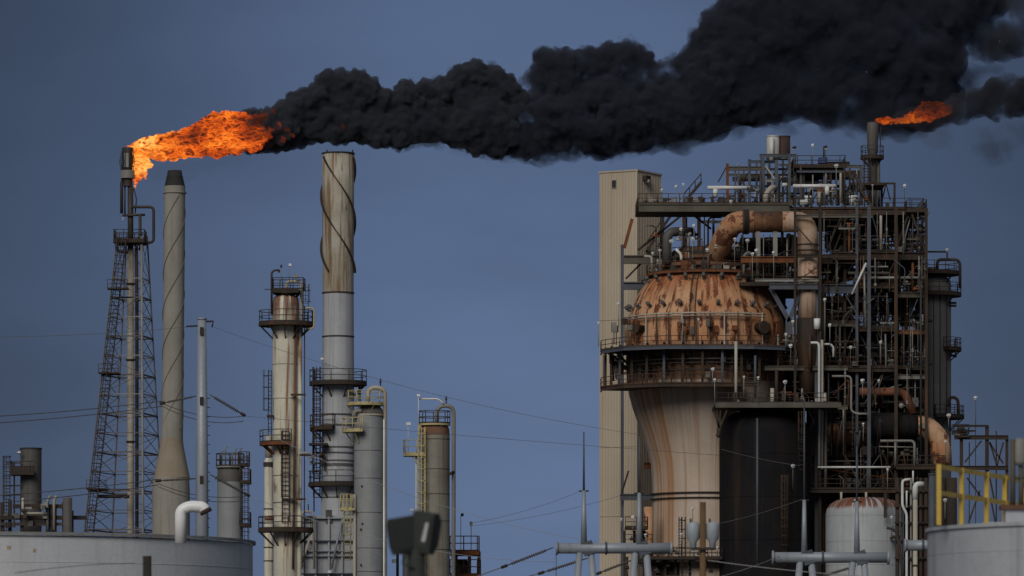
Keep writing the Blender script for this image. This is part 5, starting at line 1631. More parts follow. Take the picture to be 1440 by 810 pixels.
# bulky vessels added as dark backing, shade put into their colour
for px, r, y0, Y_ in ((1172, 26, 428, 592), (1225, 30, 470, 594), (1158, 20, 560, 585), (1205, 34, 585, 590), (1268, 32, 520, 594), (1290, 18, 590, 586), (1110, 22, 480, 592), (1240, 30, 620, 582), (1085, 20, 392, 594)):
    MB().lathe([(M(r, Y_), 0), (M(r, Y_), Z(y0 + 8, Y_)), (M(r * .75, Y_), Z(y0 + 3, Y_)), (.01, Z(y0, Y_))], X(px, Y_), Y_, 28, close=False).build('shade_backing_vessel', veil_dark, st)

# ---- penthouse frame on the roof deck
RY = 582.0
for px, y0, wd, m_, Y in ((1023, 230, 4, steel_rust, 582), (1054, 224, 4, steel_blue, 580), (1073, 219, 4.5, steel_blue, 578), (1092, 225, 4.5, steel_blue, 577), (1071, 218, 4, steel_blue, 588), (1110, 217, 4, steel_blue, 578), (1118, 219, 4, steel_blue, 584),
                          (1140, 236, 3, steel_dark, 586), (1168, 238, 3, steel_dark, 582), (1187, 236, 3, steel_dark, 588), (1211, 234, 4, steel_blue, 582), (1130, 240, 3, steel_dark, 580), (1200, 240, 3, steel_dark, 590)):
    MB().ibeam(P(px, 288, Y), P(px, y0, Y), M(wd, Y), M(wd, Y)).build('steel_column', m_, st)
for x0, x1, y, Y, h, m_ in ((1021, 1072, 237, 582, 6, steel_olive), (1052, 1094, 227.5, 579, 4, steel_blue), (1068, 1120, 218.5, 578, 4, steel_blue), (1118, 1170, 235, 582, 5, steel_olive), (1168, 1213, 234, 582, 4, steel_olive), (1070, 1094, 254, 578, 4, pipe_grey),
                            (1118, 1212, 244, 590, 8, steel_dark), (1118, 1200, 251, 588, 4, steel_dark), (1030, 1060, 252, 590, 6, steel_dark), (1120, 1190, 262, 588, 4, steel_dark), (1150, 1195, 230, 590, 5, steel_dark)):
    beam(x0, x1, y, Y, h, m_)
deck(1117, 1190, 232, 581, 592, steel_dark, rail_dark, ends='lr', sp=1.6)
for a in ((1010, 256, 1022, 234, 582), (1076, 233, 1090, 252, 577.5), (1199, 240, 1210, 252, 582), (1094, 262, 1110, 230, 579)):
    brace(*a, 1.8, steel_dark if a[0] != 1076 else pipe_cream)
deck(1196, 1245, 256.5, 596, 602, steel_dark, None)
for px in (1240, 1258):
    MB().bar(P(px, 292, 600), P(px, 257, 600), .24).build('brace', steel_dark, st)
brace(1241, 280, 1246, 258, 599, 1.6, steel_dark)
brace(1252, 282, 1246, 258, 599, 1.6, steel_dark)
beam(1238, 1259, 258, 600, 2.6, steel_dark)
# white roof headers and the gear among them
MB().pipe([P(995, 264, 577), P(1054, 264, 577)], M(2.8, 577)).build('header_pipe', pipe_white, st)
MB().tube([P(1006, 266, 577), P(1006, 277, 577)], M(3.4, 577), 12).build('header_leg', pipe_white, st)
MB().pipe([P(1115, 261.5, 576), P(1176, 261.5, 576)], M(2.6, 576)).build('header_pipe', pipe_white, st)
MB().tube([P(1163, 262, 576), P(1163, 274, 576)], M(3.2, 576), 12).build('header_leg', pipe_white, st)
MB().tube([P(1100, 260, 576), P(1107, 260, 576)], M(2.8, 576), 12).build('header_pipe', pipe_white, st)
MB().pipe([P(1077, 285, 576), P(1077, 274, 576), P(1084, 264, 576), P(1091, 264, 577)], M(4, 576), bend=.8, seg=14).build('header_leg', pipe_cream, st)
MB().tube([P(1125, 285, 578), P(1139, 284, 578)], M(4, 578), 14).build('small_drum', pipe_white, st)
MB().box(P(1157, 226, 584), (M(12, 584), 1.4, M(8, 584))).build('blue_motor', blue_paint, st)
MB().tube([P(1158.5, 222, 584), P(1158.5, 206, 584)], .1, 8).build('davit', steel_dark, st)
MB().box(P(1038, 252, 584), (M(3, 584), .6, M(9, 584))).build('blue_valve', blue_paint, st)
MB().box(P(1158, 252, 584), (M(4, 584), .6, M(12, 584))).build('blue_valve', blue_paint, st)
MB().tube([P(1042, 250, 586), P(1070, 250, 586)], M(5, 586), 14).build('exchanger', pipe_dark, st)
MB().tube([P(1100, 255, 586), P(1150, 255, 586)], M(6, 586), 14).build('exchanger', pipe_dark, st)
MB().box(P(1197, 249, 582), (M(5, 582), .6, M(5, 582))).build('horn', pipe_dark, st)

# ---- dark bulk added inside in place of shade: exchangers, ducts
for x0, x1, y, r, Y, m_ in ((1155, 1260, 433, 9, 588, vessel_black), (1165, 1250, 483, 11, 586, pipe_dark), (1170, 1290, 545, 10, 590, vessel_black), (1160, 1240, 385, 8, 590, pipe_dark), (1205, 1290, 395, 7, 592, pipe_dark),
                            (1040, 1110, 375, 7, 592, duct_dark), (1155, 1262, 612, 17, 577, duct_dark), (1150, 1300, 665, 10, 580, vessel_black), (1215, 1296, 500, 8, 584, steel_dark), (1040, 1116, 346, 12, 592, veil_dark), (1045, 1112, 386, 9, 590, veil_dark), (1160, 1230, 335, 9, 592, pipe_dark)):
    MB().tube([P(x0, y, Y), P(x0 + 1.5, y, Y), P(x1 - 1.5, y, Y), P(x1, y, Y)], [M(r * .7, Y), M(r, Y), M(r, Y), M(r * .7, Y)], 18).build('exchanger', m_, st)
# the big scorched drum and its rusty outlet
MB().tube([P(1220, 599, 573), P(1222, 599, 573), P(1286, 599, 573), P(1290, 599, 573)], [M(16, 573), M(18, 573), M(18, 573), M(16.5, 573)], 26).build('scorched_drum', vessel_black, st)
MB().pipe([P(1286, 599, 573), P(1303, 600, 573), P(1322, 618, 573), P(1324, 655, 573)], M(15, 573), bend=2.0, seg=26).build('rusty_outlet', duct_rust, st)
MB().tube([P(1295, 599, 571.8), P(1299, 599, 571.4)], M(4, 573), 14).build('outlet_nozzle', pipe_cream, st)
MB().pipe([P(1208, 551, 572.5), P(1258, 551, 572.5), P(1272, 552, 572.5), P(1284, 582, 572.5)], M(6.0, 572), bend=1.4, seg=18).build('orange_pipe', duct_side, st)
MB().ring(0, 0, 0, .001, 0, .001)
MB().tube([P(1258.5, 551, 572.5), P(1263, 551, 572.5)], M(7.4, 572), 18).build('pale_clamp', pipe_cream, st)
# named foreground pipes
for pts, r, m_, Y in (([(1156, 478), (1156, 660)], 2.0, pipe_cream, 569.5), ([(1140, 482), (1150, 482), (1152, 486), (1152, 655)], 1.9, pipe_white, 569), ([(1157, 484), (1168, 484), (1172, 488), (1172, 502)], 1.5, pipe_white, 570),
                      ([(1170, 529), (1197, 529), (1197, 578), (1205, 582), (1220, 582)], 1.6, pipe_grey, 569.5), ([(1150, 657), (1252, 657)], 1.5, pipe_white, 568), ([(1238, 620), (1286, 620), (1286, 656)], 1.9, pipe_grey, 569),
                      ([(1259, 622), (1259, 655)], 1.4, pipe_grey, 569), ([(1236, 628), (1284, 629)], .9, pipe_grey, 569.2), ([(1215, 372), (1217, 460)], 1.4, pipe_grey, 570), ([(1161, 560), (1161, 690)], 2.0, pipe_grey, 569.8),
                      ([(1124, 506), (1120, 512), (1135, 506), (1140, 506)], 3.2, pipe_grey, 573), ([(1035, 480), (1035, 570)], 2.2, pipe_cream, 566.5), ([(1062, 500), (1062, 560)], 1.8, steel_blue, 568), ([(1092, 520), (1092, 565)], 2.4, steel_brown, 569),
                      ([(1139, 470), (1139, 520)], 2.2, steel_brown, 570), ([(1165, 520), (1165, 600)], 1.2, pipe_dark, 571), ([(1245, 470), (1246, 520)], 1.2, pipe_grey, 572), ([(1295, 395), (1295, 640)], 1.5, pipe_dark, 571)):
    Y_ = Y
    MB().pipe([P(a, b_, Y_) for a, b_ in pts], M(r, Y_), bend=.5).build('pipe', m_, st)
MB().tube([P(1149, 463, 569.6), P(1149, 448, 569.6)], M(4.6, 570), 14).build('silencer', pipe_white, st)
MB().pipe([P(1198, 414, 569.5), P(1218, 370, 569.5)], .12).build('hose', pipe_white, st)
rnd = random.Random(23)
cnt = 0
zones = [(1160, 1300, 302, 352), (1160, 1300, 366, 410), (1180, 1300, 418, 456), (1165, 1300, 470, 512), (1090, 1300, 525, 572), (1160, 1300, 600, 650), (1110, 1290, 655, 688), (1060, 1120, 330, 392), (920, 1010, 300, 350), (1120, 1220, 240, 285), (1040, 1100, 240, 285)]
for k in range(80):
    x0, x1, y0, y1 = zones[k % len(zones)]
    Y_ = rnd.uniform(572, 590)
    m_ = rnd.choice([pipe_dark, pipe_dark, steel_dark, pipe_dark, steel_brown, pipe_grey, vessel_grey, steel_rust, pipe_grey, pipe_cream])
    r_ = rnd.uniform(.7, 2.3)
    px, py = rnd.uniform(x0, x1), rnd.uniform(y0, y1)
    if rnd.random() < .5:
        pts = [(px, y1), (px, py), (px + rnd.uniform(-30, 30), py)]
    else:
        pts = [(px, y1), (px, y0 + rnd.uniform(0, 8))]
    MB().pipe([P(a, b_, Y_) for a, b_ in pts], M(r_, Y_), bend=.6, seg=8).build('pipe', m_, st)
for k in range(100):
    x0, x1, y0, y1 = zones[k % len(zones)]
    Y_ = rnd.uniform(571, 588)
    px, py = rnd.uniform(x0, x1), rnd.uniform(y1 - 22, y1)
    b = MB()
    w = rnd.uniform(2, 6)
    b.tube([P(px - w, py, Y_), P(px + w, py, Y_)], M(rnd.uniform(.8, 2.0), Y_), 8)
    b.tube([P(px, py, Y_), P(px, py - rnd.uniform(3, 9), Y_)], M(.7, Y_), 6)
    b.tube([P(px - 1.8, py - 3, Y_ - .1), P(px + 1.8, py - 3, Y_ - .1)], M(1.6, Y_), 8)
    b.build('valve', rnd.choice([pipe_dark, steel_brown, pipe_grey, pipe_dark, vessel_grey, vessel_grey, pipe_cream, steel_rust]), st)

# ================================================================== twin silencer stacks on the roof
Y = 583.0
for px, w, m_, lab in ((1087, 9, mat('white stained sheet', (.50, .49, .46), (.42, .40, .36), streak=(.16, .10, .07), s_amt=.8, cyl=2.0, rough=.5), 'short white cylinder stack streaked with stains on the roof frame'),
                       (1103.5, 8, mat('dark rusty sheet', (.06, .04, .035), (.045, .03, .028), streak=(.15, .06, .03), s_amt=.7, cyl=2.0, rough=.7), 'short dark rusty cylinder stack on the roof frame')):
    t = thing('roof_stack', lab, 'stack', (X(px, Y), Y + (.4 if px > 1100 else 0), 0), 'short stacks on the roof frame')
    cy = Y + (.4 if px > 1100 else 0)
    r_ = M(w, Y)
    MB().lathe([(r_, Z(222, Y)), (r_, Z(191, Y)), (r_ * .93, Z(191, Y)), (r_ * .93, Z(196, Y))], X(px, Y), cy, 28, close=False).build('barrel', m_, t)
    MB().ring(X(px, Y), cy, r_ * .98, r_ * 1.06, Z(192.6, Y), Z(190.8, Y), seg=28).build('lip', m_, t)
    MB().ring(X(px, Y), cy, r_ * .6, r_ * 1.12, Z(224, Y), Z(221.5, Y), seg=28).build('base_flange', steel_blue, t)
    if px < 1100:
        MB().tube([P(1085, 226, Y - r_ - .3), P(1085, 193.5, Y - r_ - .3)], M(3.4, Y), 12).build('side_pipe', pipe_white, t)

# ================================================================== open frame at the far right
Y = 560.0
t = thing('pipe_bridge', 'open dark steel pipe bridge behind the yellow railing', 'pipe rack', (X(1378, Y), Y, 0))
for px, y0, wd, dy in ((1352, 610, 4.5, 0), (1388, 598, 5, 0), (1416, 614, 4, 0), (1352, 616, 4, 5), (1401, 606, 1.6, 2), (1363, 622, 1.2, 3), (1372, 560, .9, 4)):
    MB().ibeam(V(X(px, Y + dy), Y + dy, 0), P(px, y0, Y + dy), M(wd, Y), M(wd, Y)).build('post', steel_dark, t)
for x0, x1, y, h in ((1340, 1389, 599, 3), (1342, 1418, 615, 6), (1330, 1418, 658, 6), (1340, 1372, 606, 2.5)):
    MB().ibeam(P(x0, y, Y - .3), P(x1, y, Y - .3), M(h * .6, Y), M(h, Y)).build('beam', steel_dark, t)
for a, b_ in (((1357, 650), (1380, 620)), ((1392, 622), (1402, 655)), ((1391, 622), (1411, 652)), ((1402, 655), (1411, 622)), ((1360, 672), (1382, 702)), ((1392, 672), (1398, 702)), ((1362, 735), (1378, 690)), ((1393, 700), (1400, 735))):
    MB().bar(P(*a, Y), P(*b_, Y), M(2.2, Y)).build('brace', steel_dark if a[0] != 1362 else steel_brown, t)
o = MB().span(X(1346, Y), X(1362, Y), Y - .8, Y + 3, Z(613, Y) - .2, Z(613, Y) + .01).build('deck', steel_dark, t)
MB().rail([V(X(1338, Y), Y - .7, Z(611, Y)), V(X(1362, Y), Y - .7, Z(611, Y))], sp=.9).build('railing', rail_dark, o)
for k in range(10):
    r_ = random.Random(k + 5)
    MB().box(P(r_.uniform(1342, 1362), r_.uniform(600, 612), Y + r_.uniform(0, 2)), (r_.uniform(.3, .9), .5, r_.uniform(.3, .8))).build('valve', r_.choice([pipe_grey, pipe_dark, steel_dark]), t)

# ================================================================== cream risers beside the drum
Y = 540.0
t = thing('riser_pipe', 'cream riser pipe with a white elbow between the white drum and the grey tank', 'pipe', (X(1287, Y), Y, 0))
MB().tube([V(X(1287, Y), Y, 0), P(1287, 702, Y)], M(3.4, Y), 14).build('riser', pipe_cream, t)
MB().pipe([P(1287, 702, Y), P(1287, 681, Y), P(1298, 681, Y + .4)], M(4.0, Y), bend=.75, seg=16).build('elbow', pipe_white, t)
MB().ring(X(1287, Y), Y, M(3.3, Y), M(4.8, Y), Z(796, Y), Z(794, Y), seg=16).build('flange', steel_brown, t)
t = thing('riser_pipe', 'thin white riser pipe with a short hooked top beside the white drum', 'pipe', (X(1269, Y), Y, 0))
MB().pipe([V(X(1275, Y), Y, 0), P(1275, 722, Y), P(1269, 712, Y), P(1269, 675, Y), P(1280, 674, Y)], M(1.9, Y), bend=.4, seg=12).build('riser', pipe_white, t)
MB().tube([P(1284, 680, Y), P(1284, 662, Y)], M(1.2, Y), 8).build('valve', pipe_white, t)
MB().tube([P(1275, 714, Y), P(1275, 690, Y)], M(1.3, Y), 8).build('side_pipe', pipe_white, t)
t = thing('grey_column', 'flat grey casing column directly behind the near tank railing post', 'column', (X(1311, Y), Y, 0))
MB().tube([V(X(1311, Y), Y + 1, 0), P(1311, 668, Y + 1)], M(5, Y), 16).build('shell', steel_blue, t)
MB().tube([P(1311, 668, Y + 1), P(1311, 666, Y + 1)], M(6, Y), 16).build('cap', steel_blue, t)
t = thing('pipe_cluster', 'dark cluster of risers and steel between the white drum and the near tank', 'pipe rack', (X(1290, Y + 6), Y + 6, 0))
for px, w, m_ in ((1262, 3, steel_dark), (1268, 1.6, pipe_dark), (1281, 1.4, pipe_grey), (1295, 2.4, steel_brown), (1302, 2.8, steel_brown), (1322, 8, steel_dark), (1338, 8, steel_dark), (1352, 4, pipe_dark)):
    MB().tube([V(X(px, Y + 6), Y + 6, 0), P(px, 672, Y + 6)], M(w, Y), 10).build('riser', m_, t)
for py in (690, 712, 735, 760, 785):
    MB().bar(P(1258, py, Y + 5.6), P(1308, py, Y + 5.6), .2).build('cross_tie', steel_dark, t)
b = MB().span(X(1318, Y), X(1348, Y), Y + 7, Y + 12, 0, Z(672, Y))
b.build('casing', mat('brown insulated casing', (.10, .075, .055), (.07, .055, .045), rough=.9), t)
MB().pipe([P(1247, 742, Y), P(1260, 745, Y), P(1268, 790, Y), P(1270, 815, Y)], M(2, Y), bend=1).build('hose', pipe_dark, t)

# ================================================================== foot of the beige tower
Y = 576.0
t = thing('valve_station', 'dark valve station with small railed decks at the foot of the pink shell', 'valve station', (X(900, Y), Y, 0))
for py, x0, x1 in ((746, 876, 908), (770, 876, 914), (788, 905, 1010)):
    z = Z(py, Y)
    o = MB().span(X(x0, Y), X(x1, Y), Y - 11, Y - 8, z - .25, z).build('deck', steel_dark, t)
    MB().rail([V(X(x0 + .5, Y), Y - 10.9, z), V(X(x1 - .5, Y), Y - 10.9, z)], sp=1.2).build('railing', rail_dark, o)
for px in (878, 892, 906, 920, 935, 950, 970, 990):
    MB().bar(V(X(px, Y), Y - 9, 0), P(px, 788 if px > 910 else 746, Y - 9), .3).build('post', steel_dark, t)
for k in range(26):
    r_ = random.Random(k + 90)
    px = r_.uniform(878, 1005)
    py = r_.uniform(748, 806) if px < 915 else r_.uniform(770, 808)
    b = MB().tube([P(px - 3, py, Y - 9.5), P(px + 3, py, Y - 9.5)], M(r_.uniform(1, 2.6), Y), 8)
    b.tube([P(px, py, Y - 9.5), P(px, py - r_.uniform(4, 9), Y - 9.5)], M(.8, Y), 6)
    b.build('valve', r_.choice([pipe_dark, pipe_grey, steel_brown, vessel_grey, steel_dark]), t)
MB().tube([V(X(880, Y), Y - 8, 0), P(880, 783, Y - 8)], M(3.5, Y), 12).build('riser', pipe_cream, t)
MB().box(P(930, 800, Y - 7.6), (M(50, Y), 1.5, M(18, Y))).build('pump_casing', steel_dark, t)

# ================================================================== white lamps all over the structure
LAMPS = [  # head x, head y, foot y, distance, label
    (931, 268, 285, 572, 'white lamp just behind the top of the beige tower'),
    (951, 263, 285, 573, 'lamp on a thin post halfway along the roof walkway'),
    (961, 260, 285, 574, 'dark headed lamp beside the stairs of the roof walkway'),
    (944, 340, 365, 576, 'white lamp left of the grey elbow above the dome'),
    (958, 323, 350, 577, 'white lamp topping the grey elbow above the dome'),
    (976, 318, 345, 575, 'white lamp right of the grey elbow above the dome'),
    (918, 357, 387, 569, 'white lamp at the outer edge of the dome crown'),
    (928, 353, 386, 569.5, 'white lamp second from the outer edge of the dome crown'),
    (974, 337, 366, 572, 'low white lamp between the grey elbow and the rusty duct'),
    (995, 352, 385, 568, 'white lamp standing before the foot of the rusty duct elbow'),
    (1033, 337, 370, 570, 'white lamp tucked under the rusty duct elbow'),
    (1051, 339, 362, 572, 'small lamp beneath the black duct flange'),
    (1064, 353, 392, 570, 'white lamp under the scorched duct run'),
    (1058, 358, 394, 569.5, 'white lamp beside a bent vent pipe right of the dome crown'),
    (1088, 356, 392, 571, 'white lamp under the far end of the scorched duct'),
    (1028, 284, 300, 570, 'white box lamp fixed to the roof walkway rail'),
    (1117, 209, 232, 583, 'small dark lamp beside the dark rusty roof stack'),
    (1143, 205, 232, 583, 'lamp on a pale post at the penthouse roof'),
    (1161, 208, 232, 584, 'lamp by the bright blue roof motor'),
    (1176, 234, 262, 576, 'white lamp over the end of the white roof header'),
    (1227, 259, 290, 571, 'white lamp in front of the dark flare stack'),
    (1272, 262, 291, 574, 'lone lamp on a post over the end walkway of the structure'),
    (842, 455, 487, 571, 'white lamp at the outermost end of the vessel gallery'),
    (870, 428, 460, 570, 'white lamp against the beige tower above the vessel gallery'),
    (982, 450, 487, 567, 'white lamp on the cream ring pipe in the middle of the dome'),
    (1105, 471, 489, 567, 'white lamp at the end of the vessel gallery railing'),
    (1115, 453, 486, 568, 'white lamp on a post right of the dome'),
    (1112, 487, 517, 566, 'twin white lamp above the brown deck railing'),
    (1160, 422, 480, 570, 'white lamp right of the pink duct drop'),
    (1167, 458, 485, 570, 'white lamp beside the white silencer'),
    (1196, 489, 515, 570, 'bright white lamp on the blue column'),
    (1238, 482, 512, 572, 'pale lamp between the blue and brown columns'),
    (1213, 536, 560, 570, 'bright white lamp over the orange pipe'),
    (1236, 536, 552, 572, 'small lamp behind the orange pipe'),
    (1002, 520, 540, 566, 'small white lamp under the vessel gallery'),
    (1005, 535, 568, 562, 'white lamp at the corner of the black vessel platform'),
    (1066, 532, 569, 562, 'white lamp in the middle of the black vessel platform'),
    (1046, 531, 560, 565, 'tiny twin lamp behind the black vessel platform'),
    (1104, 538, 569, 563, 'small lamp toward the end of the black vessel platform'),
    (1115, 656, 688, 561, 'white lamp on the ladder beside the black vessel'),
    (1214, 597, 620, 569, 'square white lamp below the scorched drum'),
    (1334, 585, 600, 566, 'twin white lamp on the landing of the grey flank column'),
    (1330, 622, 652, 566, 'white lamp before the rusty outlet bend'),
    (1329, 704, 730, 540, 'white lamp seen through the yellow railing'),
    (1254, 728, 757, 560, 'white lamp on the little balcony of the white drum'),
    (1332, 352, 365, 580, 'lamp on the head of the grey flank column'),
    (974, 716, 735, 566, 'white lamp on the pink shell above the transformers'),
    (958, 752, 770, 565, 'white lamp on the ladder at the foot of the pink shell'),
    (874, 731, 748, 565, 'white lamp at the foot of the beige tower'),
    (890, 728, 748, 566, 'grey lamp second from the foot of the beige tower'),
    (908, 753, 770, 566, 'white lamp beside the rusty standpipe'),
    (975, 774, 788, 565, 'white lamp left of the timber utility pole foot'),
    (1009, 757, 788, 565, 'white lamp between the transformers and the black vessel'),
    (1009, 771, 788, 565, 'lower white lamp between the transformers and the black vessel'),
    (1372, 560, 600, 563, 'lone lamp on a mast behind the yellow railing'),
    (1248, 661, 688, 567, 'curved arm lamp above the white drum'),
]
head_me = None
lr = random.Random(4)
for k, (px, py, fy, Y, lab) in enumerate(LAMPS):
    Y = Y - 1.0
    foot = P(px, fy, Y)
    head = P(px, py, Y)
    t = thing('area_lamp', lab, 'lamp', foot, 'white lamps on the steelwork')
    MB().tube([foot, head], .042, 8).build('post', pipe_grey if k % 3 else steel_olive, t)
    dark = py < 270 and k % 2 == 0
    sz = M(lr.uniform(1.7, 2.8), Y)
    ro = lr.uniform(-.8, .8)
    b = MB()
    R = Matrix.Rotation(ro, 3, 'Z')
    for (c, w, h) in (((0, 0, .0), 1.0, .55), ((.18, 0, .28), .62, .35)):
        b.box(head + R @ V(c[0] * sz * 1.6, 0, c[2] * sz * 1.6 + .1), (w * sz * 1.7, sz * 1.3, h * sz * 1.6), ro)
    b.build('lamp_head', steel_dark if dark and k > 15 else white_lamp, t)
    MB().box(head + R @ V(0, -.02, -.05 - sz * .28), (sz * 1.3, sz * .9, .08), ro).build('lamp_glass', glass_pale, t)
# ================================================================== smoke and flame
import numpy as np


def _ico(sub):
    bm = bmesh.new()
    bmesh.ops.create_icosphere(bm, subdivisions=sub, radius=1.0)
    v = np.array([tuple(q.co) for q in bm.verts], dtype=np.float32)
    f = np.array([[q.index for q in p.verts] for p in bm.faces], dtype=np.int32)
    bm.free()
    return v, f


ICO = {1: _ico(1), 2: _ico(2), 3: _ico(3)}


def billow(name, balls, voxel, m, parent=None, root=None, disp=()):
    """Union of many balls (centre, radius) resolved into one closed billowing skin."""
    vs, fs, o = [], [], 0
    for c, r in balls:
        v, f = ICO[1] if r < 2.2 * voxel else (ICO[2] if r < 9 * voxel else ICO[3])
        vs.append(v * r + np.array(c, dtype=np.float32))
        fs.append(f + o)
        o += len(v)
    vs, fs = np.concatenate(vs), np.concatenate(fs)
    me = bpy.data.meshes.new('raw')
    me.vertices.add(len(vs))
    me.vertices.foreach_set('co', vs.ravel())
    me.loops.add(fs.size)
    me.loops.foreach_set('vertex_index', fs.ravel())
    me.polygons.add(len(fs))
    me.polygons.foreach_set('loop_start', np.arange(0, fs.size, 3, dtype=np.int32))
    me.update()
    tmp = bpy.data.objects.new('raw', me)
    COL.objects.link(tmp)
    md = tmp.modifiers.new('r', 'REMESH')
    md.mode = 'VOXEL'
    md.voxel_size = voxel
    md.use_smooth_shade = True
    for size, amt, typ in disp:
        tx = bpy.data.textures.new('d', typ)
        tx.noise_scale = size
        if typ == 'CLOUDS':
            tx.noise_depth = 3
        d = tmp.modifiers.new('d', 'DISPLACE')
        d.texture = tx
        d.texture_coords = 'GLOBAL'
        d.strength = amt
        d.mid_level = .5
    dg = bpy.context.evaluated_depsgraph_get()
    out = bpy.data.meshes.new_from_object(tmp.evaluated_get(dg))
    out.name = name
    bpy.data.objects.remove(tmp)
    bpy.data.meshes.remove(me)
    off = ROOT[parent.name] if parent is not None else Vector(root)
    co = np.empty(len(out.vertices) * 3, dtype=np.float32)
    out.vertices.foreach_get('co', co)
    co = co.reshape(-1, 3) - np.array(off, dtype=np.float32)
    out.vertices.foreach_set('co', co.ravel())
    out.materials.clear()
    out.materials.append(m)
    out.update()
    ob = bpy.data.objects.new(name, out)
    COL.objects.link(ob)
    if parent is not None:
        ob.parent = parent
    else:
        ob.location = off
    ROOT[ob.name] = Vector(off)
    return ob


def smoke_mat(name, dens, colr, aniso=.0, noise=None):
    """Soot: a dark scattering volume. noise = (scale per metre, low, high, step rate, floor) breaks its density up."""
    m = bpy.data.materials.new(name)
    m.use_nodes = True
    nt = m.node_tree
    for n in list(nt.nodes):
        nt.nodes.remove(n)
    out = nt.nodes.new('ShaderNodeOutputMaterial')
    pv = nt.nodes.new('ShaderNodeVolumePrincipled')
    pv.inputs['Color'].default_value = (*colr, 1)
    pv.inputs['Density'].default_value = dens
    pv.inputs['Anisotropy'].default_value = aniso
    nt.links.new(pv.outputs[0], out.inputs['Volume'])
    if noise:
        tc = nt.nodes.new('ShaderNodeTexCoord')
        nz = nt.nodes.new('ShaderNodeTexNoise')
        nz.inputs['Scale'].default_value = noise[0]
        nz.inputs['Detail'].default_value = 3
        nz.inputs['Roughness'].default_value = .6
        nz.inputs['Distortion'].default_value = .4
        mr = nt.nodes.new('ShaderNodeMapRange')
        mr.interpolation_type = 'SMOOTHSTEP'
        mr.inputs['From Min'].default_value = noise[1]
        mr.inputs['From Max'].default_value = noise[2]
        mr.inputs['To Min'].default_value = dens * noise[4]
        mr.inputs['To Max'].default_value = dens
        nt.links.new(tc.outputs['Object'], nz.inputs['Vector'])
        nt.links.new(nz.outputs['Fac'], mr.inputs['Value'])
        nt.links.new(mr.outputs[0], pv.inputs['Density'])
        m.cycles.volume_step_rate = noise[3]
    else:
        m.cycles.homogeneous_volume = True
    return m


def interp(tab, x):
    for (x0, *a), (x1, *b) in zip(tab, tab[1:]):
        if x0 <= x <= x1:
            f = (x - x0) / (x1 - x0)
            return [p + (q - p) * f for p, q in zip(a, b)]
    return tab[-1][1:] if x > tab[-1][0] else tab[0][1:]


def plume(tab, x0, x1, step, Yf, seed, holes=(), kids=6, fine=0.45, depth=1.0, rmin=.14, rmax=.30, flat_bottom=True, smallest=0.28):
    rn = random.Random(seed)
    balls = []

    def clear(px, py, r):
        return all((px - hx) ** 2 + (py - hy) ** 2 > (hr + r * .85) ** 2 for hx, hy, hr in holes)

    def put(px, py, dy, r):
        if clear(px, py, r):
            Y = Yf(px) + dy
            balls.append((tuple(P(px, py, Y)), M(r, Y)))

    x = x0
    while x <= x1:
        t_, b_ = interp(tab, x)
        H = b_ - t_
        mid = (t_ + b_) / 2
        a = H / 2
        sc = M(1, Yf(x))
        dmax = min(a, 62) * depth
        # core
        if H > 110:
            n = int(H / 48) + 1
            for k in range(n):
                f = (k + .5) / n
                put(x + rn.uniform(-6, 6), t_ + H * f * .84 + H * .08, rn.uniform(-.3, .3) * dmax * sc, rn.uniform(34, 44) * .8)
        else:
            put(x, mid, 0, a * .70)
        for k in range(7):
            th = rn.uniform(0, 2 * PI)
            r = min(H, 120) * rn.uniform(rmin, rmax)
            cz, cy = math.sin(th), math.cos(th)
            if flat_bottom and cz < -.4:
                r *= .7
            px = x + rn.uniform(-step, step)
            py = mid - (a - r) * cz
            dy = (dmax - r) * cy * sc
            put(px, py, dy, r)
            for j in range(kids):
                v = Vector((rn.gauss(0, 1), rn.gauss(0, 1), rn.gauss(0, 1))).normalized()
                if v.z * cz < -.3:
                    v.z = -v.z
                if v.y > .4:
                    v.y = -v.y
                r2 = r * rn.uniform(fine * .6, fine)
                q = (px + v.x * r * .86, py - v.z * r * .86, dy + v.y * r * .86 * sc)
                put(*q, r2)
                if M(r2, Yf(x)) > smallest * 1.6:
                    for _ in range(3):
                        w = (v + Vector((rn.gauss(0, .8), rn.gauss(0, .8), rn.gauss(0, .8)))).normalized()
                        put(q[0] + w.x * r2 * .85, q[1] - w.z * r2 * .85, q[2] + w.y * r2 * .85 * sc, r2 * rn.uniform(.35, .55))
        x += step
    return balls


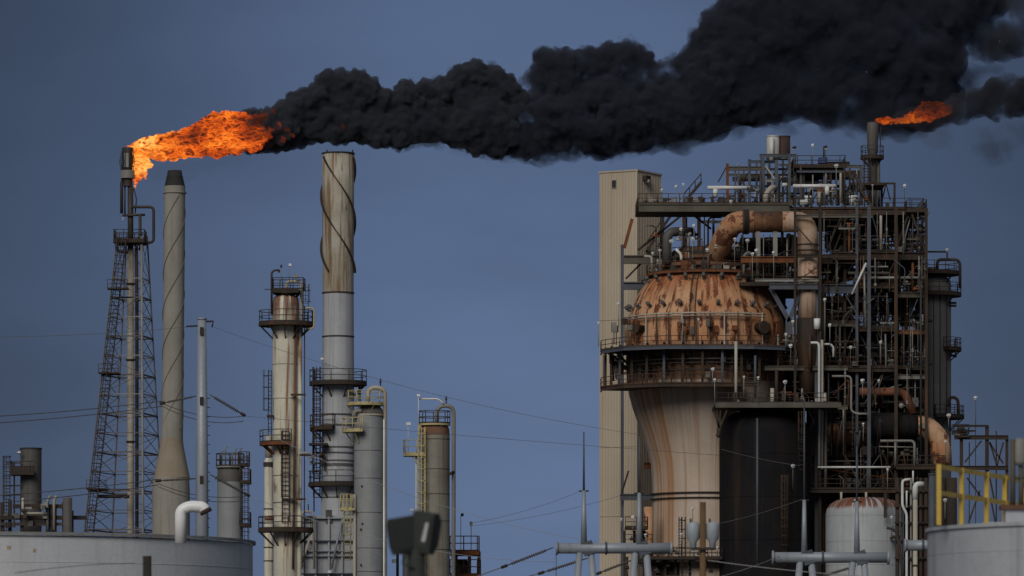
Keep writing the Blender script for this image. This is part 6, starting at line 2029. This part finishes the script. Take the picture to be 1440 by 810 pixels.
SMOKE = [(322, 186, 212), (340, 174, 219), (362, 170, 217), (385, 170, 217), (402, 168, 215), (430, 156, 207), (456, 138, 202), (500, 136, 202), (535, 152, 208), (564, 148, 208), (600, 146, 202), (628, 142, 204), (668, 126, 213), (705, 138, 217),
         (735, 148, 222), (768, 116, 222), (800, 110, 217), (850, 108, 219), (900, 108, 213), (925, 116, 203), (950, 112, 202), (975, 104, 198), (992, 70, 190), (1008, 44, 184), (1030, 16, 177), (1060, -20, 179), (1100, -50, 176), (1150, -60, 170), (1200, -60, 188),
         (1240, -60, 192), (1280, -60, 194), (1306, -55, 190), (1322, -55, 178), (1332, -55, 76), (1350, -50, 55), (1385, -45, 40), (1400, -40, 20)]
LOBES = [(668, 128, 16), (660, 132, 14), (676, 132, 15), (484, 140, 19), (470, 140, 16), (506, 148, 15), (588, 147, 17), (610, 150, 15), (560, 160, 14), (650, 138, 17), (690, 138, 16), (780, 122, 18), (838, 120, 18), (885, 116, 20), (940, 128, 18), (352, 180, 24), (372, 176, 23), (388, 166, 15), (398, 182, 26), (416, 158, 26), (428, 142, 18), (446, 136, 20), (462, 116, 19), (480, 112, 17), (500, 116, 18), (518, 126, 19), (540, 142, 18), (556, 146, 12), (574, 128, 17), (598, 126, 15),
         (622, 128, 20), (648, 110, 18), (670, 103, 19), (690, 108, 19), (708, 124, 20), (728, 142, 18), (756, 108, 17), (764, 82, 17), (790, 90, 23), (812, 86, 17), (832, 88, 22), (858, 82, 24), (880, 76, 21), (902, 86, 20), (930, 104, 20), (952, 98, 20),
         (976, 86, 22), (990, 58, 20), (1008, 36, 24), (1030, 16, 24), (1056, 0, 24),
         (470, 186, 16), (530, 190, 18), (560, 194, 16), (640, 190, 18), (670, 200, 19), (700, 204, 18), (745, 206, 20), (790, 202, 20), (850, 202, 21), (890, 196, 20), (940, 188, 17), (990, 176, 20), (1080, 158, 20), (1150, 150, 20), (1210, 162, 22), (1260, 160, 20)]
yf = lambda px: 613 + max(0, px - 380) * .020
HOLES = ((730, 167, 4), (738, 163, 5), (746, 167, 3), (833, 162, 4), (944, 188, 4))


def lobes(x0, x1, seed, grow=1.0, kids=34, squeeze=1.0):
    """Cauliflower heads: a ball crusted with smaller balls, themselves crusted."""
    rn_ = random.Random(seed)
    out = []
    for px, py, r in LOBES:
        if not x0 <= px < x1:
            continue
        r *= grow
        sc = M(1, yf(px))
        for dy in (-14, 12):
            c = (px + rn_.uniform(-3, 3), py + rn_.uniform(-2, 2), yf(px) + dy * sc)
            out.append((tuple(P(*c)), M(r * .86, c[2])))
            for _ in range(kids):
                v = Vector((rn_.gauss(0, 1), rn_.gauss(0, 1), rn_.gauss(0, 1))).normalized()
                if v.y > .5:
                    continue
                r2 = r * rn_.uniform(.16, .36)
                q = (c[0] + v.x * r * .82, c[1] - v.z * r * .82, c[2] + v.y * r * .82 * sc)
                out.append((tuple(P(*q)), M(r2, q[2])))
                for _ in range(5):
                    w = (v * .8 + Vector((rn_.gauss(0, .7), rn_.gauss(0, .7), rn_.gauss(0, .7)))).normalized()
                    p = (q[0] + w.x * r2 * .85, q[1] - w.z * r2 * .85, q[2] + w.y * r2 * .85 * sc)
                    out.append((tuple(P(*p)), M(r2 * rn_.uniform(.35, .6), p[2])))
    return [(c, r) for c, r in out if all(((c[0] * F / c[1] + 720 - hx) ** 2 + (HY - (c[2] - CZ) * F / c[1] - hy) ** 2) ** .5 > hr + r / c[1] * F * .7 for hx, hy, hr in HOLES)]


t = thing('smoke_plume', 'long black billowing smoke plume drifting from the flare tower flame', 'smoke', P(340, 190, 613))
sm_near = smoke_mat('black sooty smoke', 2.4, (.135, .145, .175), .0)
billow('billow', plume(SMOKE, 326, 730, 7, yf, 1, HOLES, 6) + lobes(340, 735, 41), .20, sm_near, t, disp=((.9, .30, 'CLOUDS'),))
sm_far = smoke_mat('drifting black smoke', 1.7, (.105, .115, .15), .0, (.28, .36, .62, .14, .06))
billow('billow', plume(SMOKE, 690, 1060, 9, yf, 2, HOLES, 6) + lobes(700, 1060, 42), .24, sm_far, t, disp=((1.2, .45, 'CLOUDS'),))
sm_old = smoke_mat('spreading dark smoke', 1.0, (.09, .10, .135), .0, (.16, .36, .64, .14, .06))
billow('billow', plume(SMOKE, 965, 1400, 11, yf, 3, (), 6, rmin=.16, rmax=.34) + lobes(960, 1300, 43, 1.05), .32, sm_old, t, disp=((2.4, 1.1, 'CLOUDS'), (1.0, .5, 'CLOUDS')))
# softer outer skins: the same billows, wider and thin
grown = [(x_, a_ - 14, b_ + 7) for x_, a_, b_ in SMOKE]
billow('smoke_skin', plume(grown, 560, 1000, 11, yf, 51, (), 4) + lobes(560, 1060, 52, 1.16, 14), .34, smoke_mat('thin skin of the drifting smoke', .55, (.11, .12, .16), .0, (.40, .42, .66, .12, .0)), t, disp=((2.0, 1.3, 'CLOUDS'), (.8, .5, 'CLOUDS')))
billow('smoke_skin', plume(grown, 960, 1410, 12, yf, 53, (), 4) + lobes(960, 1300, 54, 1.2, 14), .45, smoke_mat('thin skin of the spreading smoke', .46, (.11, .12, .16), .0, (.25, .42, .66, .12, .0)), t, disp=((3.0, 2.2, 'CLOUDS'), (1.0, .7, 'CLOUDS')))
# thin skirts of smoke hanging below and trailing on
thin = smoke_mat('thin sooty veil', .42, (.12, .13, .17), .0, (.24, .42, .68, .12, .0))
SK = [(560, 190, 214), (620, 190, 218), (680, 190, 228), (760, 190, 236), (850, 190, 232), (930, 180, 224), (1000, 160, 205), (1060, 150, 190), (1200, 150, 196), (1260, 150, 192), (1300, 140, 180)]
billow('smoke_veil', plume(SK, 560, 1290, 14, lambda px: yf(px) + 2, 5, (), 3, depth=.8), .5, thin, t, disp=((2.5, 1.6, 'CLOUDS'), (.9, .6, 'CLOUDS')))
thin2 = smoke_mat('thinnest sooty veil', .045, (.14, .15, .18), .0)
SK2 = [(205, 232, 240), (225, 228, 256), (260, 222, 262), (300, 218, 246), (350, 210, 232), (400, 205, 222)]
billow('smoke_veil', plume(SK2, 208, 395, 9, lambda px: 613, 6, (), 3, depth=.8), .3, thin2, t, disp=((1.6, .9, 'CLOUDS'),))
mid_ = smoke_mat('grey smoke wisp', .80, (.11, .12, .15), .0, (.22, .40, .66, .14, .0))
SK3 = [(1330, -20, 76), (1370, -10, 84), (1400, -10, 90), (1440, -10, 84), (1500, -10, 80)]
billow('smoke_wisp', plume(SK3, 1325, 1490, 10, lambda px: yf(1400), 8, (), 5), .4, mid_, t, disp=((2.4, 1.8, 'CLOUDS'), (.9, .6, 'CLOUDS')))
SK4 = [(1290, 60, 180), (1320, 70, 175), (1350, 80, 150), (1380, 86, 130), (1420, 80, 124)]
billow('smoke_veil', plume(SK4, 1296, 1420, 10, lambda px: yf(1330) + 4, 9, (), 3), .5, thin, t, disp=((2.4, 1.8, 'CLOUDS'),))

# second plume, from the vent stack
t2 = thing('smoke_plume', 'smaller black smoke trail leaving the flame of the slender flare stack', 'smoke', P(1330, 150, 606))
SM2 = [(1262, 156, 182), (1290, 148, 182), (1322, 144, 180), (1338, 136, 178), (1352, 128, 176), (1372, 122, 174), (1385, 122, 172), (1400, 108, 170), (1418, 101, 167), (1435, 108, 166), (1470, 100, 164), (1520, 90, 160)]
billow('billow', plume(SM2, 1326, 1520, 7, lambda px: 607, 12, (), 6), .28, smoke_mat('fresh black smoke', 1.5, (.10, .105, .13), .0, (.35, .36, .62, .14, .05)), t2, disp=((1.4, .7, 'CLOUDS'),))
billow('smoke_veil', plume(SM2, 1262, 1345, 8, lambda px: 603.2, 13, (), 4), .35, smoke_mat('smoke about the second flame', .42, (.10, .10, .12), .0), t2, disp=((1.4, .7, 'CLOUDS'),))
SK5 = [(1290, 178, 205), (1340, 176, 225), (1380, 174, 240), (1420, 170, 236), (1480, 165, 235)]
billow('smoke_veil', plume(SK5, 1290, 1480, 12, lambda px: 615, 14, (), 3), .5, smoke_mat('faint sooty haze trail', .17, (.18, .18, .22), .0, (.2, .42, .68, .14, .0)), t2, disp=((2.6, 1.8, 'CLOUDS'),))
SK6 = [(1368, 205, 222), (1390, 198, 226), (1420, 190, 216), (1450, 185, 210)]
billow('smoke_veil', plume(SK6, 1370, 1450, 10, lambda px: 614, 15, (), 3), .4, smoke_mat('dark sooty haze patch', .10, (.18, .18, .22), .0), t2, disp=((2.2, 1.4, 'CLOUDS'),))


# ------------------------------------------------------------------ flames
def flame_mat(name, length, gain, red=0.0, dens=3.2, step=.05):
    m = bpy.data.materials.new(name)
    m.use_nodes = True
    nt = m.node_tree
    N, L = nt.nodes, nt.links
    for n in list(N):
        N.remove(n)
    out = N.new('ShaderNodeOutputMaterial')
    em = N.new('ShaderNodeEmission')
    tc = N.new('ShaderNodeTexCoord')
    # the flame is drawn out along the wind
    mp = N.new('ShaderNodeMapping')
    mp.inputs['Scale'].default_value = (.46, .8, 1.0)
    mp.inputs['Rotation'].default_value = (0, .25, 0)
    L.new(tc.outputs['Object'], mp.inputs[0])
    nz = N.new('ShaderNodeTexNoise')
    nz.inputs['Scale'].default_value = 1.7
    nz.inputs['Detail'].default_value = 6
    nz.inputs['Roughness'].default_value = .62
    nz.inputs['Distortion'].default_value = 1.1
    L.new(mp.outputs[0], nz.inputs['Vector'])
    s1 = N.new('ShaderNodeMath'); s1.operation = 'SUBTRACT'; s1.inputs[1].default_value = .5
    L.new(nz.outputs['Fac'], s1.inputs[0])
    s2 = N.new('ShaderNodeMath'); s2.operation = 'ABSOLUTE'
    L.new(s1.outputs[0], s2.inputs[0])
    s3 = N.new('ShaderNodeMath'); s3.operation = 'MULTIPLY'; s3.inputs[1].default_value = 6.6
    L.new(s2.outputs[0], s3.inputs[0])
    # large dark eddies
    n2 = N.new('ShaderNodeTexNoise')
    n2.inputs['Scale'].default_value = .42
    n2.inputs['Detail'].default_value = 4
    L.new(mp.outputs[0], n2.inputs['Vector'])
    sep = N.new('ShaderNodeSeparateXYZ')
    L.new(tc.outputs['Object'], sep.inputs[0])
    mr = N.new('ShaderNodeMapRange')
    mr.inputs['From Max'].default_value = length
    mr.inputs['To Min'].default_value = .06 + red
    mr.inputs['To Max'].default_value = .52 + red
    L.new(sep.outputs[0], mr.inputs['Value'])
    a1 = N.new('ShaderNodeMath'); a1.operation = 'ADD'
    L.new(s3.outputs[0], a1.inputs[0]); L.new(mr.outputs[0], a1.inputs[1])
    m2 = N.new('ShaderNodeMapRange')
    m2.inputs['From Min'].default_value = .38; m2.inputs['From Max'].default_value = .72
    m2.inputs['To Min'].default_value = -.22; m2.inputs['To Max'].default_value = .38
    L.new(n2.outputs['Fac'], m2.inputs['Value'])
    a2 = N.new('ShaderNodeMath'); a2.operation = 'ADD'
    L.new(a1.outputs[0], a2.inputs[0]); L.new(m2.outputs[0], a2.inputs[1])
    cr = N.new('ShaderNodeValToRGB')
    e = cr.color_ramp.elements
    e[0].position, e[0].color = 0.0, (1.0, .60, .16, 1)
    e[1].position, e[1].color = 1.0, (.035, .010, .006, 1)
    for p, c in ((.14, (1.0, .36, .045, 1)), (.34, (.92, .17, .012, 1)), (.56, (.55, .065, .008, 1)), (.78, (.20, .030, .008, 1))):
        q = e.new(p); q.color = c
    L.new(a2.outputs[0], cr.inputs[0])
    # glowing soot: it emits and hides what is behind, thinning out at its edges
    L.new(cr.outputs[0], em.inputs['Color'])
    em.inputs['Strength'].default_value = gain * dens
    ab_ = N.new('ShaderNodeVolumeAbsorption')
    ab_.inputs['Color'].default_value = (0, 0, 0, 1)
    ab_.inputs['Density'].default_value = dens
    ad = N.new('ShaderNodeAddShader')
    L.new(em.outputs[0], ad.inputs[0]); L.new(ab_.outputs[0], ad.inputs[1])
    L.new(ad.outputs[0], out.inputs['Volume'])
    m.cycles.volume_step_rate = step
    return m


t = thing('flame', 'bright orange wind bent flame streaming from the flare tower tip', 'flame', P(180, 208, FY))
fm = flame_mat('gas fire', M(185, FY), 1.2, -.06, 5.0, .045)
FL = [(181, 203, 209), (188, 199, 214), (198, 194, 222), (210, 191, 226), (230, 187, 227), (250, 182, 225), (275, 176, 222), (292, 166, 221), (306, 158, 221), (322, 156, 219), (338, 158, 217), (352, 164, 214), (366, 172, 210)]
balls = plume(FL, 181, 366, 4.0, lambda px: FY + 1.2, 21, (), 5, depth=.9, rmin=.10, rmax=.24, flat_bottom=False, smallest=.2)
rn = random.Random(77)
for px, py, r in ((191, 214, 7), (196, 222, 9), (205, 228, 8), (194, 232, 8), (201, 240, 6.5), (192, 243, 6.5), (195, 250, 4.5), (191, 255, 4), (190, 261, 2.6), (210, 232, 5), (202, 247, 3), (205, 252, 2)):
    balls.append((tuple(P(px, py, FY)), M(r, FY)))
    for _ in range(14):
        v = Vector((rn.gauss(0, 1), rn.gauss(0, 1), rn.gauss(0, 1))).normalized() * r * .9
        balls.append((tuple(P(px + v.x, py + v.z * 1.1, FY + v.y * M(1, FY))), M(r * rn.uniform(.2, .42), FY)))
billow('fire_body', balls, .13, fm, t, disp=((.55, .42, 'CLOUDS'),))
fm2 = flame_mat('smoky fire', M(300, FY), 1.0, .22, 1.2, .5)
for k, (px, py, r, dy) in enumerate(((384, 155, 5, -1.6), (392, 178, 5, -1.7), (403, 182, 5, -1.6), (374, 190, 9, -1.6), (398, 196, 5, -1.5), (362, 172, 12, -1.5), (370, 164, 8, -1.8), (366, 188, 9, -1.9), (380, 182, 7, -1.8), (410, 190, 4, -1.6), (482, 178, 4, -1.5))):
    bb = [(tuple(P(px, py, FY + 2 + dy)), M(r * .6, FY))]
    for _ in range(26):
        v = Vector((rn.gauss(0, 1), rn.gauss(0, 1), rn.gauss(0, 1))).normalized() * r * .8
        bb.append((tuple(P(px + v.x, py + v.z, FY + 2 + dy + v.y * M(1, FY))), M(r * rn.uniform(.2, .4), FY)))
    billow('fire_ball', bb, .09, fm2, t, disp=((.35, .75, 'CLOUDS'),))
t = thing('flame', 'smaller red orange flame wrapped in smoke at the lip of the slender flare stack', 'flame', P(1232, 172, 606))
fm3 = flame_mat('red smoky fire', M(150, 606), .85, .20, 2.4, .05)
FL2 = [(1232, 167, 172), (1240, 163, 175), (1250, 162, 177), (1258, 166, 175), (1272, 163, 175), (1286, 153, 174), (1300, 143, 172), (1316, 141, 169), (1328, 144, 165), (1336, 149, 161)]
billow('fire_body', plume(FL2, 1232, 1336, 4, lambda px: 603.5, 31, (), 5, depth=.9, rmin=.1, rmax=.24, flat_bottom=False, smallest=.2), .14, fm3, t, disp=((.6, .6, 'CLOUDS'),))
# ================================================================== sky, sun, camera
SUN_AZ = Vector((-0.34, -0.94, 0)).normalized()      # where the sun stands, as seen from the plant
EL = math.radians(32)
SC.world = bpy.data.worlds.new('World')
w = SC.world
w.use_nodes = True
nt = w.node_tree
for n in list(nt.nodes):
    nt.nodes.remove(n)
wo = nt.nodes.new('ShaderNodeOutputWorld')
bg = nt.nodes.new('ShaderNodeBackground')
sky = nt.nodes.new('ShaderNodeTexSky')
sky.sky_type = 'NISHITA'
sky.sun_disc = False
sky.sun_elevation = EL
sky.sun_rotation = math.atan2(SUN_AZ.x, SUN_AZ.y)
sky.air_density, sky.dust_density, sky.ozone_density = 1.0, 1.0, 2.0
bg.inputs['Strength'].default_value = 0.1
# a storm deck closes the sky: slate blue low down, paler overhead, soft cloud structure in it
tc = nt.nodes.new('ShaderNodeTexCoord')
sp = nt.nodes.new('ShaderNodeSeparateXYZ')
nt.links.new(tc.outputs['Generated'], sp.inputs[0])
cr = nt.nodes.new('ShaderNodeValToRGB')
cr.color_ramp.elements[0].position, cr.color_ramp.elements[0].color = 0.0, (.096, .140, .245, 1)
cr.color_ramp.elements[1].position, cr.color_ramp.elements[1].color = 1.0, (.30, .33, .38, 1)
for p, c in ((.10, (.079, .119, .217, 1)), (.16, (.062, .093, .172, 1)), (.45, (.24, .27, .33, 1))):
    e = cr.color_ramp.elements.new(p)
    e.color = c
nt.links.new(sp.outputs[2], cr.inputs[0])
mp = nt.nodes.new('ShaderNodeMapping')
mp.inputs['Scale'].default_value = (9.0, 9.0, 30.0)
mp.inputs['Location'].default_value = (.35, 0, .2)
nt.links.new(tc.outputs['Generated'], mp.inputs[0])
nz = nt.nodes.new('ShaderNodeTexNoise')
nz.inputs['Scale'].default_value = 1.0
nz.inputs['Detail'].default_value = 5
nt.links.new(mp.outputs[0], nz.inputs['Vector'])
# darker banks to both sides of a brighter gap
ab = nt.nodes.new('ShaderNodeMath'); ab.operation = 'ABSOLUTE'
nt.links.new(sp.outputs[0], ab.inputs[0])
bank = nt.nodes.new('ShaderNodeMapRange')
bank.interpolation_type = 'SMOOTHSTEP'
bank.inputs['From Min'].default_value = .01
bank.inputs['From Max'].default_value = .115
bank.inputs['To Min'].default_value = 1.12
bank.inputs['To Max'].default_value = .52
nt.links.new(ab.outputs[0], bank.inputs['Value'])
nr = nt.nodes.new('ShaderNodeMapRange')
nr.inputs['From Min'].default_value, nr.inputs['From Max'].default_value = .3, .7
nr.inputs['To Min'].default_value, nr.inputs['To Max'].default_value = .86, 1.13
nt.links.new(nz.outputs['Fac'], nr.inputs['Value'])
mu = nt.nodes.new('ShaderNodeMath'); mu.operation = 'MULTIPLY'
nt.links.new(bank.outputs[0], mu.inputs[0]); nt.links.new(nr.outputs[0], mu.inputs[1])
m10 = nt.nodes.new('ShaderNodeMath'); m10.operation = 'MULTIPLY'; m10.inputs[1].default_value = 8.9
nt.links.new(mu.outputs[0], m10.inputs[0])
vm = nt.nodes.new('ShaderNodeVectorMath'); vm.operation = 'SCALE'
nt.links.new(cr.outputs[0], vm.inputs[0]); nt.links.new(m10.outputs[0], vm.inputs['Scale'])
mx = nt.nodes.new('ShaderNodeMix'); mx.data_type = 'RGBA'
mx.inputs[0].default_value = .985
nt.links.new(sky.outputs[0], mx.inputs[6]); nt.links.new(vm.outputs[0], mx.inputs[7])
nt.links.new(mx.outputs[2], bg.inputs['Color'])
nt.links.new(bg.outputs[0], wo.inputs[0])

sl = bpy.data.lights.new('sun', 'SUN')
sl.energy = 1.5
sl.angle = math.radians(32)
sl.color = (1.0, .95, .87)
so = bpy.data.objects.new('sun', sl)
COL.objects.link(so)
dirn = Vector((SUN_AZ.x * math.cos(EL), SUN_AZ.y * math.cos(EL), math.sin(EL)))
so.rotation_euler = dirn.to_track_quat('Z', 'Y').to_euler()
so.location = dirn * 300

cam = bpy.data.cameras.new('camera')
cam.sensor_width = 36.0
cam.lens = 180.0
cam.shift_y = (HY - 405.0) / 1440.0
cam.clip_start, cam.clip_end = 1.0, 20000.0
cam.dof.use_dof = True
cam.dof.focus_distance = 560.0
cam.dof.aperture_fstop = 3.2
co_ = bpy.data.objects.new('camera', cam)
COL.objects.link(co_)
co_.location = (0, 0, CZ)
co_.rotation_euler = (PI / 2, 0, 0)
SC.camera = co_
vs_ = SC.view_settings
vs_.view_transform, vs_.look, vs_.gamma, vs_.exposure = 'Standard', 'None', 1.0, 0.16
vs_.use_curve_mapping = False
SC.cycles.max_bounces = 6
SC.cycles.volume_bounces = 2
SC.cycles.transparent_max_bounces = 16
